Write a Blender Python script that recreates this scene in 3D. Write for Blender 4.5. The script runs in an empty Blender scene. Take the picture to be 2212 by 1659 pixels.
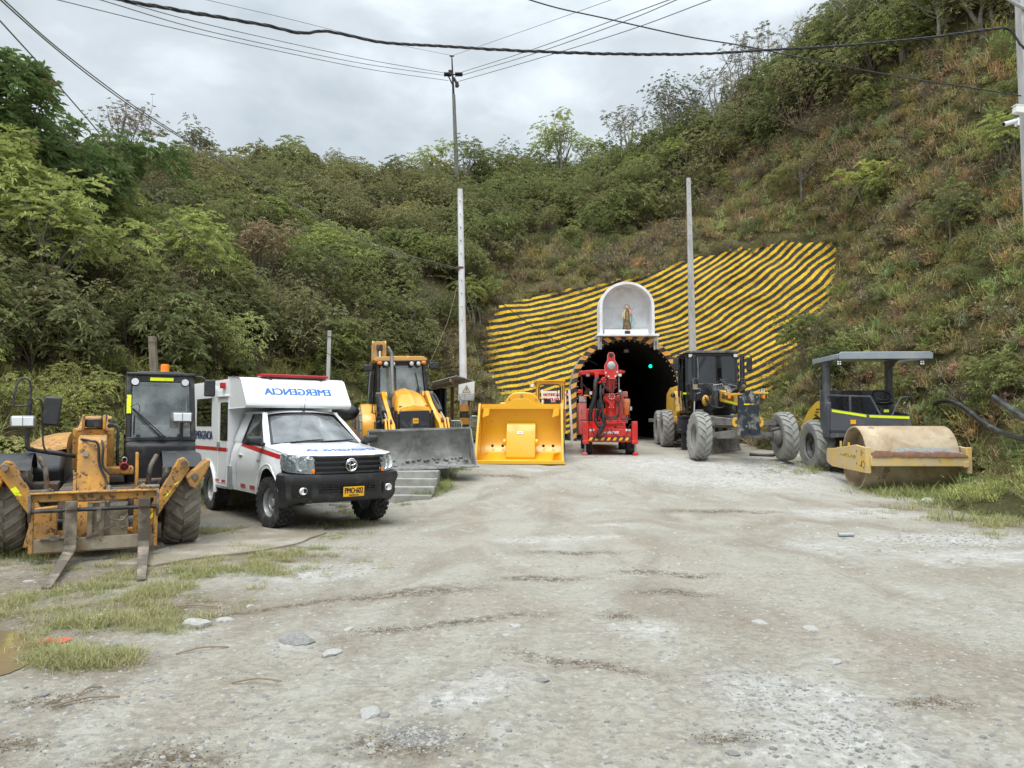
import bpy, bmesh, math, random
import numpy as np
from mathutils import Vector, Matrix, Euler, noise as mn

R = math.radians
rng = random.Random(7)
nrg = np.random.RandomState(11)
SC = bpy.context.scene
COL = SC.collection

# ------------------------------------------------------------------ camera
CAM_H = 1.6
PITCH = 2.91
cam_d = bpy.data.cameras.new('camera')
cam_d.sensor_width = 36.0
cam_d.lens = 36.0 * 1661.0 / 2212.0
cam_d.clip_start = 0.1
cam_d.clip_end = 2000.0
cam = bpy.data.objects.new('camera', cam_d)
cam.location = (0, 0, CAM_H)
cam.rotation_euler = (R(90 + PITCH), 0, 0)
COL.objects.link(cam)
SC.camera = cam

# ------------------------------------------------------------------ world: overcast sky
world = bpy.data.worlds.new('World')
SC.world = world
world.use_nodes = True
wn = world.node_tree
wn.nodes.clear()
def N(nt, t, **kw):
    n = nt.nodes.new(t)
    for k, v in kw.items():
        if k in ('inp',):
            for kk, vv in v.items():
                n.inputs[kk].default_value = vv
        else:
            setattr(n, k, v)
    return n
SUN_EL, SUN_AZ = 62.0, 200.0
sky = N(wn, 'ShaderNodeTexSky', sky_type='NISHITA', sun_disc=False)
sky.sun_elevation = R(SUN_EL); sky.sun_rotation = R(SUN_AZ)
tc = N(wn, 'ShaderNodeTexCoord')
mp = N(wn, 'ShaderNodeMapping'); mp.inputs['Scale'].default_value = (1.0, 1.0, 2.0)
mp.inputs['Rotation'].default_value = (0.2, 0.1, 0.6)
n1 = N(wn, 'ShaderNodeTexNoise', inp={'Scale': 2.6, 'Detail': 5.0, 'Roughness': 0.48, 'Distortion': 0.5})
n2 = N(wn, 'ShaderNodeTexNoise', inp={'Scale': 8.0, 'Detail': 5.0, 'Roughness': 0.55, 'Distortion': 0.2})
mx = N(wn, 'ShaderNodeMix', data_type='FLOAT', inp={'Factor': 0.28})
ramp = N(wn, 'ShaderNodeValToRGB')
ramp.color_ramp.elements[0].position = 0.40; ramp.color_ramp.elements[0].color = (0.385, 0.435, 0.475, 1)
ramp.color_ramp.elements[1].position = 0.60; ramp.color_ramp.elements[1].color = (0.64, 0.70, 0.75, 1)
e = ramp.color_ramp.elements.new(0.5); e.color = (0.475, 0.525, 0.565, 1)
skm = N(wn, 'ShaderNodeMix', data_type='RGBA', inp={'Factor': 0.96})
skd = N(wn, 'ShaderNodeVectorMath', operation='SCALE', inp={'Scale': 0.1})
bg = N(wn, 'ShaderNodeBackground', inp={'Strength': 1.0})
out = N(wn, 'ShaderNodeOutputWorld')
sx = N(wn, 'ShaderNodeSeparateXYZ')
mr = N(wn, 'ShaderNodeMapRange', inp={'From Min': 0.45, 'From Max': 1.0, 'To Min': 1.0, 'To Max': 3.3})
sc2 = N(wn, 'ShaderNodeVectorMath', operation='SCALE')
L = wn.links.new
L(tc.outputs['Generated'], mp.inputs['Vector'])
L(mp.outputs['Vector'], n1.inputs['Vector']); L(mp.outputs['Vector'], n2.inputs['Vector'])
L(n1.outputs['Fac'], mx.inputs['A']); L(n2.outputs['Fac'], mx.inputs['B'])
L(mx.outputs['Result'], ramp.inputs['Fac'])
L(sky.outputs['Color'], skd.inputs[0])
L(skd.outputs['Vector'], skm.inputs[6]); L(ramp.outputs['Color'], skm.inputs[7])
L(tc.outputs['Generated'], sx.inputs[0]); L(sx.outputs['Z'], mr.inputs['Value'])
L(skm.outputs[2], sc2.inputs[0]); L(mr.outputs['Result'], sc2.inputs['Scale'])
L(sc2.outputs['Vector'], bg.inputs['Color']); L(bg.outputs['Background'], out.inputs['Surface'])

# ------------------------------------------------------------------ sun behind cloud
sd = bpy.data.lights.new('sun', 'SUN'); sd.energy = 1.5; sd.angle = R(32); sd.color = (1.0, 0.96, 0.9)
so = bpy.data.objects.new('sun', sd); COL.objects.link(so)
so.rotation_euler = Vector((math.sin(R(SUN_AZ)) * math.cos(R(SUN_EL)), math.cos(R(SUN_AZ)) * math.cos(R(SUN_EL)), math.sin(R(SUN_EL)))).to_track_quat('Z', 'Y').to_euler()

SC.view_settings.view_transform = 'Standard'
SC.view_settings.look = 'None'
SC.view_settings.exposure = 0.62
SC.view_settings.gamma = 1.0
SC.view_settings.use_curve_mapping = False
SC.cycles.max_bounces = 6
SC.cycles.diffuse_bounces = 3
SC.cycles.glossy_bounces = 3
SC.cycles.transmission_bounces = 4
SC.cycles.transparent_max_bounces = 12

# ------------------------------------------------------------------ survey: a photo reading + a depth -> world point
FX = 1661.0
cp, sp = math.cos(R(PITCH)), math.sin(R(PITCH))
def P(u, v, d):
    a = (u - 1106.0) / FX; b = (829.5 - v) / FX
    fy = cp - b * sp; fz = sp + b * cp
    return Vector((a * d / fy, d, CAM_H + fz * d / fy))

# ------------------------------------------------------------------ node material helpers
MATS = {}
def newmat(name):
    m = bpy.data.materials.new(name); m.use_nodes = True
    nt = m.node_tree; nt.nodes.clear()
    o = N(nt, 'ShaderNodeOutputMaterial'); b = N(nt, 'ShaderNodeBsdfPrincipled')
    nt.links.new(b.outputs[0], o.inputs[0])
    MATS[name] = m
    return m, nt, b
def c4(c): return (c[0], c[1], c[2], 1.0)
def mixc(nt, fac, a, b):
    m = N(nt, 'ShaderNodeMix', data_type='RGBA')
    for sock, v in ((0, fac), (6, a), (7, b)):
        if hasattr(v, 'is_output') or isinstance(v, bpy.types.NodeSocket): nt.links.new(v, m.inputs[sock])
        else: m.inputs[sock].default_value = v if sock == 0 else c4(v)
    return m.outputs[2]
def noisef(nt, scale, detail=4.0, rough=0.55, lo=0.4, hi=0.6, vec=None, distort=0.0, stretch=None, coord='Object'):
    n = N(nt, 'ShaderNodeTexNoise', inp={'Scale': scale, 'Detail': detail, 'Roughness': rough, 'Distortion': distort})
    if vec is None:
        t = N(nt, 'ShaderNodeTexCoord'); vec = t.outputs[coord]
    if stretch:
        mpp = N(nt, 'ShaderNodeMapping'); mpp.inputs['Scale'].default_value = stretch
        nt.links.new(vec, mpp.inputs['Vector']); vec = mpp.outputs['Vector']
    nt.links.new(vec, n.inputs['Vector'])
    r = N(nt, 'ShaderNodeMapRange', inp={'From Min': lo, 'From Max': hi}); r.clamp = True
    nt.links.new(n.outputs['Fac'], r.inputs['Value'])
    return r.outputs['Result']
def mathn(nt, op, a, b=None, c=None):
    m = N(nt, 'ShaderNodeMath', operation=op)
    for i, v in enumerate((a, b, c)):
        if v is None: continue
        if isinstance(v, bpy.types.NodeSocket): nt.links.new(v, m.inputs[i])
        else: m.inputs[i].default_value = v
    return m.outputs[0]
def bump(nt, b, h, strength=0.3, dist=0.02):
    bp = N(nt, 'ShaderNodeBump', inp={'Strength': strength, 'Distance': dist})
    nt.links.new(h, bp.inputs['Height']); nt.links.new(bp.outputs[0], b.inputs['Normal'])
def paint(name, col, rough=0.45, metal=0.0, dirt=None, amt=0.3, scale=3.0, wear=None, wamt=0.0, wscale=9.0, bmp=0.12, coat=0.0, spec=0.5, stretch=None, vary=0.12):
    """surface colour + slow tone variation + patchy dirt + small chips of wear"""
    m, nt, b = newmat(name)
    v = noisef(nt, scale * 0.7, 3, 0.5, 0.3, 0.7)
    c = mixc(nt, v, tuple(x * (1 - vary) for x in col), tuple(min(1, x * (1 + vary)) for x in col))
    rg = None
    if dirt:
        f = noisef(nt, scale, 7, 0.65, 0.62 - amt * 0.5, 0.80 - amt * 0.35, distort=0.4, stretch=stretch)
        f = mathn(nt, 'MULTIPLY', f, 0.85)
        c = mixc(nt, f, c, dirt); rg = f
    if wear:
        f2 = noisef(nt, wscale, 8, 0.7, 0.66 - wamt * 0.4, 0.70 - wamt * 0.35, distort=0.3)
        c = mixc(nt, f2, c, wear)
    nt.links.new(c, b.inputs['Base Color'])
    b.inputs['Metallic'].default_value = metal
    b.inputs['Specular IOR Level'].default_value = spec
    if rg is not None:
        r2 = N(nt, 'ShaderNodeMapRange', inp={'To Min': rough, 'To Max': 0.9}); nt.links.new(rg, r2.inputs['Value'])
        nt.links.new(r2.outputs[0], b.inputs['Roughness'])
    else: b.inputs['Roughness'].default_value = rough
    b.inputs['Coat Weight'].default_value = coat
    b.inputs['Coat Roughness'].default_value = 0.08
    if bmp: bump(nt, b, noisef(nt, scale * 9, 5, 0.6, 0.2, 0.8), bmp, 0.008)
    return m
def emis(name, col, s):
    m, nt, b = newmat(name); b.inputs['Base Color'].default_value = c4(col)
    b.inputs['Emission Color'].default_value = c4(col); b.inputs['Emission Strength'].default_value = s
    return m
def glass(name, tint=(0.75, 0.82, 0.82), alpha=0.45, rough=0.03):
    """thin pane: part mirror, part see-through, slightly dusty; the diffuse haze also stands in for bright sky reflection"""
    m = bpy.data.materials.new(name); m.use_nodes = True; nt = m.node_tree; nt.nodes.clear(); MATS[name] = m
    o = N(nt, 'ShaderNodeOutputMaterial')
    tr = N(nt, 'ShaderNodeBsdfTransparent'); tr.inputs[0].default_value = c4(tint)
    gl = N(nt, 'ShaderNodeBsdfGlossy', inp={'Roughness': rough}); gl.inputs[0].default_value = (1, 1, 1, 1)
    df = N(nt, 'ShaderNodeBsdfDiffuse'); df.inputs[0].default_value = (0.55, 0.58, 0.58, 1)
    fr = N(nt, 'ShaderNodeFresnel', inp={'IOR': 1.5})
    a = N(nt, 'ShaderNodeMixShader'); b = N(nt, 'ShaderNodeMixShader')
    f = noisef(nt, 2.5, 4, 0.6, 0.3, 0.8); f = mathn(nt, 'MULTIPLY', f, alpha)
    nt.links.new(f, a.inputs[0]); nt.links.new(tr.outputs[0], a.inputs[1]); nt.links.new(df.outputs[0], a.inputs[2])
    fm = mathn(nt, 'MULTIPLY_ADD', fr.outputs[0], 1.0, 0.05)
    nt.links.new(fm, b.inputs[0]); nt.links.new(a.outputs[0], b.inputs[1]); nt.links.new(gl.outputs[0], b.inputs[2])
    nt.links.new(b.outputs[0], o.inputs[0])
    return m

# ------------------------------------------------------------------ mesh builder
def catmull(pts, k=6):
    pts = [Vector(p) for p in pts]
    if len(pts) < 3: return pts
    q = [pts[0] * 2 - pts[1]] + pts + [pts[-1] * 2 - pts[-2]]
    outp = []
    for i in range(1, len(q) - 2):
        for j in range(k):
            t = j / k
            a, b, c, d = q[i - 1], q[i], q[i + 1], q[i + 2]
            outp.append(0.5 * ((2 * b) + (c - a) * t + (2 * a - 5 * b + 4 * c - d) * t * t + (3 * b - a - 3 * c + d) * t ** 3))
    outp.append(pts[-1])
    return outp
class MB:
    def __init__(s): s.v = []; s.f = []
    def add(s, vs, fs):
        o = len(s.v); s.v += [tuple(v) for v in vs]; s.f += [tuple(i + o for i in f) for f in fs]; return s
    def box(s, c, d, rot=None, taper=None):
        x, y, z = d[0] / 2, d[1] / 2, d[2] / 2
        tx, ty = taper if taper else (1, 1)
        vs = [(-x, -y, -z), (x, -y, -z), (x, y, -z), (-x, y, -z), (-x * tx, -y * ty, z), (x * tx, -y * ty, z), (x * tx, y * ty, z), (-x * tx, y * ty, z)]
        M_ = Euler(rot).to_matrix() if rot else Matrix.Identity(3)
        c = Vector(c)
        return s.add([M_ @ Vector(v) + c for v in vs], [(0, 3, 2, 1), (4, 5, 6, 7), (0, 1, 5, 4), (1, 2, 6, 5), (2, 3, 7, 6), (3, 0, 4, 7)])
    def hexa(s, vs):   # 8 points: bottom ring 4, top ring 4
        return s.add(vs, [(0, 3, 2, 1), (4, 5, 6, 7), (0, 1, 5, 4), (1, 2, 6, 5), (2, 3, 7, 6), (3, 0, 4, 7)])
    def cyl(s, p0, p1, r0, r1=None, n=16, caps=True, squash=1.0):
        p0, p1 = Vector(p0), Vector(p1); r1 = r0 if r1 is None else r1
        d = (p1 - p0).normalized(); a = d.orthogonal().normalized()
        if abs(d.z) < 0.95: a = d.cross(Vector((0, 0, 1))).normalized()
        b = d.cross(a)
        vs = []
        for p, r in ((p0, r0), (p1, r1)):
            for i in range(n):
                t = 2 * math.pi * i / n
                vs.append(p + (a * math.cos(t) + b * math.sin(t) * squash) * r)
        fs = [(i, (i + 1) % n, n + (i + 1) % n, n + i) for i in range(n)]
        if caps: fs += [tuple(range(n - 1, -1, -1)), tuple(range(n, 2 * n))]
        return s.add(vs, fs)
    def tube(s, pts, r, n=8, sm=0, caps=True, ribs=None):
        pts = catmull(pts, sm) if sm else [Vector(p) for p in pts]
        rs = r if isinstance(r, (list, tuple)) else [r] * len(pts)
        if len(rs) != len(pts): rs = [rs[0] + (rs[-1] - rs[0]) * i / (len(pts) - 1) for i in range(len(pts))]
        if ribs: rs = [rr * (1 + (ribs if i % 2 else 0)) for i, rr in enumerate(rs)]
        vs = []; up = None
        for i, p in enumerate(pts):
            t = (pts[min(i + 1, len(pts) - 1)] - pts[max(i - 1, 0)])
            t = t.normalized() if t.length > 1e-9 else Vector((0, 0, 1))
            if up is None: up = t.orthogonal().normalized()
            up = (up - t * up.dot(t)); up = up.normalized() if up.length > 1e-6 else t.orthogonal().normalized()
            b = t.cross(up)
            for k in range(n):
                a = 2 * math.pi * k / n
                vs.append(p + (up * math.cos(a) + b * math.sin(a)) * rs[i])
        fs = []
        for i in range(len(pts) - 1):
            for k in range(n):
                fs.append((i * n + k, i * n + (k + 1) % n, (i + 1) * n + (k + 1) % n, (i + 1) * n + k))
        if caps: fs += [tuple(range(n - 1, -1, -1)), tuple(range((len(pts) - 1) * n, len(pts) * n))]
        return s.add(vs, fs)
    def prism(s, poly, ax, a, b):
        def mk(p, w):
            return {'x': (w, p[0], p[1]), 'y': (p[0], w, p[1]), 'z': (p[0], p[1], w)}[ax]
        n = len(poly)
        vs = [mk(p, a) for p in poly] + [mk(p, b) for p in poly]
        return s.add(vs, [tuple(range(n - 1, -1, -1)), tuple(range(n, 2 * n))] + [(i, (i + 1) % n, n + (i + 1) % n, n + i) for i in range(n)])
    def grid(s, rows, close=False):
        n = len(rows[0]); vs = [p for r in rows for p in r]; fs = []
        for i in range(len(rows) - 1):
            for k in range(n if close else n - 1):
                fs.append((i * n + k, i * n + (k + 1) % n, (i + 1) * n + (k + 1) % n, (i + 1) * n + k))
        return s.add(vs, fs)
    def loft(s, rings, caps=True):
        o = len(s.v); n = len(rings[0]); s.grid(rings, close=True)
        if caps: s.f += [tuple(o + i for i in range(n - 1, -1, -1)), tuple(o + (len(rings) - 1) * n + i for i in range(n))]
        return s
    def lathe(s, prof, c, ax='x', n=32, arc=None):
        """prof: (radius, along-axis) pairs"""
        vs = []; m = len(prof); c = Vector(c)
        a0, a1 = arc if arc else (0, 2 * math.pi)
        kk = n if not arc else n + 1
        for i in range(kk):
            t = a0 + (a1 - a0) * i / n; ct, st = math.cos(t), math.sin(t)
            for r, h in prof:
                vs.append(c + Vector({'x': (h, r * ct, r * st), 'y': (r * ct, h, r * st), 'z': (r * ct, r * st, h)}[ax]))
        fs = []
        for i in range(n):
            j = (i + 1) % kk
            for k in range(m - 1): fs.append((i * m + k, i * m + k + 1, j * m + k + 1, j * m + k))
        return s.add(vs, fs)
    def plate(s, poly, th):
        """3D planar polygon thickened along its normal"""
        p = [Vector(q) for q in poly]; n_ = Vector((0, 0, 0))
        for i in range(len(p)): n_ += (p[i] - p[0]).cross(p[(i + 1) % len(p)] - p[0])
        n_ = n_.normalized() * th / 2; n = len(p)
        vs = [q - n_ for q in p] + [q + n_ for q in p]
        return s.add(vs, [tuple(range(n - 1, -1, -1)), tuple(range(n, 2 * n))] + [(i, (i + 1) % n, n + (i + 1) % n, n + i) for i in range(n)])
    def bar(s, p0, p1, w, h, up=(0, 0, 1)):
        p0, p1 = Vector(p0), Vector(p1); d = (p1 - p0).normalized(); a = d.cross(Vector(up))
        a = a.normalized() if a.length > 1e-6 else d.orthogonal().normalized()
        b = a.cross(d)
        a *= w / 2; b *= h / 2
        return s.hexa([p0 - a - b, p0 + a - b, p0 + a + b, p0 - a + b, p1 - a - b, p1 + a - b, p1 + a + b, p1 - a + b])
    def sphere(s, c, r, n=12, m=8, sc=(1, 1, 1)):
        c = Vector(c); vs = [c + Vector((0, 0, r * sc[2]))]
        for i in range(1, m):
            ph = math.pi * i / m
            for k in range(n):
                t = 2 * math.pi * k / n
                vs.append(c + Vector((r * sc[0] * math.sin(ph) * math.cos(t), r * sc[1] * math.sin(ph) * math.sin(t), r * sc[2] * math.cos(ph))))
        vs.append(c - Vector((0, 0, r * sc[2])))
        fs = [(0, 1 + k, 1 + (k + 1) % n) for k in range(n)]
        for i in range(m - 2):
            for k in range(n): fs.append((1 + i * n + k, 1 + (i + 1) * n + k, 1 + (i + 1) * n + (k + 1) % n, 1 + i * n + (k + 1) % n))
        b0 = 1 + (m - 2) * n
        fs += [(b0 + k, len(vs) - 1, b0 + (k + 1) % n) for k in range(n)]
        return s.add(vs, fs)
    def mirror(s):
        o = len(s.v); s.v += [(-x, y, z) for x, y, z in s.v]; s.f += [tuple(i + o for i in reversed(f)) for f in s.f]; return s
    def xf(s, M_, start=0):
        for i in range(start, len(s.v)): s.v[i] = tuple(M_ @ Vector(s.v[i]))
        return s
    def mesh(s, name, mat=None, smooth=38):
        me = bpy.data.meshes.new(name); me.from_pydata(s.v, [], s.f)
        bm_ = bmesh.new(); bm_.from_mesh(me); bmesh.ops.recalc_face_normals(bm_, faces=bm_.faces); bm_.to_mesh(me); bm_.free()
        if mat: me.materials.append(MATS[mat] if isinstance(mat, str) else mat)
        if smooth:
            me.polygons.foreach_set('use_smooth', [True] * len(me.polygons)); me.set_sharp_from_angle(angle=R(smooth))
        me.update()
        return me
    def obj(s, name, mat, parent=None, bevel=0.0, smooth=38, label=None, rot=None, loc=None):
        o = bpy.data.objects.new(name, s.mesh(name, mat, smooth)); COL.objects.link(o)
        if parent is not None: o.parent = parent
        if bevel:
            bv = o.modifiers.new('bevel', 'BEVEL'); bv.width = bevel; bv.segments = 2; bv.limit_method = 'ANGLE'; bv.angle_limit = R(35); bv.harden_normals = False
        if label: o['label'] = label
        if loc: o.location = loc
        if rot: o.rotation_euler = rot
        return o
def thing(name, label, cat, loc=(0, 0, 0), rz=0.0, group=None, rx=0.0, ry=0.0):
    o = bpy.data.objects.new(name, None); COL.objects.link(o); o.location = loc; o.rotation_euler = (R(rx), R(ry), R(rz))
    o.empty_display_size = 0.2
    o['label'] = label; o['category'] = cat
    if group: o['group'] = group
    return o
def tag(o, label=None, cat=None, group=None, kind=None):
    if label: o['label'] = label
    if cat: o['category'] = cat
    if group: o['group'] = group
    if kind: o['kind'] = kind
    return o
def text(body, mat, parent, loc, rot, size=None, width=None, height=None, mirror=False, name='lettering', th=0.003, bold=0.0, shear=0.0, bend=None, fat=0.0):
    cu = bpy.data.curves.new('t', 'FONT'); cu.body = body; cu.align_x = 'CENTER'; cu.align_y = 'CENTER'; cu.offset = bold; cu.extrude = 0.0; cu.shear = shear
    cu.resolution_u = 3
    ob = bpy.data.objects.new('t', cu); me = bpy.data.meshes.new_from_object(ob)
    bpy.data.objects.remove(ob)
    co = np.zeros(len(me.vertices) * 3); me.vertices.foreach_get('co', co); co = co.reshape(-1, 3)
    mnv, mxv = co.min(0), co.max(0); co[:, 0] -= (mnv[0] + mxv[0]) / 2; co[:, 1] -= (mnv[1] + mxv[1]) / 2
    w, h = mxv[0] - mnv[0], mxv[1] - mnv[1]
    sx_ = sy_ = 1.0
    if width: sx_ = sy_ = width / w
    if height:
        sy_ = height / h
        if not width: sx_ = sy_
    co[:, 0] *= sx_; co[:, 1] *= sy_; co[:, 2] = th
    if mirror: co[:, 0] *= -1
    if fat:      # heavier strokes: the outline laid three times, a hair apart
        fs_ = [tuple(p.vertices) for p in me.polygons]; n_ = len(co); me = bpy.data.meshes.new(name)
        co = np.vstack([co + np.array([(fat * dx, fat * dz, .0004 * k)]) for k, (dx, dz) in enumerate(((-1, 0), (0, .35), (1, 0)))])
        me.from_pydata(co.tolist(), [], [tuple(i + k * n_ for i in f) for k in range(3) for f in fs_])
    if bend: co = np.array([bend(p) for p in co])
    me.vertices.foreach_set('co', co.ravel()); me.materials.clear(); me.materials.append(MATS[mat]); me.update()
    o = bpy.data.objects.new(name, me); COL.objects.link(o); o.parent = parent; o.location = loc; o.rotation_euler = rot
    return o

# ------------------------------------------------------------------ tyres and wheels (axis = x)
def tyre_mesh(name, Rr, w, rim, lugs=22, style='chevron', mat='tyre', lug_h=None):
    b = MB(); h = lug_h or Rr * 0.045; rb = Rr - h; hw = w / 2
    prof = [(rim, -hw * 0.72), (rim * 1.03, -hw * 0.86), ((rim + rb) / 2, -hw * 1.0), (rb * 0.93, -hw * 0.98), (rb * 0.985, -hw * 0.85), (rb, -hw * 0.5), (rb * 1.003, 0),
            (rb, hw * 0.5), (rb * 0.985, hw * 0.85), (rb * 0.93, hw * 0.98), ((rim + rb) / 2, hw * 1.0), (rim * 1.03, hw * 0.86), (rim, hw * 0.72)]
    b.lathe(prof, (0, 0, 0), 'x', 48)
    def pt(x, a, r): return (x, r * math.cos(a), r * math.sin(a))
    pitch = 2 * math.pi / lugs
    if style in ('chevron', 'block'):
        for k in range(lugs):
            for sgn in (-1, 1):
                a0 = k * pitch + (pitch / 2 if sgn > 0 else 0)
                st = 5; rows = []
                for i in range(st + 1):
                    t = i / st
                    x = sgn * hw * (1.0 - t * 0.96); ang = a0 + t * pitch * (0.85 if style == 'chevron' else 0.35)
                    ha = pitch * (0.27 - 0.04 * t) if style == 'chevron' else pitch * 0.36
                    rt = Rr * (1 - 0.05 * (1 - t) ** 3)
                    r_in = rb * (0.9 if i == 0 else 0.98)
                    rows.append([pt(x, ang - ha, r_in), pt(x, ang - ha * 0.78, rt), pt(x, ang + ha * 0.78, rt), pt(x, ang + ha, r_in)])
                rows[0] = [pt(sgn * hw * 1.0, a0 - ha * 1.0, rb * 0.86), pt(sgn * hw * 1.01, a0 - pitch * 0.2, rb * 0.97), pt(sgn * hw * 1.01, a0 + pitch * 0.2, rb * 0.97), pt(sgn * hw, a0 + ha, rb * 0.86)]
                b.loft(rows)
    elif style == 'at':     # all-terrain blocks in five ribs
        for rib, (x0, x1, off, ex) in enumerate(((-1.0, -0.62, 0, 1), (-0.55, -0.22, .5, 0), (-0.16, 0.16, .2, 0), (0.22, 0.55, .7, 0), (0.62, 1.0, .4, 1))):
            for k in range(lugs):
                a = (k + off) * pitch; ha = pitch * 0.38
                r_o = Rr * (0.985 if ex else 1.0)
                q = [(x0, a - ha), (x1, a - ha * 0.7), (x1, a + ha), (x0, a + ha * 0.7)]
                lo = [pt(hw * x * (0.99), t, rb * 0.96) for x, t in q]; hi = [pt(hw * x * 0.97, t, r_o) for x, t in q]
                b.hexa(lo + hi)
    return b.mesh(name, mat, 30)
def rim_mesh(name, rim, w, dish=0.35, holes=0, nuts=8, mat='rim', hubr=0.28, sgn=-1):
    """sgn=-1: outer face toward -x"""
    hw = w / 2 * 0.74; b = MB(); fx = sgn
    d = dish * w
    b.lathe([(rim, -hw), (rim * 1.02, -hw * 1.02), (rim * 0.96, -hw * 0.96), (rim * 0.88, -hw * 0.5), (rim * 0.86, hw * 0.5), (rim * 0.96, hw * 0.96), (rim * 1.02, hw * 1.02), (rim, hw)], (0, 0, 0), 'x', 40)
    x0 = fx * (hw - d)
    b.lathe([(rim * 0.87, x0 - fx * 0.01), (rim * 0.80, x0 + fx * 0.01), (rim * 0.55, x0 + fx * 0.03), (rim * 0.45, x0), (rim * hubr, x0), (rim * hubr, x0 + fx * d * 0.5), (rim * hubr * 0.85, x0 + fx * d * 0.62), (0.001, x0 + fx * d * 0.62)], (0, 0, 0), 'x', 32)
    for k in range(nuts):
        a = 2 * math.pi * k / nuts; r = rim * 0.38
        b.cyl((x0, r * math.cos(a), r * math.sin(a)), (x0 + fx * 0.025, r * math.cos(a), r * math.sin(a)), rim * 0.045, n=6)
    for k in range(holes):
        a = 2 * math.pi * (k + .5) / holes; r = rim * 0.7
        b.cyl((x0 + fx * 0.012, r * math.cos(a), r * math.sin(a)), (x0 + fx * 0.03, r * math.cos(a), r * math.sin(a)), rim * 0.06, n=10)
    return b.mesh(name, mat, 35)
def wheel(parent, loc, tm, rm, steer=0.0, lean=0.0, name='wheel', spin=None):
    o = bpy.data.objects.new(name, rm); COL.objects.link(o); o.parent = parent; o.location = loc
    s = rng.uniform(0, 1) if spin is None else spin
    o.rotation_euler = Euler((s, 0, 0)).to_matrix().to_euler()
    M_ = Euler((0, R(lean), R(steer))).to_matrix() @ Euler((s, 0, 0)).to_matrix()
    o.rotation_euler = M_.to_euler()
    t = bpy.data.objects.new('tyre', tm); COL.objects.link(t); t.parent = o
    return o
# ------------------------------------------------------------------ materials
DUST = (0.30, 0.28, 0.24)
paint('white_paint', (0.80, 0.81, 0.82), 0.22, dirt=(0.5, 0.48, 0.43), amt=0.03, scale=2.0, bmp=0.0, coat=0.4, vary=0.02)
paint('black_plastic', (0.022, 0.023, 0.025), 0.5, dirt=(0.10, 0.095, 0.085), amt=0.15, scale=5, bmp=0.1)
paint('dark_rubber', (0.02, 0.02, 0.021), 0.65, dirt=(0.08, 0.075, 0.07), amt=0.3, scale=6)
paint('grille_black', (0.008, 0.008, 0.009), 0.35, bmp=0)
paint('tyre_clean', (0.025, 0.025, 0.027), 0.8, dirt=(0.12, 0.115, 0.10), amt=0.25, scale=7, bmp=0.3)
paint('tyre_mud', (0.05, 0.045, 0.038), 0.9, dirt=(0.25, 0.22, 0.175), amt=0.75, scale=4, bmp=0.6)
paint('tyre_dusty', (0.10, 0.10, 0.09), 0.92, dirt=(0.33, 0.325, 0.30), amt=0.95, scale=5, bmp=0.8)
paint('rim_grey', (0.36, 0.37, 0.38), 0.4, metal=0.5, dirt=DUST, amt=0.2, scale=6)
paint('rim_dark', (0.06, 0.065, 0.075), 0.55, dirt=DUST, amt=0.45, scale=6)
paint('rim_dusty', (0.12, 0.12, 0.11), 0.85, dirt=(0.27, 0.26, 0.235), amt=0.9, scale=6)
paint('rim_yellow', (0.45, 0.25, 0.03), 0.6, dirt=DUST, amt=0.7, scale=6)
paint('chrome', (0.75, 0.76, 0.78), 0.12, metal=1.0, bmp=0)
paint('steel', (0.42, 0.42, 0.42), 0.35, metal=0.8, dirt=DUST, amt=0.3, scale=8)
paint('galv', (0.42, 0.44, 0.45), 0.5, metal=0.5, dirt=(0.25, 0.24, 0.22), amt=0.3, scale=4)
paint('black_metal', (0.018, 0.018, 0.02), 0.4, dirt=(0.14, 0.13, 0.115), amt=0.22, scale=5)
paint('worn_black', (0.035, 0.033, 0.03), 0.6, dirt=(0.24, 0.21, 0.17), amt=0.5, scale=5, wear=(0.25, 0.12, 0.05), wamt=0.3)
paint('tele_yellow', (0.66, 0.30, 0.022), 0.45, dirt=(0.30, 0.18, 0.08), amt=0.66, scale=3.2, wear=(0.12, 0.06, 0.03), wamt=0.30, wscale=14, bmp=0.25)
paint('fork_steel', (0.10, 0.08, 0.06), 0.7, dirt=(0.36, 0.30, 0.22), amt=0.30, scale=4, wear=(0.05, 0.04, 0.035), wamt=0.15)
paint('bleached_steel', (0.33, 0.295, 0.23), 0.7, dirt=(0.20, 0.13, 0.06), amt=0.5, scale=4, wear=(0.14, 0.09, 0.05), wamt=0.15)
paint('loader_yellow', (0.80, 0.36, 0.006), 0.3, dirt=(0.55, 0.38, 0.16), amt=0.10, scale=2.5, wear=(0.12, 0.08, 0.04), wamt=0.06, coat=0.3, bmp=0.05)
paint('roof_yellow', (0.66, 0.34, 0.07), 0.5, dirt=(0.45, 0.33, 0.2), amt=0.35, scale=2.5)
paint('lhd_yellow', (0.80, 0.42, 0.006), 0.32, dirt=(0.62, 0.42, 0.12), amt=0.14, scale=1.6, wear=(0.35, 0.16, 0.04), wamt=0.05, coat=0.25, bmp=0.06, vary=0.05)
paint('red_paint', (0.60, 0.018, 0.012), 0.32, dirt=(0.30, 0.10, 0.07), amt=0.18, scale=3, coat=0.2, bmp=0.05)
paint('faded_red', (0.62, 0.14, 0.13), 0.5, dirt=(0.55, 0.28, 0.24), amt=0.3, scale=2)
paint('orange_tank', (0.62, 0.13, 0.025), 0.4, dirt=(0.6, 0.3, 0.15), amt=0.3, scale=4)
paint('grader_yellow', (0.72, 0.40, 0.04), 0.4, dirt=DUST, amt=0.22, scale=4, wear=(0.1, 0.08, 0.05), wamt=0.18)
paint('grader_black', (0.020, 0.023, 0.030), 0.38, dirt=(0.16, 0.155, 0.145), amt=0.12, scale=4)
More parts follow.
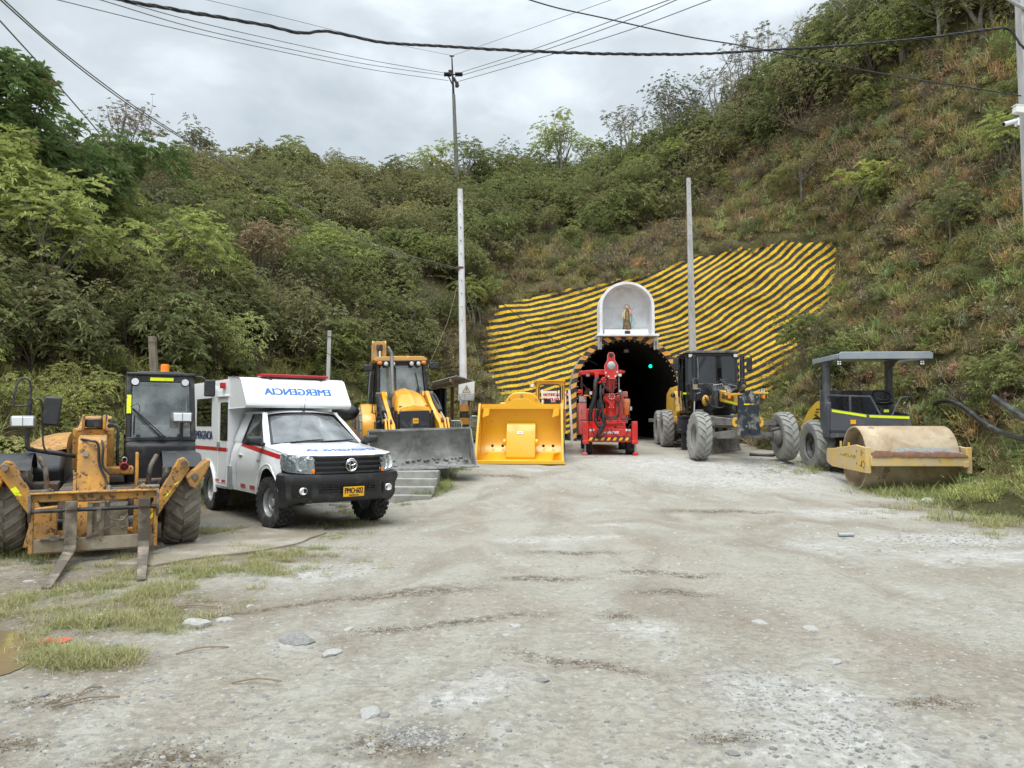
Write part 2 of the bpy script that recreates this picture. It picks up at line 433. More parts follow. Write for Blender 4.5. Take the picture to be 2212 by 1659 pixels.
paint('scraped_black', (0.015, 0.020, 0.030), 0.35, dirt=(0.45, 0.42, 0.36), amt=0.22, scale=5.5, stretch=(1, 1, 0.6))
paint('frame_dusty', (0.05, 0.05, 0.05), 0.7, dirt=(0.24, 0.23, 0.21), amt=0.62, scale=4)
paint('roller_grey', (0.075, 0.080, 0.092), 0.5, dirt=(0.22, 0.21, 0.2), amt=0.18, scale=2.2)
paint('roller_roof', (0.25, 0.29, 0.32), 0.4, dirt=(0.35, 0.35, 0.33), amt=0.25, scale=2)
paint('roller_yellow', (0.72, 0.46, 0.05), 0.45, dirt=(0.46, 0.36, 0.22), amt=0.15, scale=3)
paint('roller_frame', (0.70, 0.44, 0.05), 0.6, dirt=(0.52, 0.42, 0.29), amt=0.62, scale=2.6, stretch=(1, 1, 0.35), wear=(0.12, 0.09, 0.06), wamt=0.10)
paint('drum_steel', (0.50, 0.41, 0.28), 0.75, dirt=(0.30, 0.20, 0.11), amt=0.42, scale=1.5, wear=(0.17, 0.14, 0.10), wamt=0.12, wscale=2.2, bmp=0.2)
paint('red_soil', (0.20, 0.095, 0.055), 0.95, dirt=(0.14, 0.07, 0.045), amt=0.6, scale=9, bmp=1.0)
paint('grey_mud', (0.21, 0.215, 0.205), 0.9, dirt=(0.30, 0.30, 0.28), amt=0.5, scale=9, bmp=1.0)
paint('bucket_mud', (0.36, 0.36, 0.34), 0.6, dirt=(0.13, 0.13, 0.12), amt=0.66, scale=2.4, bmp=0.6, wear=(0.28, 0.28, 0.26), wamt=0.15, wscale=3)
paint('hose', (0.014, 0.014, 0.015), 0.5, dirt=(0.10, 0.09, 0.08), amt=0.2, scale=6)
paint('pipe_black', (0.022, 0.024, 0.026), 0.35, dirt=(0.11, 0.105, 0.095), amt=0.3, scale=3)
paint('hi_vis', (0.78, 0.90, 0.02), 0.4, bmp=0, wear=(0.35, 0.22, 0.05), wamt=0.1)
paint('hi_vis_worn', (0.85, 0.90, 0.01), 0.4, bmp=0, wear=(0.40, 0.20, 0.04), wamt=0.55, wscale=8)
paint('red_stripe', (0.46, 0.012, 0.02), 0.3, bmp=0)
paint('blue_letter', (0.02, 0.14, 0.46), 0.4, bmp=0)
paint('navy_letter', (0.012, 0.025, 0.10), 0.4, bmp=0)
paint('black_letter', (0.015, 0.015, 0.015), 0.5, bmp=0)
paint('white_letter', (0.8, 0.8, 0.8), 0.5, bmp=0)
paint('crimson_letter', (0.42, 0.012, 0.05), 0.5, bmp=0)
paint('plate_yellow', (0.85, 0.42, 0.01), 0.4, bmp=0)
paint('sticker_white', (0.75, 0.75, 0.72), 0.5, bmp=0)
paint('seat_black', (0.025, 0.025, 0.027), 0.9, dirt=(0.09, 0.09, 0.09), amt=0.4, scale=30, bmp=0.8)
paint('orange_lens', (0.85, 0.22, 0.01), 0.2, bmp=0)
paint('red_lens', (0.45, 0.01, 0.01), 0.15, bmp=0)
paint('lens', (0.78, 0.80, 0.80), 0.08, metal=0.6, bmp=0)
paint('rust', (0.20, 0.085, 0.04), 0.85, dirt=(0.10, 0.05, 0.03), amt=0.5, scale=8)
paint('conc', (0.36, 0.355, 0.33), 0.9, dirt=(0.20, 0.195, 0.17), amt=0.4, scale=2.5, bmp=0.5)
paint('pole_conc', (0.47, 0.47, 0.46), 0.85, dirt=(0.30, 0.30, 0.28), amt=0.3, scale=3, bmp=0.4, stretch=(1, 1, 0.3))
paint('pole_white', (0.68, 0.69, 0.70), 0.7, dirt=(0.45, 0.45, 0.44), amt=0.25, scale=3, bmp=0.2, stretch=(1, 1, 0.3))
paint('niche_white', (0.84, 0.85, 0.87), 0.8, dirt=(0.62, 0.63, 0.64), amt=0.28, scale=1.6, wear=(0.2, 0.2, 0.2), wamt=0.03, wscale=5, bmp=0.4)
paint('band_orange', (0.78, 0.36, 0.06), 0.6, dirt=(0.5, 0.38, 0.2), amt=0.25, scale=3)
paint('band_black', (0.02, 0.02, 0.022), 0.6, dirt=(0.14, 0.13, 0.12), amt=0.25, scale=3)
paint('wood_old', (0.24, 0.20, 0.15), 0.9, dirt=(0.12, 0.10, 0.08), amt=0.4, scale=5, bmp=0.6, stretch=(3, 3, 0.4))
paint('wood_pole', (0.20, 0.19, 0.17), 0.9, dirt=(0.10, 0.09, 0.08), amt=0.4, scale=4, bmp=0.5, stretch=(3, 3, 0.3))
paint('insulator', (0.03, 0.02, 0.02), 0.3, bmp=0)
paint('wire', (0.03, 0.03, 0.032), 0.6, bmp=0)
paint('wire_grey', (0.16, 0.17, 0.18), 0.6, bmp=0)
paint('wire_green', (0.13, 0.13, 0.08), 0.7, bmp=0)
paint('sheet_metal', (0.22, 0.215, 0.21), 0.5, metal=0.4, dirt=(0.2, 0.17, 0.13), amt=0.45, scale=2.0)
paint('black_bag', (0.012, 0.012, 0.013), 0.3, bmp=0)
paint('rock', (0.36, 0.36, 0.345), 0.9, dirt=(0.26, 0.25, 0.22), amt=0.45, scale=9, bmp=0.8, vary=0.2)
paint('rock_pale', (0.52, 0.515, 0.49), 0.9, dirt=(0.40, 0.38, 0.33), amt=0.4, scale=9, bmp=0.7)
paint('dry_stick', (0.26, 0.20, 0.13), 0.9)
paint('litter_red', (0.55, 0.10, 0.05), 0.6)
paint('skin_tone', (0.55, 0.36, 0.26), 0.6, bmp=0)
paint('robe_brown', (0.10, 0.065, 0.04), 0.7, dirt=(0.36, 0.25, 0.10), amt=0.3, scale=9)
paint('robe_cream', (0.55, 0.48, 0.34), 0.7, bmp=0)
paint('robe_pink', (0.62, 0.34, 0.33), 0.7, bmp=0)
paint('cloak_teal', (0.25, 0.52, 0.50), 0.6, dirt=(0.55, 0.6, 0.55), amt=0.3, scale=12)
paint('gold', (0.45, 0.30, 0.10), 0.4, metal=0.6)
emis('green_lamp', (0.0, 1.0, 0.55), 1.4)
glass('window_glass', (0.62, 0.70, 0.70), 0.30)
glass('clear_glass', (0.80, 0.86, 0.85), 0.42)  # diffuse haze set high to paint in the pale sky reflection
glass('dark_glass', (0.07, 0.08, 0.08), 0.03)

m, nt, b = newmat('headlamp_chrome')
b.inputs['Base Color'].default_value = (0.62, 0.64, 0.66, 1); b.inputs['Metallic'].default_value = 0.9; b.inputs['Roughness'].default_value = 0.18
bump(nt, b, noisef(nt, 26, 2, 0.5, 0.3, 0.7), 0.9, 0.02)
paint('worn_slab', (0.42, 0.40, 0.34), 0.95, dirt=(0.20, 0.165, 0.115), amt=0.75, scale=1.6, bmp=0.6)
# ------------------------------------------------------------------ ground and hillside as heightfields
class RBF:
    def __init__(s, pts, vals, smooth=0.0):
        s.p = np.array(pts, float); v = np.array(vals, float); n = len(v)
        A = np.sqrt(((s.p[:, None] - s.p[None]) ** 2).sum(-1)) * -1.0 + smooth * np.eye(n)
        Q = np.c_[np.ones(n), s.p]
        M_ = np.block([[A, Q], [Q.T, np.zeros((3, 3))]])
        w = np.linalg.lstsq(M_, np.r_[v, 0, 0, 0], rcond=None)[0]; s.w = w[:n]; s.c = w[n:]
    def __call__(s, x, y):
        x = np.atleast_1d(np.asarray(x, float)); y = np.atleast_1d(np.asarray(y, float)); sh = x.shape
        q = np.c_[x.ravel(), y.ravel()]; o = np.empty(len(q))
        for i in range(0, len(q), 20000):
            qq = q[i:i + 20000]; d = -np.sqrt(((qq[:, None] - s.p[None]) ** 2).sum(-1))
            o[i:i + 20000] = d @ s.w + s.c[0] + qq @ s.c[1:]
        return o.reshape(sh)
def vnoise(x, y, f, seed=0.0, octv=3):
    x = np.asarray(x, float); y = np.asarray(y, float)
    o = np.empty(x.size); xf, yf = x.ravel(), y.ravel()
    for i in range(x.size):
        o[i] = mn.fractal(Vector((xf[i] * f + seed, yf[i] * f - seed, seed * 1.7)), 0.9, 2.1, octv)
    return o.reshape(x.shape)
G = [(-30, -10, 0), (0, -10, 0), (30, -10, 0), (-12, 2, 0), (0, 0, 0), (12, 2, 0), (-7, 6, -0.02), (0, 5, 0), (7, 6, 0), (0, 10, 0.0), (-6.2, 9.3, 0), (-4.5, 10.4, 0), (-3.5, 11.8, 0), (-2.2, 12.7, 0.02),
     (-5.4, 14.5, 0.02), (-4, 15.5, 0.03), (-2.4, 15.6, 0.03), (5, 12, 0), (5, 16, 0.12), (9.3, 18.6, 0), (8, 18, 0.02), (10.5, 18.6, 0), (10, 14, 0), (14, 12, 0.1), (12.5, 17, 0.1), (-10, 9, 0.05), (-10, 14, 0.15), (-14, 12, 0.3),
     (-1.6, 16.3, 0.28), (-0.5, 17.5, 0.40), (1, 15, 0.15), (-3.4, 17.2, 0.55), (-5, 18, 0.58), (-3, 22, 0.62), (-8, 19, 0.6), (-1.4, 20.5, 0.52), (1.4, 20.5, 0.5), (0.2, 24, 0.66), (2.1, 23.2, 0.64), (3.7, 23.2, 0.64),
     (5.3, 21.6, 0.56), (7.8, 21.7, 0.52), (8.7, 21.5, 0.27), (10.6, 21.5, 0.27), (5.7, 28.3, 0.73), (8, 28.3, 0.75), (4.65, 31, 0.83), (2, 31, 0.9), (8, 31, 0.85), (4.65, 40, 0.9), (4.65, 70, 1.0), (11.5, 24, 0.7), (-1.5, 24, 0.72), (0, 28, 0.85),
     (-12, 25, 0.8), (-30, 25, 1.0), (20, 25, 1.0), (40, 40, 1), (-40, 60, 1), (40, 90, 1), (-40, 100, 1), (0, 100, 1), (60, 0, 0), (-60, 0, 0), (0, -60, 0)]
GF = RBF([g[:2] for g in G], [g[2] for g in G], 0.02)
def gz(x, y): return float(GF(x, y)[0])

TX, TZ, TR, TY = 4.65, 2.93, 2.05, 31.0     # tunnel axis x, springing height, radius, portal plane
def yface(x, z):
    return TY + 0.35 + 0.42 * (z - 0.9) - 0.085 * max(0.0, x - 5.0) ** 1.6 - 0.03 * max(0.0, 1.0 - x) ** 2
def on_face(u, v):
    d = 31.5
    for _ in range(30):
        p = P(u, v, d); d = 0.5 * d + 0.5 * yface(p.x, p.z)
    return P(u, v, d)
FACE_OUT = [(1040, 745), (1054, 700), (1078, 664), (1125, 645), (1175, 632), (1245, 622), (1300, 612), (1400, 594), (1440, 578), (1500, 556), (1560, 545), (1600, 536), (1660, 533), (1692, 519), (1740, 524),
            (1790, 527), (1838, 572), (1832, 625), (1806, 668), (1796, 694), (1752, 735), (1715, 775), (1690, 815), (1645, 858), (1600, 890), (1500, 935), (1225, 935), (1150, 905), (1062, 868), (1050, 830), (1048, 790)]
face_xz = [(on_face(u, v).x, on_face(u, v).z) for u, v in FACE_OUT]

H = [(u, v, d) for u, v, d in [
    (-500, 960, 9), (-200, 958, 12), (0, 955, 15), (200, 950, 16.5), (430, 945, 19), (600, 935, 22), (760, 930, 24.5), (900, 925, 27), (1010, 915, 29.5),
    (0, 880, 16.5), (200, 860, 17.8), (430, 850, 20.5), (620, 845, 23.5), (760, 850, 25.5), (900, 850, 28),
    (-300, 600, 15), (0, 700, 18.5), (200, 700, 20), (430, 700, 24), (620, 700, 27), (800, 700, 29.5), (930, 720, 31), (1000, 760, 31.5),
    (-300, 350, 19), (0, 450, 23), (200, 520, 25), (430, 530, 30), (620, 530, 34), (800, 560, 36), (950, 580, 36), (1040, 640, 34.5),
    (200, 440, 30), (420, 410, 38), (600, 410, 44), (760, 420, 49), (900, 430, 53), (1000, 440, 52), (1100, 425, 54), (1200, 415, 52), (1340, 400, 47),
    (1020, 540, 40), (1120, 560, 38), (1250, 540, 38), (1350, 520, 38.5), (1450, 480, 39), (1250, 470, 44), (1120, 490, 46),
    (1480, 340, 44), (1600, 290, 41), (1700, 235, 38), (1800, 178, 35.5), (1900, 110, 33.5), (2050, 10, 31), (2212, -90, 29), (2500, -220, 26),
    (1560, 400, 40.5), (1650, 400, 37.5), (1750, 400, 34.5), (1850, 400, 31.5), (1950, 400, 29), (2080, 400, 26), (2212, 400, 23.5), (2400, 400, 20),
    (1700, 310, 37), (1800, 270, 34.2), (1900, 215, 32), (2050, 180, 28.5), (2212, 150, 26),
    (1880, 560, 28.5), (2000, 560, 25.8), (2212, 600, 20.8), (2450, 600, 17),
    (1870, 700, 27), (2000, 720, 23.8), (2212, 760, 18.8), (2400, 780, 15.5),
    (1740, 820, 27), (1860, 830, 25), (2000, 850, 22), (2120, 880, 19.4), (2212, 900, 17.3), (2400, 930, 13.5),
    (1700, 925, 26), (1800, 925, 24.3), (1950, 935, 22), (2080, 935, 20.3), (2212, 955, 17.6), (2400, 980, 13.5), (2700, 1060, 9)]]
hp = [P(*h) for h in H]
hx = [(p.x, p.y) for p in hp]; hz = [p.z for p in hp]
for x in np.arange(-1.0, 13.6, 1.2):
    for z in np.arange(1.2, 10.6, 1.5):
        inside = False; n_ = len(face_xz); j = n_ - 1
        for i in range(n_):
            xi, zi = face_xz[i]; xj, zj = face_xz[j]
            if (zi > z) != (zj > z) and x < (xj - xi) * (z - zi) / (zj - zi) + xi: inside = not inside
            j = i
        if inside: hx.append((x, yface(x, z) + 0.45)); hz.append(z - 0.15)
# beyond the ridges, and a foot that dives below the ground
for (u, v, d) in [(-500, 300, 30), (0, 300, 36), (200, 380, 42), (420, 400, 52), (600, 400, 58), (760, 410, 63), (900, 420, 68), (1100, 415, 70), (1340, 390, 62), (1480, 340, 58), (1700, 235, 52), (1900, 110, 48), (2212, -90, 44)]:
    p = P(u, v, d); hx.append((p.x, p.y)); hz.append(p.z - 2.5)
for (x, y) in [(-8.5, 8), (-9.2, 13), (-8, 17.5), (-6.2, 20.5), (-3.5, 23.5), (-1.6, 26.5), (-0.5, 29.3), (2, 30.2), (4.65, 30.4), (7, 30.4), (8.5, 28), (9.9, 25.6), (11.2, 22.8), (11.3, 19.6), (11.2, 18), (11.9, 16.5), (12.6, 14.5), (13.2, 12), (14, 8), (20, 0), (-14, 0), (0, 10), (0, 20), (-4, 15), (5, 25), (5, 15), (9, 18), (8, 10), (-5, 5), (5, 5), (0, -20)]:
    hx.append((x, y)); hz.append(gz(x, y) - 0.55)
HF = RBF(hx, hz, 0.01)
def hz_at(x, y): return float(HF(x, y)[0])

def height_mesh(name, xs, ys, zfun, mat, keep=None, kind='structure', label=None):
    X, Y = np.meshgrid(xs, ys); Z = zfun(X, Y); nx, ny = len(xs), len(ys)
    v = np.c_[X.ravel(), Y.ravel(), Z.ravel()]
    i = np.arange(nx - 1)[None, :] + (np.arange(ny - 1) * nx)[:, None]; i = i.ravel()
    f = np.c_[i, i + 1, i + nx + 1, i + nx]
    if keep is not None: f = f[keep(v[f].mean(1))]
    me = bpy.data.meshes.new(name)
    me.from_pydata(v.tolist(), [], f.tolist()); me.polygons.foreach_set('use_smooth', [True] * len(f)); me.materials.append(MATS[mat]); me.update()
    o = bpy.data.objects.new(name, me); COL.objects.link(o); o['kind'] = kind
    if label: o['label'] = label
    return o

# ---- ground material: compacted grey-brown grit, pale chips, soil, wheel scuffs
m, nt, b = newmat('ground_mat')
geo = N(nt, 'ShaderNodeNewGeometry'); pos = geo.outputs['Position']
big = noisef(nt, 0.16, 3, 0.5, 0.36, 0.64, pos)
mid = noisef(nt, 0.8, 6, 0.65, 0.40, 0.62, pos, distort=0.6)
grit = noisef(nt, 11.0, 7, 0.85, 0.50, 0.64, pos, distort=0.5)
trk = noisef(nt, 0.9, 5, 0.6, 0.46, 0.66, pos, distort=0.9, stretch=(1.1, 0.5, 1))
fine = noisef(nt, 22, 5, 0.7, 0.3, 0.7, pos)
grain = noisef(nt, 90, 3, 0.7, 0.25, 0.75, pos)
c = mixc(nt, big, (0.375, 0.345, 0.28), (0.44, 0.41, 0.345))
c = mixc(nt, mid, c, (0.46, 0.44, 0.38))
c = mixc(nt, mathn(nt, 'MULTIPLY', trk, 0.55), c, (0.225, 0.18, 0.13))
c = mixc(nt, mathn(nt, 'MULTIPLY', noisef(nt, 0.55, 5, 0.6, 0.54, 0.66, pos, distort=0.3), 0.35), c, (0.36, 0.285, 0.22))
pale = noisef(nt, 0.33, 6, 0.7, 0.56, 0.66, pos, distort=0.5)
paleb = noisef(nt, 5.0, 5, 0.7, 0.42, 0.56, pos)
c = mixc(nt, mathn(nt, 'MULTIPLY', mathn(nt, 'MULTIPLY', pale, paleb), 0.75), c, (0.60, 0.60, 0.57))
att = N(nt, 'ShaderNodeAttribute', attribute_name='zone')     # r: pale gravel, g: dark soil, b: earth/litter
sepz = N(nt, 'ShaderNodeSeparateColor'); nt.links.new(att.outputs['Color'], sepz.inputs[0])
brk = noisef(nt, 3.0, 6, 0.75, 0.38, 0.62, pos, distort=0.3); brk2 = noisef(nt, 12.0, 5, 0.75, 0.40, 0.58, pos)
c = mixc(nt, mathn(nt, 'MULTIPLY', sepz.outputs[2], mathn(nt, 'MULTIPLY_ADD', brk, 0.4, 0.6)), c, mixc(nt, brk2, (0.13, 0.105, 0.07), (0.25, 0.20, 0.14)))
c = mixc(nt, mathn(nt, 'MULTIPLY', sepz.outputs[0], mathn(nt, 'MULTIPLY_ADD', brk, 0.7, 0.3)), c, mixc(nt, brk2, (0.48, 0.47, 0.44), (0.68, 0.67, 0.64)))
c = mixc(nt, mathn(nt, 'MULTIPLY', sepz.outputs[1], brk2), c, (0.115, 0.085, 0.055))
c = mixc(nt, mathn(nt, 'MULTIPLY', fine, 0.30), c, (0.19, 0.165, 0.12))
c = mixc(nt, mathn(nt, 'MULTIPLY', grit, mathn(nt, 'MULTIPLY', mathn(nt, 'MULTIPLY_ADD', mid, -0.12, 0.24), noisef(nt, 0.9, 4, 0.6, 0.35, 0.65, pos))), c, (0.24, 0.19, 0.13))
vor = N(nt, 'ShaderNodeTexVoronoi', inp={'Scale': 17.0, 'Randomness': 1.0}); nt.links.new(pos, vor.inputs['Vector'])
vs_ = N(nt, 'ShaderNodeSeparateColor'); nt.links.new(vor.outputs['Color'], vs_.inputs[0])
chip = mathn(nt, 'MULTIPLY', mathn(nt, 'GREATER_THAN', vs_.outputs[0], 0.80), mathn(nt, 'LESS_THAN', vor.outputs['Distance'], 0.26))
c = mixc(nt, mathn(nt, 'MULTIPLY', chip, 0.5), c, mixc(nt, vs_.outputs[1], (0.42, 0.41, 0.38), (0.66, 0.66, 0.63)))
vor2 = N(nt, 'ShaderNodeTexVoronoi', inp={'Scale': 60.0, 'Randomness': 1.0}); nt.links.new(pos, vor2.inputs['Vector'])
vt_ = N(nt, 'ShaderNodeSeparateColor'); nt.links.new(vor2.outputs['Color'], vt_.inputs[0])
chip2 = mathn(nt, 'MULTIPLY', mathn(nt, 'GREATER_THAN', vt_.outputs[0], 0.72), mathn(nt, 'LESS_THAN', vor2.outputs['Distance'], 0.3))
c = mixc(nt, mathn(nt, 'MULTIPLY', chip2, 0.4), c, mixc(nt, vt_.outputs[1], (0.26, 0.25, 0.22), (0.60, 0.60, 0.57)))
nt.links.new(c, b.inputs['Base Color']); b.inputs['Roughness'].default_value = 0.95; b.inputs['Specular IOR Level'].default_value = 0.15
hgt = mathn(nt, 'ADD', mathn(nt, 'MULTIPLY', fine, 0.6), mathn(nt, 'ADD', mathn(nt, 'MULTIPLY', grain, 0.25), mathn(nt, 'MULTIPLY', chip, 0.5)))
bump(nt, b, mathn(nt, 'SUBTRACT', hgt, mathn(nt, 'MULTIPLY', grit, 0.25)), 0.8, 0.03)

m, nt, b = newmat('hill_mat')
geo = N(nt, 'ShaderNodeNewGeometry'); pos = geo.outputs['Position']
c = mixc(nt, noisef(nt, 0.5, 5, 0.6, 0.35, 0.65, pos), (0.10, 0.10, 0.045), (0.19, 0.155, 0.08))
c = mixc(nt, noisef(nt, 7, 5, 0.7, 0.4, 0.6, pos), c, (0.085, 0.08, 0.036))
nt.links.new(c, b.inputs['Base Color']); b.inputs['Roughness'].default_value = 1.0; b.inputs['Specular IOR Level'].default_value = 0.05
bump(nt, b, noisef(nt, 9, 5, 0.7, 0.2, 0.8, pos), 1.0, 0.1)

def bl(x, y, cx, cy, rx, ry, a=0.0):
    ca, sa = math.cos(a), math.sin(a); dx, dy = x - cx, y - cy
    u = (dx * ca + dy * sa) / rx; w = (-dx * sa + dy * ca) / ry
    return np.exp(-(u * u + w * w) ** 1.5)
def gp(u, v):      # photo reading -> flat ground point
    d = 1.6 * FX / (v - 914.0); return ((u - 1106) * d / FX, d)
SOIL = [(860, 1590, .34, .13), (370, 1625, .38, .14), (120, 1495, .28, .12), (1560, 1580, .22, .07), (1990, 1505, .28, .08), (1330, 1320, .16, .10), (1170, 1245, .5, .12), (1380, 1230, .3, .1), (650, 1180, .5, .12), (1480, 1235, .3, .1), (900, 1275, .7, .12, .3), (1450, 1275, .4, .1), (830, 1355, .2, .05), (1240, 1190, .6, .1), (980, 1340, .9, .07, .5), (640, 1300, 1.6, .05, .55), (1090, 1065, .8, .15), (1560, 1110, 1.2, .15), (1240, 1420, .6, .07, -.5), (30, 1590, .25, .08)]
PALE = [(1155, 1165, .55, .22), (1265, 1160, .55, .12), (1190, 1183, .25, .05), (1150, 1053, .45, .18), (1290, 1110, .3, .1), (1330, 1135, .4, .1), (1450, 1040, 3.0, 1.3), (1600, 1060, 2.5, 1.0), (1750, 1045, 1.6, .8), (1850, 1110, 1.3, .4), (2020, 1160, 1.6, .35), (2150, 1195, 1.0, .3), (1650, 1480, .45, .25), (1750, 1500, .5, .2), (1800, 1600, .5, .25), (1020, 1480, .5, .15, .9), (640, 1380, .15, .12), (420, 1350, .22, .05), (1890, 1100, .5, .12), (450, 1230, .5, .1), (1380, 1350, .3, .15), (700, 1230, .6, .3), (1200, 1030, 1.5, .4)]
GRASSY = [(120, 1320, 1.0, .55), (330, 1300, 1.0, .5), (300, 1225, 1.3, .35), (560, 1200, 1.0, .25), (760, 1130, 1.1, .3), (100, 1250, 1.0, .4), (480, 1150, .9, .35), (200, 1420, .5, .2), (650, 1060, 2.0, .9), (300, 1100, 2.2, 1.0), (2100, 1100, 1.6, .7), (2212, 1130, 1.2, .6), (2000, 1060, 1.6, .6), (60, 1140, 1.4, .8), (920, 1050, .5, .4), (880, 1080, .8, .3), (2212, 1060, 2, 1.0)]
def zones(x, y):
    r = np.zeros_like(x); g = np.zeros_like(x); bb = np.zeros_like(x)
    for q in PALE: cx, cy = gp(q[0], q[1]); r = np.maximum(r, bl(x, y, cx, cy, q[2], q[3] * 1.6, q[4] if len(q) > 4 else 0))
    for q in SOIL: cx, cy = gp(q[0], q[1]); g = np.maximum(g, bl(x, y, cx, cy, q[2], q[3] * 1.4, q[4] if len(q) > 4 else 0))
    for q in GRASSY: cx, cy = gp(q[0], q[1]); bb = np.maximum(bb, bl(x, y, cx, cy, q[2] * 1.1, q[3] * 1.6))
    # long curved pale gravel margin on the right, earth off its edge
    return r, g, bb
def ground_z(X, Y):
    rut = 0
    for x0_, k1, k2, d_ in ((1.2, .10, .0, .02), (2.9, .10, .0, .02), (-1.6, .02, .010, .016), (.1, .02, .010, .016), (3.4, -.05, .008, .014), (5.0, -.05, .008, .014)):
        dx = X - (x0_ + k1 * Y + k2 * Y * Y * .5 + .12 * np.sin(Y * .7)); rut = rut - d_ * np.exp(-(dx / .16) ** 2) + d_ * .5 * np.exp(-((np.abs(dx) - .3) / .12) ** 2)
    return GF(X, Y) + rut * (Y < 22) + 0.016 * vnoise(X, Y, 0.8, 3.1, 4) * np.clip(Y / 6, 0.5, 1)
def add_zones(o):
    me = o.data; n = len(me.vertices); co = np.empty(n * 3); me.vertices.foreach_get('co', co); co = co.reshape(-1, 3)
    r, g, bb = zones(co[:, 0], co[:, 1]); a = me.color_attributes.new('zone', 'FLOAT_COLOR', 'POINT')
    a.data.foreach_set('color', np.c_[r, g, bb, np.ones(n)].ravel())
x0, x1, y0, y1 = -13.0, 14.0, 2.4, 24.0
gnd = height_mesh('ground', np.unique(np.r_[np.linspace(-400, x0, 14), np.arange(x0, x1, 0.12), np.linspace(x1, 400, 14)]),
                  np.unique(np.r_[np.linspace(-300, y0, 12), np.arange(y0, 9, 0.06), np.arange(9, y1, 0.12), np.arange(y1, 45, 1.0), np.linspace(45, 400, 12)]), ground_z, 'ground_mat')
tag(gnd, 'pale grey-brown compacted gravel yard'); add_zones(gnd)

def hill_z(X, Y): return HF(X, Y) + 0.22 * vnoise(X, Y, 0.35, 9.3, 4)
def hill_keep(c):
    tun = (np.abs(c[:, 0] - TX) < 2.8) & (c[:, 1] > 29) & (c[:, 1] < 36.5) & (c[:, 2] < 5.6)
    g = GF(c[:, 0], c[:, 1]); return (~tun) & (c[:, 2] > g - 0.9)
hill = height_mesh('hillside', np.arange(-62, 72, 0.7), np.arange(-2, 90, 0.7), hill_z, 'hill_mat', hill_keep)
tag(hill, 'steep overgrown slope around the yard')

# ------------------------------------------------------------------ painted shotcrete face
m, nt, b = newmat('striped_face')
geo = N(nt, 'ShaderNodeNewGeometry'); pos = geo.outputs['Position']
at = N(nt, 'ShaderNodeAttribute', attribute_name='phase')
ph = mathn(nt, 'ADD', at.outputs['Fac'], mathn(nt, 'MULTIPLY', noisef(nt, 3.0, 5, 0.7, 0.2, 0.8, pos), 0.22))
ph = mathn(nt, 'ADD', ph, mathn(nt, 'MULTIPLY', noisef(nt, 14.0, 4, 0.7, 0.2, 0.8, pos), 0.16))
fr = mathn(nt, 'FRACT', ph); edge = mathn(nt, 'LESS_THAN', fr, 0.45)
wearn = noisef(nt, 19.0, 6, 0.85, 0.53, 0.60, pos); wl = noisef(nt, 0.8, 4, 0.6, 0.5, 0.75, pos)
cy = mixc(nt, noisef(nt, 2.0, 4, 0.6, 0.3, 0.7, pos), (0.82, 0.52, 0.022), (0.66, 0.41, 0.028))
cy = mixc(nt, mathn(nt, 'MULTIPLY', wearn, mathn(nt, 'MULTIPLY_ADD', wl, 0.6, 0.8)), cy, (0.12, 0.095, 0.04))
ck = mixc(nt, noisef(nt, 1.6, 5, 0.6, 0.35, 0.75, pos), (0.020, 0.023, 0.026), (0.055, 0.058, 0.058))
cc = mixc(nt, edge, ck, cy)
grime = noisef(nt, 0.9, 7, 0.7, 0.60, 0.72, pos, distort=0.8)
cc = mixc(nt, mathn(nt, 'MULTIPLY', grime, 0.62), cc, (0.15, 0.14, 0.10))
nt.links.new(cc, b.inputs['Base Color']); b.inputs['Roughness'].default_value = 0.8; b.inputs['Specular IOR Level'].default_value = 0.3
bump(nt, b, noisef(nt, 10, 6, 0.7, 0.2, 0.8, pos), 0.7, 0.05)
KN = [1040, 1150, 1250, 1350, 1450, 1550, 1650, 1750, 1850, 1900]; KM = [-.10, -.20, -.30, -.36, -.43, -.62, -.76, -.80, -.78, -.78]
uu = np.arange(900, 2000, 5.0); hh = np.cumsum(np.interp(uu, KN, KM) * 5.0); hh += 770 - np.interp(1150, uu, hh)
def inpoly(x, z, poly):
    ins = False; j = len(poly) - 1
    for i in range(len(poly)):
        xi, zi = poly[i]; xj, zj = poly[j]
        if (zi > z) != (zj > z) and x < (xj - xi) * (z - zi) / (zj - zi) + xi: ins = not ins
        j = i
    return ins
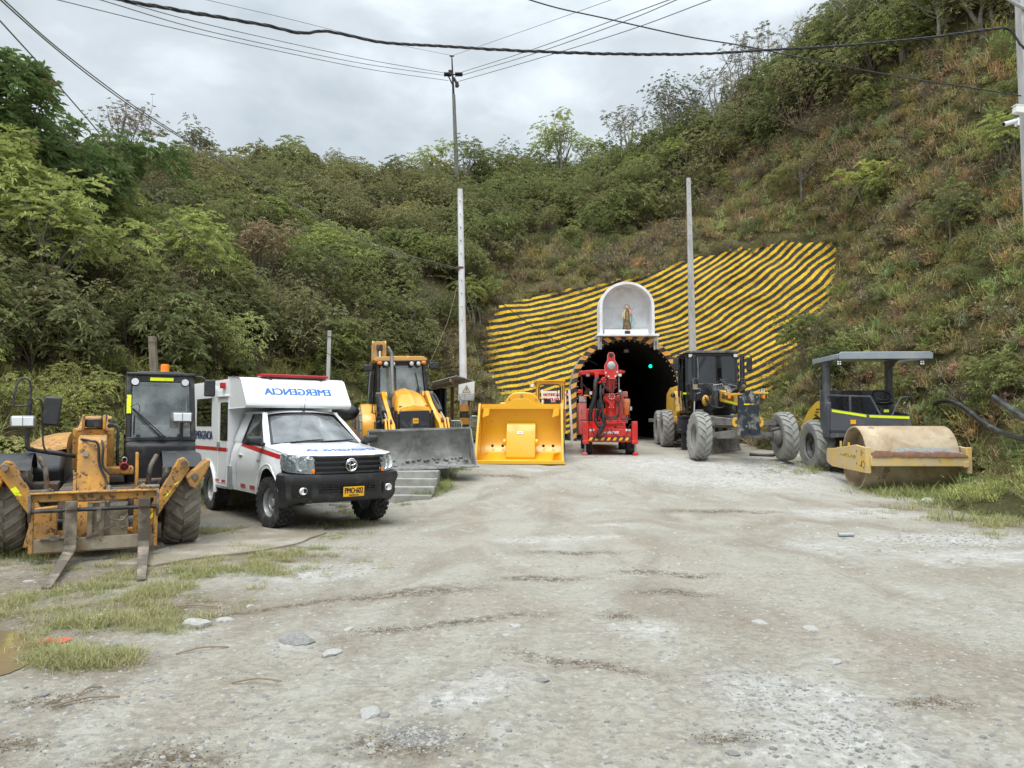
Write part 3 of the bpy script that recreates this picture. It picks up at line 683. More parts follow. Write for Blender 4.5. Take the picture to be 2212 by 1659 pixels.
def build_face():
    st = 0.11; xs = np.arange(-2.0, 14.6, st); zs = np.arange(0.4, 11.2, st)
    vs, phs, idx = [], [], {}; fs = []
    for j, z in enumerate(zs):
        for i, x in enumerate(xs):
            nz = mn.fractal(Vector((x * 0.55, z * 0.55, 3.3)), 0.9, 2.0, 4); n2_ = mn.noise(Vector((x * 0.30, z * 0.7, 8.0)))
            ph_n = mn.noise(Vector((x * 0.9, z * 1.3, 1.0)))
            u_ = 1106 + x * FX / 31.8; v_ = 914 - (z - 1.6) * FX / 32.2
            s_ = np.interp(u_, [1040, 1300, 1500, 1700, 1850], [14.4, 14.4, 14.8, 17.0, 17.0])
            h_ = np.interp(u_, uu, hh)
            lowleft = max(0.0, (v_ - 690) / 120.0) * np.interp(u_, [1060, 1350], [0, 1]) * 20.0
            vs.append((x, yface(x, z) + 0.24 * nz + 0.05 * mn.noise(Vector((x * 2.2, z * 3.5, 6))), z)); phs.append((v_ - h_ + lowleft) / s_ + 20 + 0.26 * ph_n + 0.40 * n2_)
    nx = len(xs)
    for j in range(len(zs) - 1):
        for i in range(nx - 1):
            x, z = xs[i] + st / 2, zs[j] + st / 2
            jx = 0.16 * mn.noise(Vector((x * 2, z * 2, 0))) + 0.10 * mn.noise(Vector((x * 6, z * 6, 4)))
            if not inpoly(x + jx, z + jx * 1.3, face_xz): continue
            dx = abs(x - TX)
            if z < TZ and dx < TR + 0.08: continue
            if z >= TZ and math.hypot(dx, z - TZ) < TR + 0.08: continue
            a = j * nx + i; fs.append((a, a + 1, a + nx + 1, a + nx))
    me = bpy.data.meshes.new('shotcrete_face'); me.from_pydata(vs, [], fs)
    at_ = me.attributes.new('phase', 'FLOAT', 'POINT'); at_.data.foreach_set('value', phs)
    me.polygons.foreach_set('use_smooth', [True] * len(fs)); me.materials.append(MATS['striped_face'])
    bm_ = bmesh.new(); bm_.from_mesh(me); bmesh.ops.delete(bm_, geom=[v for v in bm_.verts if not v.link_faces], context='VERTS'); bm_.to_mesh(me); bm_.free(); me.update()
    o = bpy.data.objects.new('shotcrete_face', me); COL.objects.link(o)
    tag(o, 'rough rock face painted with wavy yellow and black stripes around the tunnel mouth', 'rock face')
    return o
face = build_face()

# ------------------------------------------------------------------ tunnel
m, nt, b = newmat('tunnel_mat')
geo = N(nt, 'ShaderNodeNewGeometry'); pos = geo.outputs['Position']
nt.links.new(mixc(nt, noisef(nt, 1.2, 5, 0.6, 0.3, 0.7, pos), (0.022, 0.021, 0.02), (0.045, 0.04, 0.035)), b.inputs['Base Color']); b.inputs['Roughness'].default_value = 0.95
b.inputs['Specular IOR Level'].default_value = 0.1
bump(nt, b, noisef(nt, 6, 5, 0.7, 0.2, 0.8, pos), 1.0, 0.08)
tun = thing('tunnel', 'dark arched tunnel mouth with an orange and black striped rim', 'tunnel', (TX, TY, 0.8))
def arch(r, n=28, z0=0.0):
    zc = TZ - 0.8
    pts = [(-r, z0)] + [(-r, zc * k / 4) for k in range(1, 4)] + [(-r * math.cos(math.pi * i / n), zc + r * math.sin(math.pi * i / n)) for i in range(n + 1)] + [(r, zc * k / 4) for k in (3, 2, 1)] + [(r, z0)]
    return pts
b = MB(); rows = []
ywalk = [0.0, 0.02] + [0.35 * k for k in range(1, 30)] + [12 + 3 * k for k in range(22)]
for k, y in enumerate(ywalk):
    wob = 0.0 if y < 0.1 else (0.03 if k % 2 else -0.03)
    bendx = -0.010 * max(0, y - 8) ** 1.9 * 0.35
    rows.append([(px * (1 + wob * 0.4) + bendx, y, pz + (wob if pz > 1 else 0)) for px, pz in arch(TR, z0=-0.3)])
b.grid(rows); rows[-1]
b.f.append(tuple(range(len(b.v) - len(rows[0]), len(b.v))))
o = b.obj('lining', 'tunnel_mat', tun, smooth=50)
b = MB(); rows = [[(px, y, pz) for px, pz in arch(r_, z0=-0.3)] for r_, y in ((TR, 0.0), (TR + 0.22, 0.0), (TR + 0.22, 2.6))]
b.grid(rows); b.obj('portal_collar', 'conc', tun, smooth=40)
# rim plates, one by one
zc = TZ - 0.8; per = []
Lw = zc; La = math.pi * (TR + 0.14); tot = 2 * Lw + La; step = 0.205
def rim_pt(s, r):
    if s < Lw: return (-r, s)
    if s < Lw + La:
        a = (s - Lw) / La * math.pi; return (-r * math.cos(a), zc + r * math.sin(a))
    return (r, zc - (s - Lw - La))
k = 0; s = 0.02; first = {}
while s < tot - step:
    sk = -0.13 if s + step / 2 < tot / 2 else 0.13
    q = []
    for (ds, r_) in ((0.004, TR + 0.01), (step - 0.004, TR + 0.01)): q.append(rim_pt(min(s + ds, tot), r_))
    for (ds, r_) in ((step - 0.004 + sk, TR + 0.23), (0.004 + sk, TR + 0.23)): q.append(rim_pt(min(s + ds, tot), r_))
    b = MB(); b.prism(q, 'y', -0.035, -0.004)
    b.obj('rim_plate', 'band_orange' if k % 2 else 'band_black', tun, smooth=0)
    s += step; k += 1
# bolts round the inner flange
b = MB()
for i in range(46):
    px, pz = rim_pt(0.1 + i * (tot - 0.2) / 45, TR - 0.05); b.cyl((px, 0.10, pz), (px, 0.06, pz), 0.018, n=6)
b.obj('bolt_row', 'sticker_white', tun)['kind'] = 'stuff'
lp = P(1405, 791, 33.4)
gl = thing('signal_lamp', 'small green lamp glowing inside the dark tunnel', 'lamp', lp)
MB().sphere((0, 0, 0), 0.075, 16, 10).obj('bulb', 'green_lamp', gl)
MB().lathe([(0.08, 0.02), (0.09, -0.03), (0.08, -0.06), (0.001, -0.06)][::-1], (0, 0.08, 0), 'y', 16).obj('housing', 'black_metal', gl)
lamp = thing('floodlight', 'small square floodlight hung under the crown of the tunnel', 'lamp', (4.95, 33.2, 4.72))
MB().box((0, 0, 0), (0.22, 0.10, 0.15)).box((0, 0.02, 0.10), (0.03, 0.03, 0.1)).obj('casing', 'frame_dusty', lamp, 0.01)
MB().box((0, -0.055, 0), (0.16, 0.012, 0.10)).obj('lamp_face', 'steel', lamp)
# ------------------------------------------------------------------ foliage material: colour from the plant's own tint, leaf-to-leaf variation from the mesh
def leafmat(name, trans=0.3, rough=0.5, spec=0.25, default=(0.07, 0.09, 0.03)):
    m = bpy.data.materials.new(name); m.use_nodes = True; nt = m.node_tree; nt.nodes.clear(); MATS[name] = m
    o = N(nt, 'ShaderNodeOutputMaterial'); b = N(nt, 'ShaderNodeBsdfPrincipled', inp={'Roughness': rough, 'Specular IOR Level': spec})
    t = N(nt, 'ShaderNodeAttribute', attribute_type='INSTANCER', attribute_name='tint')
    lv = N(nt, 'ShaderNodeAttribute', attribute_name='lv')
    sep = N(nt, 'ShaderNodeSeparateColor'); nt.links.new(lv.outputs['Color'], sep.inputs[0])
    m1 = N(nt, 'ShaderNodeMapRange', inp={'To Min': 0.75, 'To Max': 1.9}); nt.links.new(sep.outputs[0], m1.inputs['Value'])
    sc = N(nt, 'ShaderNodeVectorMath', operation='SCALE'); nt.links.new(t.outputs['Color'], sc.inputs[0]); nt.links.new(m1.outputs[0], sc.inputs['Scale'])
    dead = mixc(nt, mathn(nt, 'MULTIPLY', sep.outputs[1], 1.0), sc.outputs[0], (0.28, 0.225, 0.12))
    nt.links.new(dead, b.inputs['Base Color'])
    tl = N(nt, 'ShaderNodeBsdfTranslucent'); nt.links.new(dead, tl.inputs[0])
    mxs = N(nt, 'ShaderNodeMixShader', inp={0: trans}); nt.links.new(b.outputs[0], mxs.inputs[1]); nt.links.new(tl.outputs[0], mxs.inputs[2]); nt.links.new(mxs.outputs[0], o.inputs[0])
    return m
leafmat('leaf'); leafmat('grass', 0.25, 0.6, 0.15); 
paint('bark', (0.16, 0.145, 0.12), 0.95, dirt=(0.30, 0.28, 0.24), amt=0.4, scale=6, bmp=0.7)
paint('bark_pale', (0.34, 0.32, 0.28), 0.9, dirt=(0.15, 0.13, 0.11), amt=0.4, scale=6, bmp=0.7)
paint('twig', (0.17, 0.135, 0.10), 0.95, bmp=0)

class Leafy:
    """collects leaves and stems with a per-vertex value for shade variation"""
    def __init__(s): s.v = []; s.f = []; s.c = []; s.mi = []
    def leaf(s, p, d, up, L_, W_, val, dead=0.0, droop=0.25):
        d = d.normalized(); side = d.cross(up)
        side = side.normalized() if side.length > 1e-5 else d.orthogonal().normalized()
        nrm = side.cross(d)
        o = len(s.v); m_ = p + d * (L_ * 0.5) + nrm * (L_ * 0.05); tip = p + d * L_ - Vector((0, 0, L_ * droop))
        s.v += [tuple(p), tuple(m_ + side * W_ * 0.5 + nrm * W_ * 0.15), tuple(tip), tuple(m_ - side * W_ * 0.5 + nrm * W_ * 0.15)]
        s.f += [(o, o + 1, o + 2), (o, o + 2, o + 3)]; s.mi += [0, 0]
        s.c += [(val, dead, 0, 1)] * 4
    def blade(s, p, d, L_, W_, val, dead=0.0, bend=0.5):
        d = d.normalized(); side = d.cross(Vector((0, 0, 1)))
        side = side.normalized() if side.length > 1e-5 else Vector((1, 0, 0))
        hd = Vector((d.x, d.y, 0)); o = len(s.v); n = 3
        for i in range(n):
            t = i / n; q = p + d * L_ * t + hd * bend * L_ * t * t * 0.5 - Vector((0, 0, bend * L_ * t ** 2.4 * 0.5)); w = W_ * (1 - t * 0.5)
            s.v += [tuple(q - side * w / 2), tuple(q + side * w / 2)]
        t = 1.0; q = p + d * L_ + hd * bend * L_ * 0.5 - Vector((0, 0, bend * L_ * 0.5)); s.v.append(tuple(q))
        s.f += [(o, o + 1, o + 3, o + 2), (o + 2, o + 3, o + 5, o + 4), (o + 4, o + 5, o + 6)]; s.mi += [0] * 3
        s.c += [(val, dead, 0, 1)] * 7
    def stick(s, pts, r0, r1, n=3):
        b = MB(); b.tube(pts, [r0 + (r1 - r0) * i / (len(pts) - 1) for i in range(len(pts))], n=n, caps=False)
        o = len(s.v); s.v += b.v; s.f += [tuple(i + o for i in f) for f in b.f]; s.mi += [1] * len(b.f); s.c += [(0.5, 0, 0, 1)] * len(b.v)
    def mesh(s, name, m0='leaf', m1='twig'):
        me = bpy.data.meshes.new(name); me.from_pydata(s.v, [], s.f); me.materials.append(MATS[m0]); me.materials.append(MATS[m1])
        me.polygons.foreach_set('material_index', s.mi)
        a = me.color_attributes.new('lv', 'FLOAT_COLOR', 'POINT'); a.data.foreach_set('color', np.array(s.c, float).ravel()); me.update()
        return me
def rdir(r, zmin=-1, zmax=1):
    z = r.uniform(zmin, zmax); a = r.uniform(0, 2 * math.pi); q = math.sqrt(max(0, 1 - z * z)); return Vector((q * math.cos(a), q * math.sin(a), z))
UP = Vector((0, 0, 1))
def whorl(lf, p, d, n, L_, W_, r, val, dead=0):
    for k in range(n):
        a = 2 * math.pi * k / n + r.uniform(-.3, .3); o1 = d.orthogonal().normalized(); o2 = d.cross(o1)
        q = (o1 * math.cos(a) + o2 * math.sin(a)) * r.uniform(.7, 1.1) + d * r.uniform(.15, .9)
        lf.leaf(p, q, UP, L_ * r.uniform(.7, 1.15), W_, min(1, max(0, val + r.uniform(-.15, .15))), dead if r.random() < .8 else 0)
def crown(lf, c, rx, rz, nwh, per, L_, W_, r, val=0.5, shell=0.55, dead_p=0.04):
    """whorls in a lumpy volume: several lobes, thinner inside"""
    lobes = [(c + Vector((r.gauss(0, .42) * rx, r.gauss(0, .42) * rx, r.gauss(0, .40) * rz)), r.uniform(.38, .62)) for _ in range(9)] + [(c, .6)]
    for i in range(nwh):
        lc, lr = lobes[r.randrange(len(lobes))]; d = rdir(r, -0.5, 1); k = r.uniform(shell, 1.08)
        p = lc + Vector((d.x * lr * rx * k, d.y * lr * rx * k, d.z * lr * rz * k))
        dd = (d * .6 + UP * .7 + rdir(r) * .3).normalized()
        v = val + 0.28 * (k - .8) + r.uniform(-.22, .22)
        whorl(lf, p, dd, per, L_, W_, r, v, 1.0 if r.random() < dead_p else 0.0)
def limbs(lf, base, top, rx, rz, n, r, r0=0.05, cc=None):
    cc = cc or top
    for i in range(n):
        d = rdir(r, -.1, 1); e = cc + Vector((d.x * rx * .8, d.y * rx * .8, d.z * rz * .8)); t = r.uniform(.25, .9)
        s_ = base.lerp(top, t); mid = s_.lerp(e, .5) + rdir(r) * rx * .12 + UP * rx * .05
        lf.stick([s_, mid, e], r0 * .5, r0 * .12, 3)
PR = {}
def build_protos():
    r = random.Random(5)
    for k in range(3):   # leafy shrub with rosettes at the tips
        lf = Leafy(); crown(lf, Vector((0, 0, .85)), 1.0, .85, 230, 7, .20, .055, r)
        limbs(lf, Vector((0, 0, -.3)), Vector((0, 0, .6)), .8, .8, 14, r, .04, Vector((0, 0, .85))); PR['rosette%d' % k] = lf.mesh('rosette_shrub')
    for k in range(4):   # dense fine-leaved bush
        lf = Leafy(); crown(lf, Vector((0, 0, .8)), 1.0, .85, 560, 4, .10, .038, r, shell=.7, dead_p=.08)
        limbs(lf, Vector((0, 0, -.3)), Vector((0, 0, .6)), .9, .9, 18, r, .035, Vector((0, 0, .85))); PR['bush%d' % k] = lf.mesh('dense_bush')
    for k in range(3):   # twiggy, half bare
        lf = Leafy()
        for i in range(46):
            d = rdir(r, .25, 1); L_ = r.uniform(.6, 1.5); p0 = Vector((r.gauss(0, .12), r.gauss(0, .12), -.1))
            p1 = p0 + d * L_ * .5 + rdir(r) * .08; p2 = p0 + d * L_ + UP * .12 + rdir(r) * .15; lf.stick([p0, p1, p2], .014, .005, 3)
            for j in range(3):
                q = p1.lerp(p2, r.random()); e = q + (d + rdir(r) * .8).normalized() * r.uniform(.15, .4); lf.stick([q, e], .007, .003, 3)
                if r.random() < .55: whorl(lf, e, d, 4, .11, .035, r, r.uniform(.2, .8), 1.0 if r.random() < .3 else 0)
        PR['twiggy%d' % k] = lf.mesh('twiggy_bush')
    for k in range(4):   # rough grass / bramble tuft
        lf = Leafy()
        for i in range(85):
            d = (rdir(r, .2, 1) + UP * .5).normalized(); lf.blade(Vector((r.gauss(0, .16), r.gauss(0, .16), -.05)), d, r.uniform(.35, .85), .022, r.uniform(.15, 1), 1.0 if r.random() < .34 else 0, r.uniform(.2, .9))
        for i in range(16):
            p = Vector((r.gauss(0, .25), r.gauss(0, .25), r.uniform(.05, .4))); whorl(lf, p, (UP + rdir(r) * .5).normalized(), 5, .09, .035, r, r.uniform(.2, .9))
        PR['tuft%d' % k] = lf.mesh('rough_tuft', 'grass')
    for k in range(3):   # short turf tuft
        lf = Leafy()
        for i in range(60):
            d = (rdir(r, .2, 1) + UP * .4).normalized(); lf.blade(Vector((r.gauss(0, .07), r.gauss(0, .07), -.01)), d, r.uniform(.06, .20), .005, r.uniform(.2, 1), 1.0 if r.random() < .14 else 0, r.uniform(.2, 1.1))
        PR['turf%d' % k] = lf.mesh('turf_tuft', 'grass')
    for k in range(2):   # fern: arching fronds with leaflets
        lf = Leafy()
        for i in range(13):
            a = 2 * math.pi * i / 13 + r.uniform(-.2, .2); L_ = r.uniform(.7, 1.1); prev = None; pts = []
            for j in range(12):
                t = j / 11; pts.append(Vector((math.cos(a) * L_ * t * .95, math.sin(a) * L_ * t * .95, L_ * (.95 * t - .85 * t * t) + .02)))
            lf.stick(pts[::3] + [pts[-1]], .008, .003, 3); dead = 1.0 if r.random() < .12 else 0
            for j in range(2, 12):
                t = j / 11; d = (pts[j] - pts[j - 1]).normalized(); sd_ = d.cross(UP).normalized(); ll = L_ * .30 * math.sin(math.pi * (t * .85 + .12)); v = r.uniform(.35, .75)
                for sg in (-1, 1):
                    lf.leaf(pts[j], sd_ * sg + d * .45, UP, ll, .055, v, dead, .15); lf.leaf((pts[j] + pts[j - 1]) / 2, sd_ * sg + d * .45, UP, ll, .055, v, dead, .15)
        PR['fern%d' % k] = lf.mesh('fern')
    for k in range(2):   # upright herb with long leaves
        lf = Leafy()
        for i in range(12):
            p0 = Vector((r.gauss(0, .16), r.gauss(0, .16), -.05)); H_ = r.uniform(.45, .95); p1 = p0 + Vector((r.gauss(0, .1), r.gauss(0, .1), H_)); lf.stick([p0, p1], .008, .004, 3)
            for j in range(5): whorl(lf, p0.lerp(p1, .3 + .17 * j), UP, 5, .17, .035, r, .4 + .1 * j)
        PR['herb%d' % k] = lf.mesh('leafy_herb')
build_protos()

def pebble(seed, name='pebble', mat='rock', sub=1, flat=.6):
    r = random.Random(seed); bm_ = bmesh.new(); bmesh.ops.create_icosphere(bm_, subdivisions=sub, radius=1.0)
    for v in bm_.verts:
        n_ = mn.noise(v.co * 1.1 + Vector((seed * 3.1, 0, 0))); v.co *= 1 + .35 * n_ + r.uniform(-.06, .06); v.co.z *= flat
    for _ in range(3):   # flat broken sides
        d = rdir(r, -.2, .8); k = r.uniform(.55, .8)
        for v in bm_.verts:
            e = v.co.dot(d) - k
            if e > 0: v.co -= d * e
    me = bpy.data.meshes.new(name); bm_.to_mesh(me); bm_.free(); me.materials.append(MATS[mat]); return me
for k in range(4): PR['pebble%d' % k] = pebble(k + 1, mat='rock'); PR['chip%d' % k] = pebble(k + 11, mat='rock_pale', flat=.4)

def scatter(name, label, items, mat=None):
    """items: (location, euler, scale, proto key, tint). One object; geometry nodes place the plants."""
    keys = sorted(set(i[3] for i in items)); col = bpy.data.collections.new(name + '_kinds')
    for k_, key in enumerate(keys): col.objects.link(bpy.data.objects.new('%03d_%s' % (k_, key), PR[key]))
    n = len(items); me = bpy.data.meshes.new(name); me.vertices.add(n)
    me.vertices.foreach_set('co', np.array([tuple(i[0]) for i in items], float).ravel())
    def at(nm, typ, arr, f):
        a = me.attributes.new(nm, typ, 'POINT'); a.data.foreach_set(f, np.array(arr, float if f != 'value' or typ == 'FLOAT' else int).ravel())
    at('rot', 'FLOAT_VECTOR', [tuple(i[1]) for i in items], 'vector')
    at('scl', 'FLOAT_VECTOR', [((i[2],) * 3 if not isinstance(i[2], tuple) else i[2]) for i in items], 'vector')
    at('idx', 'INT', [keys.index(i[3]) for i in items], 'value')
    at('tint', 'FLOAT_COLOR', [tuple(i[4]) + (1.0,) for i in items], 'color')
    o = bpy.data.objects.new(name, me); COL.objects.link(o); tag(o, label, kind='stuff')
    ng = bpy.data.node_groups.new(name, 'GeometryNodeTree')
    ng.interface.new_socket('Geometry', in_out='INPUT', socket_type='NodeSocketGeometry'); ng.interface.new_socket('Geometry', in_out='OUTPUT', socket_type='NodeSocketGeometry')
    gi = N(ng, 'NodeGroupInput'); go = N(ng, 'NodeGroupOutput'); m2p = N(ng, 'GeometryNodeMeshToPoints'); iop = N(ng, 'GeometryNodeInstanceOnPoints')
    ci = N(ng, 'GeometryNodeCollectionInfo'); ci.inputs[0].default_value = col; ci.inputs['Separate Children'].default_value = True; ci.inputs['Reset Children'].default_value = True
    def na(nm, t): q = N(ng, 'GeometryNodeInputNamedAttribute', data_type=t); q.inputs[0].default_value = nm; return [x for x in q.outputs if x.enabled][0]
    e2r = N(ng, 'FunctionNodeEulerToRotation'); l = ng.links.new
    l(gi.outputs[0], m2p.inputs[0]); l(m2p.outputs[0], iop.inputs['Points']); l(ci.outputs[0], iop.inputs['Instance'])
    iop.inputs['Pick Instance'].default_value = True; l(na('idx', 'INT'), iop.inputs['Instance Index'])
    l(na('rot', 'FLOAT_VECTOR'), e2r.inputs[0]); l(e2r.outputs[0], iop.inputs['Rotation']); l(na('scl', 'FLOAT_VECTOR'), iop.inputs['Scale'])
    l(iop.outputs[0], go.inputs[0])
    md = o.modifiers.new('scatter', 'NODES'); md.node_group = ng
    return o

# ---- where things grow on the slope
FX1 = FX
def proj(p):
    """world point -> photo reading, used only to choose what is worth planting"""
    d = Vector(p) - Vector((0, 0, CAM_H)); y = d.y * cp + d.z * sp; z = -d.y * sp + d.z * cp
    if y < 0.5: return (-9999, -9999)
    return (1106 + FX * d.x / y, 829.5 - FX * z / y)
from mathutils.bvhtree import BVHTree
def bvh_of(o):
    me = o.data; return BVHTree.FromPolygons([v.co.copy() for v in me.vertices], [tuple(p.vertices) for p in me.polygons])
HB = bvh_of(hill); FB = bvh_of(face); GB = bvh_of(gnd)
CAMP = Vector((0, 0, CAM_H))
def seen(p, slack=1.5):
    d = p - CAMP; L_ = d.length; h = HB.ray_cast(CAMP, d / L_)
    return h[0] is None or h[3] > L_ - slack
def near_face(p): return FB.find_nearest(p)[3]
def on_hill(u, v):
    d = (P(u, v, 10) - CAMP).normalized(); h = HB.ray_cast(CAMP, d)
    return h[0] if h[0] is not None else None
DG = (0.11, 0.138, 0.058); MG = (0.19, 0.215, 0.082); LG = (0.30, 0.335, 0.115); OL = (0.265, 0.25, 0.11); BR = (0.33, 0.275, 0.165); GB_ = (0.165, 0.165, 0.09); YG = (0.38, 0.40, 0.13)
def mixt(r, *cs):
    w = [r.random() ** 1.8 for _ in cs]; s_ = sum(w); return tuple(sum(c[i] * k for c, k in zip(cs, w)) / s_ for i in range(3))
def band(u):   # height in the photo of the upper edge of the open grassy slope
    return np.interp(u, [960, 1040, 1120, 1300, 1480, 1600, 1720, 1850, 1950, 2100, 2300], [700, 600, 520, 505, 480, 330, 300, 200, 130, 70, 40])
def plant_hill():
    r = random.Random(21); A = []; B = []; C = []
    hm = hill.data; cand = []
    for f in hm.polygons:
        c_ = f.center
        if c_.z < gz(c_.x, c_.y) - .3 or c_.length > 75 or c_.y < 5: continue
        k = f.area * 5.2; k = int(k) + (r.random() < k - int(k))
        vs_ = [hm.vertices[i].co for i in f.vertices]
        for _ in range(k):
            s1, t1 = r.random(), r.random(); cand.append((vs_[0].lerp(vs_[1], s1).lerp(vs_[3].lerp(vs_[2], s1), t1), f.normal.copy()))
    for p, nn in cand:
        x, y = p.x, p.y
        if p.z < gz(x, y) + .02: continue
        u, v = proj(p)
        if u < -160 or u > 2380 or v < -120 or v > 1150: continue
        if not seen(p + UP * .5, 1.8): continue
        fd = near_face(p); 
        if fd < .8 and (p.y > yface(x, p.z) - .3 or fd < .35): continue
        if abs(x - TX) < 3.2 and y < 33.5: continue
        dist = p.length; cl = mn.fractal(Vector((x * .22, y * .22, 5.0)), .9, 2, 3); c2 = mn.fractal(Vector((x * .6, y * .6, 15.0)), .9, 2, 2)
        open_ = v > band(u) + 22 * c2 and u > 955
        left = u < 1010
        rot = (nn.y * -.35 + r.uniform(-.15, .15), nn.x * .35 + r.uniform(-.15, .15), r.uniform(0, 6.3))
        top = left is False and not open_
        thin = 1.0 if (open_ or (left and v > 780)) else .25
        if dist > 40: thin *= .8
        if r.random() > thin: continue
        for q in (0,):
            pj = p
            if dist < 19 and u > 1500:
                if r.random() < .8: A.append((pj, rot, r.uniform(.35, .7), 'tuft%d' % r.randrange(4), mixt(r, MG, YG, LG)))
                elif v < 1000: B.append((pj, rot, r.uniform(.4, .75), r.choice(['herb0', 'herb1', 'fern0', 'rosette1']), mixt(r, MG, DG)))
            elif open_:
                green = (cl * 1.6 + c2 + np.interp(u, [1000, 1500, 2000, 2212], [.1, -.1, .2, .5]) + np.interp(v, [100, 500, 900], [-.7, -.1, .45]))
                t = mixt(r, OL, BR, MG if green > .1 else OL); t = tuple(k * r.uniform(.9, 1.5) for k in t)
                k = r.random()
                if k < .86: A.append((pj, rot, r.uniform(.5, 1.05), 'tuft%d' % r.randrange(4), t))
                elif k < .89: A.append((pj, rot, r.uniform(.4, .8), 'twiggy%d' % r.randrange(3), t))
                elif green > 0.15 and k < .94: B.append((pj, rot, r.uniform(.35, .75), r.choice(['rosette0', 'rosette1', 'rosette2', 'herb0', 'herb1']), mixt(r, LG, MG, OL)))
                elif green > -.2: B.append((pj, rot, r.uniform(.25, .5), 'bush%d' % r.randrange(4), mixt(r, MG, OL, DG)))
                else: A.append((pj, rot, r.uniform(.5, .9), 'twiggy%d' % r.randrange(3), BR))
            elif left:
                low = v > 790 + 25 * c2; far = dist > 38; k = r.random()
                if low:
                    t = mixt(r, MG, YG, YG, OL)
                    if k < .66: A.append((pj, rot, r.uniform(.5, .95), 'tuft%d' % r.randrange(4), t))
                    elif k < .76: B.append((pj, rot, r.uniform(.5, .8), 'fern%d' % r.randrange(2), mixt(r, MG, LG, (0.09, .13, .05))))
                    elif k < .84: B.append((pj, rot, r.uniform(.4, .8), 'herb%d' % r.randrange(2), MG))
                    elif k < .90: B.append((pj, rot, r.uniform(.4, .8), 'bush%d' % r.randrange(4), t))
                else:
                    if k < .10 or dist < 10: A.append((pj, rot, r.uniform(.7, 1.1), 'tuft%d' % r.randrange(4), OL)); continue
                    if cl + .15 * c2 > .12: t = mixt(r, LG, MG, MG)
                    elif cl < -.28: t = mixt(r, DG, GB_, BR)
                    else: t = mixt(r, MG, DG, OL, GB_)
                    if far: t = mixt(r, t, GB_, OL)
                    s_ = r.uniform(.6, 1.25) * (1.2 if far else 1)
                    if k < .34 and cl > -.2: B.append((pj, rot, s_, 'rosette%d' % r.randrange(3), t))
                    elif k < .78: B.append((pj, rot, s_, 'bush%d' % r.randrange(4), t))
                    elif k < .90: A.append((pj, rot, s_, 'twiggy%d' % r.randrange(3), mixt(r, BR, OL)))
                    elif k < .94: B.append((pj, rot, s_ * .9, 'fern%d' % r.randrange(2), mixt(r, MG, OL)))
            else:        # wooded band above the open slope
                s_ = r.uniform(.8, 1.6); t = mixt(r, DG, MG, MG, OL) if cl < .2 else mixt(r, MG, LG, DG)
                k = r.random()
                if k < .6: B.append((pj, rot, s_, 'bush%d' % r.randrange(4), t))
                elif k < .8: B.append((pj, rot, s_, 'rosette%d' % r.randrange(3), t))
                elif k < .93: A.append((pj, rot, s_ * 1.1, 'twiggy%d' % r.randrange(3), mixt(r, BR, OL)))
    for i in range(len(face_xz)):
        (xa, za), (xb, zb) = face_xz[i], face_xz[(i + 1) % len(face_xz)]
        if min(za, zb) < 1.4: continue
        for _ in range(int(math.hypot(xb - xa, zb - za) * 6)):
            t = r.random(); x, z = xa + (xb - xa) * t + r.gauss(0, .12), za + (zb - za) * t + r.gauss(.08, .14)
            A.append((Vector((x, yface(x, z) + .02, z)), (r.uniform(.2, .7), r.uniform(-.3, .3), r.uniform(0, 6.3)), r.uniform(.22, .6), r.choice(['tuft0', 'tuft1', 'tuft2', 'tuft3', 'twiggy1']), mixt(r, OL, BR, MG)))
    scatter('hillside_grass', 'rough brown and olive grass and bramble covering the slopes', A)
    scatter('hillside_scrub', 'dense mixed green scrub covering the slopes', B)
plant_hill()

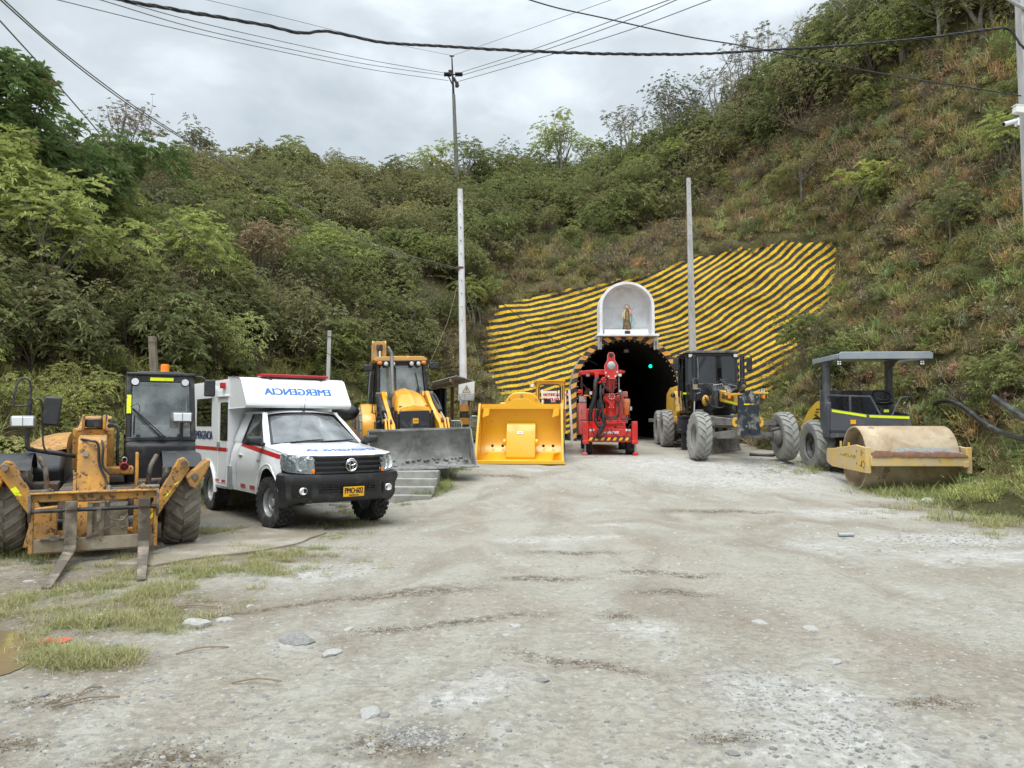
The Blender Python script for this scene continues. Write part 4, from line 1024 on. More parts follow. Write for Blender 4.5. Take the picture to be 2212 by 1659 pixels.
# ------------------------------------------------------------------ single trees and shrubs that can be told apart
def tree(name, label, base, height, rx, rz, tint, kind='round', seed=1, trunk_r=0.1, leaves=500, lean=(0, 0), stems=1, cat='tree', group=None, leaf=(.17, .05), bark='bark', lowc=0.0, dead=.05):
    r = random.Random(seed); p = Vector(base); o = thing(name, label, cat, p, group=group)
    top = Vector((lean[0], lean[1], height)); cc = top - Vector((0, 0, rz * (0.9 - lowc)))
    tr = MB(); lf = Leafy(); lf2 = Leafy(); tips = []
    for s_ in range(stems):
        b0 = Vector((r.gauss(0, .15) * (stems > 1), r.gauss(0, .15) * (stems > 1), -.5)); tp = cc + Vector((r.gauss(0, .35) * rx * (stems > 1), r.gauss(0, .35) * rx * (stems > 1), r.uniform(-.1, .5) * rz))
        m1 = b0.lerp(tp, .4) + Vector((r.gauss(0, .07), r.gauss(0, .07), 0)) * height * .5; m2 = b0.lerp(tp, .75) + Vector((r.gauss(0, .05), r.gauss(0, .05), 0)) * height * .5
        tr.tube([b0, m1, m2, tp], [trunk_r * 1.2, trunk_r * .25], n=7, sm=4, caps=True)
        for i in range(16 if stems == 1 else 8):
            t = r.uniform(.35, 1); s0 = (m1.lerp(m2, t) if t < .7 else m2.lerp(tp, t)); d = rdir(r, -.1, 1)
            e = cc + Vector((d.x * rx * .85, d.y * rx * .85, d.z * rz * .85)); md_ = s0.lerp(e, .5) + rdir(r) * rx * .14 - UP * rz * .06
            tr.tube([s0, md_, e], [trunk_r * .35, trunk_r * .09], n=4, sm=3, caps=False)
            for j in range(4 if kind != 'bare' else 7):
                q = md_.lerp(e, r.uniform(.2, 1)); e2 = q + ((e - s0).normalized() + rdir(r) * .8 + UP * .3).normalized() * rx * r.uniform(.16, .42); tr.tube([q, q.lerp(e2, .5) + rdir(r) * .04, e2], [trunk_r * .1, trunk_r * .04], n=3, caps=False); tips.append((e2, (e2 - q).normalized()))
    if kind == 'bare':
        for e2, d in tips:
            if r.random() < leaves / 1000.0:
                for _ in range(2): whorl(lf, e2 + rdir(r) * .12, (d + UP).normalized(), 5, leaf[0], leaf[1], r, .5)
    else:
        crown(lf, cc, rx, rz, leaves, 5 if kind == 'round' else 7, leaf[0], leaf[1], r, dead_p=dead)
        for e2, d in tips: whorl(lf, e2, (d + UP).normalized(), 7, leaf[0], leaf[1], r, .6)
    tr.obj('trunk', bark, o, smooth=60)
    if lf.v:
        me = lf.mesh('crown'); c_ = bpy.data.objects.new('crown', me); COL.objects.link(c_); c_.parent = o; c_['tint'] = tuple(tint)
    return o
def hb(u, v, dz=0.0):
    p = on_hill(u, v)
    while p is None: v += 8; p = on_hill(u, v)
    return (p.x, p.y, p.z + dz)
RG = 'trees standing along the ridge'
tree('broadleaf_tree', 'tall dark green broadleaf tree rising at the left edge against the sky', hb(50, 500), 3.3, 2.4, 2.2, (.12, .17, .06), 'long', 1, .16, 1900, leaf=(.30, .075), stems=3, lowc=.1)
tree('broadleaf_tree', 'dark glossy tree with drooping leaves just right of the tallest left tree', hb(150, 500), 3.2, 1.9, 1.8, (.12, .17, .06), 'long', 2, .12, 1100, leaf=(.27, .07), stems=2)
tree('broadleaf_tree', 'yellow-green shrub tree at the left edge below the tall dark tree', hb(10, 620), 3.9, 1.2, 1.8, LG, 'long', 3, .10, 520, leaf=(.24, .06), stems=3)
tree('broadleaf_tree', 'pale green many-stemmed shrub tree between the left edge and the telehandler cab', hb(120, 690), 3.4, 1.3, 1.6, LG, 'long', 4, .07, 360, leaf=(.2, .055), stems=3)
tree('sparse_tree', 'sparse brownish tree with a see-through crown on the left ridge', hb(285, 425), 4.0, 1.9, 1.5, (.20, .16, .11), 'round', 5, .09, 150, leaf=(.13, .045), stems=4, bark='bark_pale', group=RG)
tree('ridge_tree', 'small dark rounded tree alone on the left ridge beside the crossing cables', hb(425, 415), 3.2, .9, .8, GB_, 'round', 6, .07, 210, leaf=(.14, .05), stems=2, group=RG)
tree('ridge_tree', 'light green flat-crowned tree on the ridge left of the timber power pole', hb(935, 440), 3.6, 1.7, 1.1, LG, 'round', 7, .09, 300, leaf=(.2, .07), stems=3, group=RG)
tree('ridge_tree', 'slender open tree growing directly behind the timber power pole', hb(1010, 430), 4.4, 1.2, 1.3, MG, 'round', 8, .08, 110, leaf=(.2, .06), stems=3, bark='bark_pale', group=RG)
tree('ridge_tree', 'thin dead-looking sapling with tufted twigs right of the timber power pole', hb(1060, 430), 4.0, 1.0, 1.0, OL, 'bare', 9, .06, 380, leaf=(.2, .05), stems=2, bark='bark_pale', group=RG)
tree('ridge_tree', 'dark ragged tree on the ridge left of the rounded light green one', hb(1135, 420), 3.6, 1.5, 1.3, DG, 'round', 10, .09, 330, leaf=(.16, .05), stems=2, group=RG)
tree('ridge_tree', 'rounded light green tree highest at the middle of the ridge', hb(1203, 415), 5.0, 1.6, 1.3, LG, 'round', 11, .1, 380, leaf=(.2, .07), stems=3, group=RG)
tree('ridge_tree', 'small light green crown right of the rounded light green ridge tree', hb(1280, 400), 3.4, 1.2, .9, LG, 'round', 12, .07, 200, leaf=(.18, .06), stems=2, group=RG)
tree('bare_tree', 'half bare pale-stemmed tree left of the big dark ridge tree', hb(1350, 385), 4.8, 1.5, 1.6, GB_, 'bare', 13, .08, 420, leaf=(.16, .05), stems=4, bark='bark_pale', group=RG)
tree('ridge_tree', 'big dark umbrella-shaped tree above the tunnel on the ridge', hb(1450, 360), 5.2, 2.0, 1.9, (.085, .095, .05), 'round', 14, .12, 560, leaf=(.15, .05), stems=4, bark='bark_pale', group=RG)
tree('bare_tree', 'lowest of the tall bare pale trees against the sky on the right ridge', hb(1545, 290), 4.2, 1.5, 1.7, GB_, 'bare', 15, .07, 330, leaf=(.17, .05), stems=4, bark='bark_pale', group=RG)
tree('bare_tree', 'tallest bare pale tree crossed by the thick cable on the right ridge', hb(1600, 262), 5.2, 1.5, 2.1, GB_, 'bare', 16, .08, 300, leaf=(.17, .05), stems=4, bark='bark_pale', group=RG)
tree('bare_tree', 'slim bare pale tree just right of the tallest bare one', hb(1650, 240), 5.0, 1.2, 2.0, GB_, 'bare', 17, .07, 300, leaf=(.17, .05), stems=3, bark='bark_pale', group=RG)
tree('bare_tree', 'leafless twiggy tree on the ridge left of the upper wood', hb(1735, 175), 3.6, 1.3, 1.5, GB_, 'bare', 18, .06, 60, leaf=(.14, .04), stems=4, bark='bark_pale', group=RG)
tree('bare_tree', 'leafless twiggy tree touching the edge of the upper right wood', hb(1800, 135), 3.2, 1.0, 1.4, GB_, 'bare', 19, .06, 60, leaf=(.14, .04), stems=3, bark='bark_pale', group=RG)
UG = 'trees of the upper right wood'
tree('wood_tree', 'first dark tree of the upper right wood, leaning out against the sky', hb(1870, 120), 4.0, 1.9, 1.7, GB_, 'round', 20, .10, 420, leaf=(.14, .05), stems=3, bark='bark_pale', group=UG)
tree('wood_tree', 'pale-trunked tree of the upper right wood standing over the open slope', hb(1945, 130), 4.2, 1.8, 1.5, GB_, 'round', 21, .10, 380, leaf=(.14, .05), stems=4, bark='bark_pale', group=UG)
tree('wood_tree', 'tree with a light green crown in the upper right wood near the frame top', hb(2040, 95), 3.4, 1.5, 1.3, MG, 'round', 22, .09, 330, leaf=(.15, .05), stems=3, bark='bark_pale', group=UG)
tree('wood_tree', 'dark tree of the upper right wood nearest the concrete pole', hb(2130, 60), 3.0, 1.5, 1.3, DG, 'round', 23, .09, 360, leaf=(.15, .05), stems=3, bark='bark', group=UG)
SG = 'shrubs standing out on the slopes'
for (u, v, h_, rx, rz, t, lb, kd, lfz) in [
    (400, 700, 3.0, 1.4, 1.2, LG, 'pale green bushy shrub on the slope above the telehandler cab', 'long', (.17, .05)),
    (570, 660, 2.6, 1.0, 1.0, (.27, .21, .13), 'faded brown dying shrub on the slope above the ambulance', 'round', (.16, .05)),
    (690, 700, 2.6, 1.2, 1.1, MG, 'rounded mid green shrub on the slope above the ambulance light bar', 'long', (.15, .05)),
    (710, 620, 2.2, .9, .9, LG, 'small bright green shrub high above the ambulance', 'long', (.15, .05)),
    (860, 760, 2.2, 1.2, 1.0, MG, 'leafy shrub on the slope behind the backhoe cab', 'round', (.15, .05)),
    (1020, 700, 1.8, .6, .8, LG, 'upright pale shrub beside the white concrete pole', 'long', (.15, .05)),
    (1460, 395, 2.2, .9, .9, LG, 'yellow-green shrub on the slope under the big dark ridge tree', 'long', (.16, .05)),
    (1395, 405, 1.6, .7, .6, LG, 'small yellow-green bush left of the grey slotted pole top', 'long', (.14, .05)),
    (1880, 460, 1.8, .9, .7, YG, 'flat yellow-green bush on the open slope above the striped face', 'long', (.14, .05)),
    (1740, 420, 1.6, .9, .6, OL, 'olive bush on the open slope above the top of the striped face', 'round', (.12, .04)),
    (2060, 520, 1.6, 1.0, .7, MG, 'mid green bush on the open slope left of the right-hand pole', 'long', (.14, .045)),
    (2180, 380, 1.8, .9, .8, LG, 'bright green bush right behind the surveillance camera', 'long', (.15, .045)),
    (1745, 800, 1.8, 1.1, .8, MG, 'leafy green bush at the right foot of the striped face', 'long', (.14, .045)),
    (1800, 850, 1.4, .8, .6, DG, 'dark green bush behind the roller canopy', 'long', (.14, .045))]:
    q = hb(u, v); tree('shrub', lb, q, h_, rx, rz, t, kd, hash(lb) % 97 if False else int(u * 7 + v) % 997, .04, int(170 * rx * rz) + 90, leaf=lfz, stems=4, cat='shrub', group=SG, lowc=.25, dead=.04)
# bright tussock
q = hb(2015, 752); lf = Leafy(); r_ = random.Random(3)
for i in range(170): lf.blade(Vector((r_.gauss(0, .10), r_.gauss(0, .10), 0)), (rdir(r_, .15, 1) + UP * .5).normalized(), r_.uniform(.4, .75), .022, r_.uniform(.3, 1), 0, r_.uniform(.3, 1))
o = bpy.data.objects.new('grass_tussock', lf.mesh('grass_tussock', 'grass')); COL.objects.link(o); o.location = q; o['tint'] = (.20, .34, .05)
tag(o, 'bright green grass tussock on the slope above the roller canopy', 'plant')
# ------------------------------------------------------------------ ambulance (front = -y of its own frame)
def side_panel(b, ys, zb, zt, X, rows=7, sgn=1):
    g = []
    for y in ys:
        lo, hi = zb(y), zt(y); g.append([(sgn * X(y, lo + (hi - lo) * k / rows), y, lo + (hi - lo) * k / rows) for k in range(rows + 1)])
    b.grid(g)
def arch_fn(cy, cz, r, base):
    def f(y):
        d = abs(y - cy); return max(base, cz + math.sqrt(r * r - d * d)) if d < r else base
    return f
def arch_ys(cy, r, a, b_, extra=()):
    ys = [cy - r * math.cos(math.pi * k / 16) for k in range(17)] + [cy - r - 0.002, cy + r + 0.002] + list(extra)
    ys += list(np.linspace(a, b_, 8)); return sorted(set(round(y, 4) for y in ys if a <= y <= b_))
def build_ambulance():
    A = thing('ambulance', 'white ambulance pickup with a red light bar parked beside the telehandler', 'ambulance', (-2.98, 12.28, 0.0), 37.0)
    A.location.z = 0.01
    W = 0.90
    def X(y, z):
        x = W
        if y < -0.3: x -= 0.16 * ((-0.3 - y) / 0.5) ** 2
        if z < 0.62: x -= 0.03 * ((0.62 - z) / 0.2) ** 2
        if z > 0.86: x -= 0.055 * ((z - 0.86) / 0.25) ** 2
        x += 0.018 * math.exp(-((z - 0.80) / 0.06) ** 2)
        d = math.hypot(y, z - 0.39)
        if d < 0.62: x += 0.025 * max(0, 1 - abs(d - 0.5) / 0.12)
        return x
    def zt(y): return float(np.interp(y, [-.85, -.5, 0, .35, .6, 1.9], [.985, 1.035, 1.085, 1.125, 1.14, 1.15]))
    zb = arch_fn(0, 0.37, 0.46, 0.47)
    for sg in (-1, 1):
        b = MB(); side_panel(b, arch_ys(0, .49, -.50, .415, (.2, .3)), lambda y: zb(y) if y > -.492 else .55, zt, X, 8, sg); b.obj('fender', 'white_paint', A)
        b = MB(); ys = list(np.linspace(.425, 1.515, 12)); side_panel(b, ys, lambda y: .47, zt, X, 8, sg); dr = b.obj('door', 'white_paint', A)
        MB().box((sg * (X(1.35, .97) + .018), 1.36, .965), (.03, .17, .032)).obj('door_handle', 'white_paint', dr, .012)
        b = MB(); side_panel(b, list(np.linspace(1.525, 1.86, 5)), lambda y: .47, zt, X, 8, sg)
        b.grid([[(sg * X(y, zt(y)), y, zt(y)), (sg * .84, y, 1.2), (sg * .72, y, 1.6), (sg * .655, y, 1.74), (sg * .56, y, 1.785)] for y in (1.45, 1.86)]); b.obj('cab_corner', 'white_paint', A)
        st = MB(); st.grid([[(sg * (X(y, z) + .004), y, z) for z in (z0 - .032, z0 + .032)] for y, z0 in [(-.42 + .1 * k, .985 + .008 * k) for k in range(20)]]); st.obj('red_line', 'red_stripe', A)
        for y0 in (.62, 1.08): MB().grid([[(sg * (X(y, z) + .004), y, z) for z in (.53, .585)] for y in (y0, y0 + .24)]).obj('reflector', 'red_stripe', A)
        # arch lip
        b = MB(); b.tube([(sg * (X(-.49 * math.cos(math.pi * k / 20), .39 + .49 * math.sin(math.pi * k / 20)) - .002), -.49 * math.cos(math.pi * k / 20), .39 + .49 * math.sin(math.pi * k / 20)) for k in range(1, 20)], .012, 6); b.obj('arch_lip', 'white_paint', A)
    # dark inner body so gaps and arches read deep
    b = MB(); b.box((0, .75, .72), (1.30, 2.2, .5)); b.box((0, -.1, .70), (1.18, 1.2, .4)); b.box((0, 3.2, .6), (1.2, 3.0, .2)); b.obj('chassis', 'dark_rubber', A)
    b = MB(); b.prism([(-.5 - .0, .5), (-.49, .8), (-.3, .97), (.3, .97), (.5, .8), (.52, .45)], 'x', -.66, -.6); b.prism([(-.5, .5), (-.49, .8), (-.3, .97), (.3, .97), (.5, .8), (.52, .45)], 'x', .6, .66); b.obj('wheel_liner', 'dark_rubber', A)
    # bonnet
    def yf(x): return -.90 + .27 * (abs(x) / .85) ** 3
    def hood(x, s):
        xe = .80; y = (yf(x) + .03) * (1 - s) + (.26 + .10 * (x / .8) ** 2) * s
        zc_ = float(np.interp(s, [0, .06, .2, .6, 1], [.965, 1.015, 1.065, 1.115, 1.165])); edge = zt(y)
        t = min(1, abs(x) / .86); k = 1 - t ** 4
        z = edge + (zc_ - edge + .01) * k + .012 * math.exp(-((abs(x) - .52) / .10) ** 2)
        return (x, y, z)
    b = MB(); b.grid([[hood(x, s) for x in np.linspace(-.845, .845, 25)] for s in (0, .03, .06, .12, .2, .35, .5, .65, .8, .9, 1)]); b.obj('bonnet', 'white_paint', A)
    text('EMERGENCIA', 'blue_letter', A, (0, 0, 0), (0, 0, 0), width=1.12, height=.135, mirror=True, fat=.008, bend=lambda p: tuple(Vector(hood(p[0], .13 + (p[1] + .07) / 1.25)) + Vector((0, 0, .006))))
    # windscreen and greenhouse
    def ws(x, t, off=0.0):
        hw = .775 + (.585 - .775) * t; xx = x * hw; y = .20 + .70 * t + .13 * x * x; z = 1.155 + .59 * t - .025 * x * x
        return (xx, y - off * .64, z + off * .77)
    b = MB(); b.grid([[ws(x, t, .012) for x in np.linspace(-.93, .93, 13)] for t in (.05, .3, .6, .94)]); b.obj('windscreen', 'clear_glass', A)
    b = MB()
    for rng_ in ([(x, .03) for x in np.linspace(-1, 1, 13)], [(x, .97) for x in np.linspace(-1, 1, 13)]): b.grid([[ws(x, t + d_, .008) for (x, t) in rng_] for d_ in (-.05, .05)])
    for sg in (-1, 1): b.grid([[ws(sg * x, t, .008) for x in (.9, 1.02)] for t in np.linspace(-.02, 1.02, 6)])
    b.obj('windscreen_seal', 'grille_black', A)
    b = MB()
    for sg in (-1, 1):
        b.loft([[(sg * (.80 - .17 * t) + sg * dx, .34 + .66 * t + dy, 1.12 + .63 * t + dz) for dx, dy, dz in ((.03, .02, 0), (-.03, -.045, .0), (-.045, .0, .02), (-.02, .055, .01))] for t in np.linspace(0, 1, 5)])
    b.grid([[(x * .63, y + .10 * x * x * (y < 1.1), 1.748 + .055 * (1 - x * x) * min(1, (y - .78) / .4 + .2) + .03 * min(1, (y - .9) / .3) - .03 * abs(x) ** 5) for x in np.linspace(-1, 1, 15)] for y in (.90, .98, 1.1, 1.3, 1.5, 1.86)])
    for sg in (-1, 1):
        b.tube([(sg * .635, 1.0, 1.745), (sg * .65, 1.25, 1.76), (sg * .65, 1.86, 1.765)], .03, 8)
        b.tube([(sg * .63, 1.02, 1.74), (sg * .70, .82, 1.56), (sg * .81, .42, 1.16)], .026, 6)
    b.obj('cab_roof', 'white_paint', A)
    for sg in (-1, 1):
        q = [(.845, .46, 1.145), (.845, 1.42, 1.16), (.665, 1.42, 1.735), (.665, 1.04, 1.725), (.70, .88, 1.60)]
        MB().plate([(sg * (x - .005), y, z) for x, y, z in q], .006).obj('side_window', 'window_glass', A, smooth=0)
        b = MB(); b.tube([(sg * x, y, z) for x, y, z in q + [q[0]]], .016, 6); b.obj('window_trim', 'grille_black', A)
        mi = MB(); mi.loft([[(sg * (1.0 + dx * k), .38 + dy, 1.215 + dz * k) for dx, dz in ((-.12, -.075), (.10, -.07), (.125, -.02), (.115, .065), (.07, .085), (-.08, .085), (-.125, .05))] for dy, k in ((-.085, .45), (-.065, .8), (-.02, 1.0), (.055, 1.0))]); mi.box((sg * .88, .43, 1.155), (.12, .06, .05)); mi.obj('mirror', 'black_plastic', A, .01, smooth=60)
    b = MB(); b.box((0, .52, 1.08), (1.5, .5, .12)); b.obj('dashboard', 'black_plastic', A, .03)
    b = MB()
    for x in (-.38, .38): b.box((x, 1.35, 1.15), (.46, .16, .62), (R(-12), 0, 0)); b.box((x, 1.42, 1.54), (.26, .09, .18), (R(-12), 0, 0))
    b.obj('seat', 'seat_black', A, .04)
    MB().box((0, 1.80, 1.4), (1.3, .03, .75)).obj('rear_panel', 'roller_grey', A)
    b = MB(); b.tube([(.38 + .18 * math.cos(a), .78 + .08 * math.sin(a), 1.2 + .16 * math.sin(a)) for a in np.linspace(0, 2 * math.pi, 25)], .014, 6, caps=False); b.cyl((.38, .66, 1.12), (.38, .78, 1.2), .03); b.obj('steering_wheel', 'black_plastic', A)
    b = MB()
    for x0, x1 in ((-.52, .08), (.02, .60)): b.bar(ws(x0 / .7, .02, .03), ws(x1 / .7, .09, .035), .02, .012); 
    b.bar((-.5, .17, 1.17), (-.3, .2, 1.19), .02, .02); b.obj('wiper', 'grille_black', A)
    b = MB(); b.cyl((.02, .93, 1.79), (.0, .80, 2.06), .005, .003, 6); b.cyl((.02, .97, 1.765), (.02, .93, 1.81), .04, .012, 10); b.obj('antenna', 'grille_black', A)
    # front end
    path = [(x, yf(x) - .03) for x in np.linspace(-.80, .80, 21)]
    path = [(-.905, -.47), (-.905, -.58), (-.875, -.68)] + path + [(.875, -.68), (.905, -.58), (.905, -.47)]
    def band(secs, pth):
        g = []
        for i, (x, y) in enumerate(pth):
            a = Vector(pth[max(0, i - 1)]); c_ = Vector(pth[min(len(pth) - 1, i + 1)]); t = (c_ - a).normalized(); n_ = Vector((t.y, -t.x))
            g.append([(x + n_.x * o_, y + n_.y * o_, z) for o_, z in secs])
        return g
    b = MB(); b.grid(band([(-.10, .30), (-.03, .315), (.0, .35), (.02, .42), (.012, .50), (.02, .58), (.05, .64), (.06, .70), (.045, .775), (.0, .80), (-.06, .805)], path)); b.obj('bumper', 'black_plastic', A)
    b = MB(); b.grid(band([(.0, .79), (.01, .80), (.012, .97), (.0, .985)], [(x, yf(x) - .01) for x in np.linspace(-.52, .52, 13)])); gr = b.obj('grille', 'grille_black', A)
    b = MB()
    for z in (.815, .865, .915, .965):
        b.grid(band([(.02, z - .014), (.055, z - .010), (.055, z + .010), (.02, z + .014)], [(x, yf(x) - .01) for x in np.linspace(-.5 - .03 * (z - .8) / .1, .5 + .03 * (z - .8) / .1, 13)]))
    b.obj('grille_bar', 'black_plastic', gr)
    # emblem: three ovals
    em = MB(); ye = -.975
    def oval(cx, cz, rx, rz, r_): em.tube([(cx + rx * math.cos(a), ye - .01, cz + rz * math.sin(a)) for a in np.linspace(0, 2 * math.pi, 29)], r_, 6, caps=False)
    oval(0, .885, .085, .06, .008); oval(0, .885, .028, .055, .006); oval(0, .905, .062, .024, .006); em.obj('emblem', 'chrome', A)
    for sg in (-1, 1):
        hp_ = [(sg * .53, yf(.53) - .015), (sg * .62, yf(.62) - .015), (sg * .70, yf(.70) - .01), (sg * .78, yf(.78)), (sg * .835, -.62), (sg * .865, -.54), (sg * .875, -.44)]
        if sg < 0: hp_ = hp_[::-1]
        n = len(hp_); g = band([(.0, 0), (.012, .0), (.014, .5), (.0, 1)], hp_)
        for i, row in enumerate(g):
            k = (n - 1 - i if sg < 0 else i) / (n - 1); lo = .80 + .035 * k; hi = .975 + .055 * k
            g[i] = [(x, y, lo + (hi - lo) * zz) for x, y, zz in row]
        hl = MB().grid(g); h = hl.obj('headlight', 'headlamp_chrome', A)
        rf = MB()
        for xx, rr in ((.60, .062), (.71, .072)):
            c_ = Vector((sg * xx, yf(xx) - .045, .885 + .02 * (xx > .65))); rf.lathe([(rr, -.012), (rr * .9, .0), (rr * .55, .012), (.02, .02), (.001, .0)], c_, 'y', 20)
        rf.obj('reflector_bowl', 'lens', h)
        g2 = [[(x * 1.004, y - .03, z) for x, y, z in row] for row in g]; MB().grid(g2).obj('headlight_cover', 'clear_glass', h)
        MB().box((sg * .555, yf(.555) - .065, .83), (.045, .02, .04)).obj('indicator', 'orange_lens', h, .008)
        f = MB(); f.lathe([(.062, .0), (.062, -.02), (.05, -.03), (.05, -.012), (.03, .0), (.001, .0)], (sg * .685, yf(.685) - .075, .505), 'y', 20); f.obj('fog_lamp', 'lens', A)
        b = MB(); b.grid(band([(.026, .40), (.03, .405), (.035, .60), (.022, .605)], [(sg * x, yf(x) - .032) for x in ((.57, .65, .73, .80) if sg > 0 else (.80, .73, .65, .57))])); b.obj('fog_lamp_bezel', 'grille_black', A)
    b = MB(); b.grid(band([(.02, .46), (.024, .47), (.05, .63), (.03, .645)], [(x, yf(x) - .03) for x in np.linspace(-.47, .47, 11)])); lg = b.obj('lower_grille', 'grille_black', A)
    b = MB()
    for z in (.50, .54, .58, .62): b.grid(band([(.05, z - .006), (.062, z), (.05, z + .006)], [(x, yf(x) - .03) for x in np.linspace(-.44, .44, 11)]))
    for x in np.linspace(-.4, .4, 9): b.box((x, yf(x) - .082, .55), (.008, .012, .15))
    b.obj('grille_bar', 'black_plastic', lg)
    pl = MB().box((.03, -1.005, .475), (.335, .012, .165), (R(4), 0, 0)).obj('number_plate', 'plate_yellow', A, .004)
    text('PMO·602', 'black_letter', pl, (.03, -1.0125, .492), (R(94), 0, 0), width=.29, height=.085, fat=.004, th=.001)
    text('MEDELLIN', 'black_letter', pl, (.03, -1.0075, .424), (R(94), 0, 0), width=.15, height=.020, fat=.002, th=.001)
    b = MB(); b.box((0, -.72, .36), (1.2, .25, .10)); b.box((.0, -.55, .42), (1.5, .5, .05)); b.obj('under_guard', 'dark_rubber', A, .03)
    text('HILUX', 'black_letter', A, (-(X(.30, .9) + .006), .44, .90), (R(90), 0, R(-90)), width=.17, height=.04, bold=.02, shear=.3)
    # the bonnet and nose stand a little taller than the doors
    def lift(o):
        for ch in list(o.children):
            me = ch.data; lz = ch.location.z; ly = ch.location.y; ident = ch.rotation_euler.x == 0
            if ident:
                for v in me.vertices:
                    y, z = v.co.y, v.co.z
                    f = min(1, max(0, (-.42 - y) / .25)); w = min(1, max(0, (z - .55) / .4)); w *= 1 - min(1, max(0, (z - 1.2) / .5)); v.co.z += .105 * w * (1 - f) + f * float(np.interp(z, [.3, .7, .81, .97, 1.2, 1.7], [.12, .075, .045, .125, .10, 0]))
            else: ch.location.z += .10 * (1 - min(1, max(0, (lz - 1.2) / .5))) * min(1, max(0, (lz - .4) / .5) if ly > -.5 else 1)
            lift(ch)
    lift(A)
    # wheels
    tm = tyre_mesh('tyre', .392, .265, .215, 26, 'at', 'tyre_clean', .02); rm = rim_mesh('wheel', .22, .25, .30, 14, 6, 'rim_grey', .30, -1); rm2 = rim_mesh('wheel', .22, .25, .30, 14, 6, 'rim_grey', .30, 1)
    for x, y, m_, st in ((-.79, 0, rm, 7), (.79, 0, rm2, 7), (-.78, 3.085, rm, 0), (.78, 3.085, rm2, 0)): wheel(A, (x, y, .385), tm, m_, st)
    # box body
    bx = MB(); zbB = arch_fn(3.085, .37, .53, .50); Wb = .945
    for sg in (-1, 1):
        g = []
        for y in arch_ys(3.085, .53, 1.90, 4.86, (2.2, 2.7)):
            lo = zbB(y); g.append([(sg * Wb, y, lo)] + [(sg * Wb, y, lo + (2.30 - lo) * k / 6) for k in range(1, 7)] + [(sg * (Wb - .02), y, 2.345), (sg * (Wb - .07), y, 2.365), (sg * .4, y, 2.39), (0, y, 2.395)])
        bx.grid(g)
    for y in (1.90, 4.86): bx.add([(-Wb, y, .5), (Wb, y, .5), (Wb, y, 2.30), (Wb - .07, y, 2.365), (0, y, 2.395), (-Wb + .07, y, 2.365), (-Wb, y, 2.30)], [(0, 1, 2, 3, 4, 5, 6)])
    box = bx.obj('box_body', 'white_paint', A, smooth=30)
    # sleeping-cab style overhang with raked face
    oc = MB(); pr = [(1.93, 1.835), (1.00, 1.845), (.955, 1.875), (.96, 1.92), (1.25, 2.31), (1.34, 2.355), (1.95, 2.395)]
    oc.loft([[(s_ * (1 - dx), y + dy, z + dz) for y, z in pr] for s_, dx, dy, dz in ((-.95, .02, .03, 0), (-.95, 0, 0, 0), (.90, 0, 0, 0), (.90, .02, .03, 0))]); over = oc.obj('overcab', 'white_paint', A, .03, smooth=30)
    for t in (.18, .86): MB().bar((-.90, .96 + .31 * t - .004, 1.92 + .39 * t - .0), (.86, .96 + .31 * t - .004, 1.92 + .39 * t), .006, .008).obj('panel_seam', 'sticker_white', over)
    text('EMERGENCIA', 'blue_letter', over, (-.02, .96 + .31 * .5 - .008, 1.92 + .39 * .5 + .004), (R(53), 0, 0), width=1.16, height=.14, mirror=True, fat=.009)
    lb = MB(); lb.box((0, 1.38, 2.40), (1.20, .20, .05)); lbo = lb.obj('light_bar', 'red_lens', A, .015)
    MB().box((0, 1.38, 2.372), (1.14, .16, .02)).obj('light_bar_base', 'black_metal', lbo)
    b = MB()
    for x in (-.48, .42): b.box((x, 1.40, 2.36), (.05, .16, .04)); b.bar((x - .02, 1.30, 2.375), (x + .06, 1.27, 2.32), .02, .02)
    b.obj('light_bar_foot', 'black_metal', lbo)
    for sg in (-1, 1):
        b = MB(); b.tube([(sg * (Wb + .005), 3.085 - .535 * math.cos(math.pi * k / 18), .37 + .535 * math.sin(math.pi * k / 18)) for k in range(19)], .032, 8); b.obj('box_arch_flare', 'white_paint', box)
        b = MB(); b.grid([[(sg * (Wb + .004), y, z) for z in (1.10, 1.165)] for y in (1.90, 4.86)]); b.obj('red_line', 'red_stripe', box, smooth=0)
        MB().box((sg * (Wb + .004), 3.36, 1.79), (.02, .92, .47)).obj('box_window', 'dark_glass', box, .004)
        MB().box((sg * (Wb - .002), 3.36, 1.79), (.02, .96, .51)).obj('window_backing', 'grille_black', box)
        b = MB(); dz = [(1.93, .56), (2.46, .56), (2.46, 2.03), (1.93, 2.03)]
        for i in range(4):
            a_, c_ = dz[i], dz[(i + 1) % 4]; b.bar((sg * (Wb + .002), a_[0], a_[1]), (sg * (Wb + .002), c_[0], c_[1]), .010, .010, (1, 0, 0))
        d = b.obj('side_door', 'white_paint', box)
        MB().box((sg * (Wb + .006), 2.12, 1.62), (.02, .36, .62)).obj('door_window', 'dark_glass', d, .004); MB().box((sg * (Wb + .001), 2.12, 1.62), (.018, .40, .66)).obj('window_backing', 'grille_black', d)
        MB().box((sg * (Wb + .02), 2.19, 2.06), (.05, .62, .035)).obj('drip_rail', 'white_paint', d, .01)
        MB().box((sg * (Wb + .02), 2.37, 1.20), (.04, .07, .13)).obj('latch', 'steel', d, .01)
        for y0 in (2.02, 2.38, 4.1): MB().box((sg * (Wb + .003), y0 + .09, .58), (.006, .2, .055)).obj('reflector', 'red_stripe', box)
        MB().box((sg * (Wb + .03), 2.14, 2.245), (.06, .16, .10)).obj('marker_lamp', 'red_lens', box, .012)
        MB().box((sg * (Wb + .03), 4.60, 2.22), (.06, .16, .10)).obj('marker_lamp', 'red_lens', box, .012)
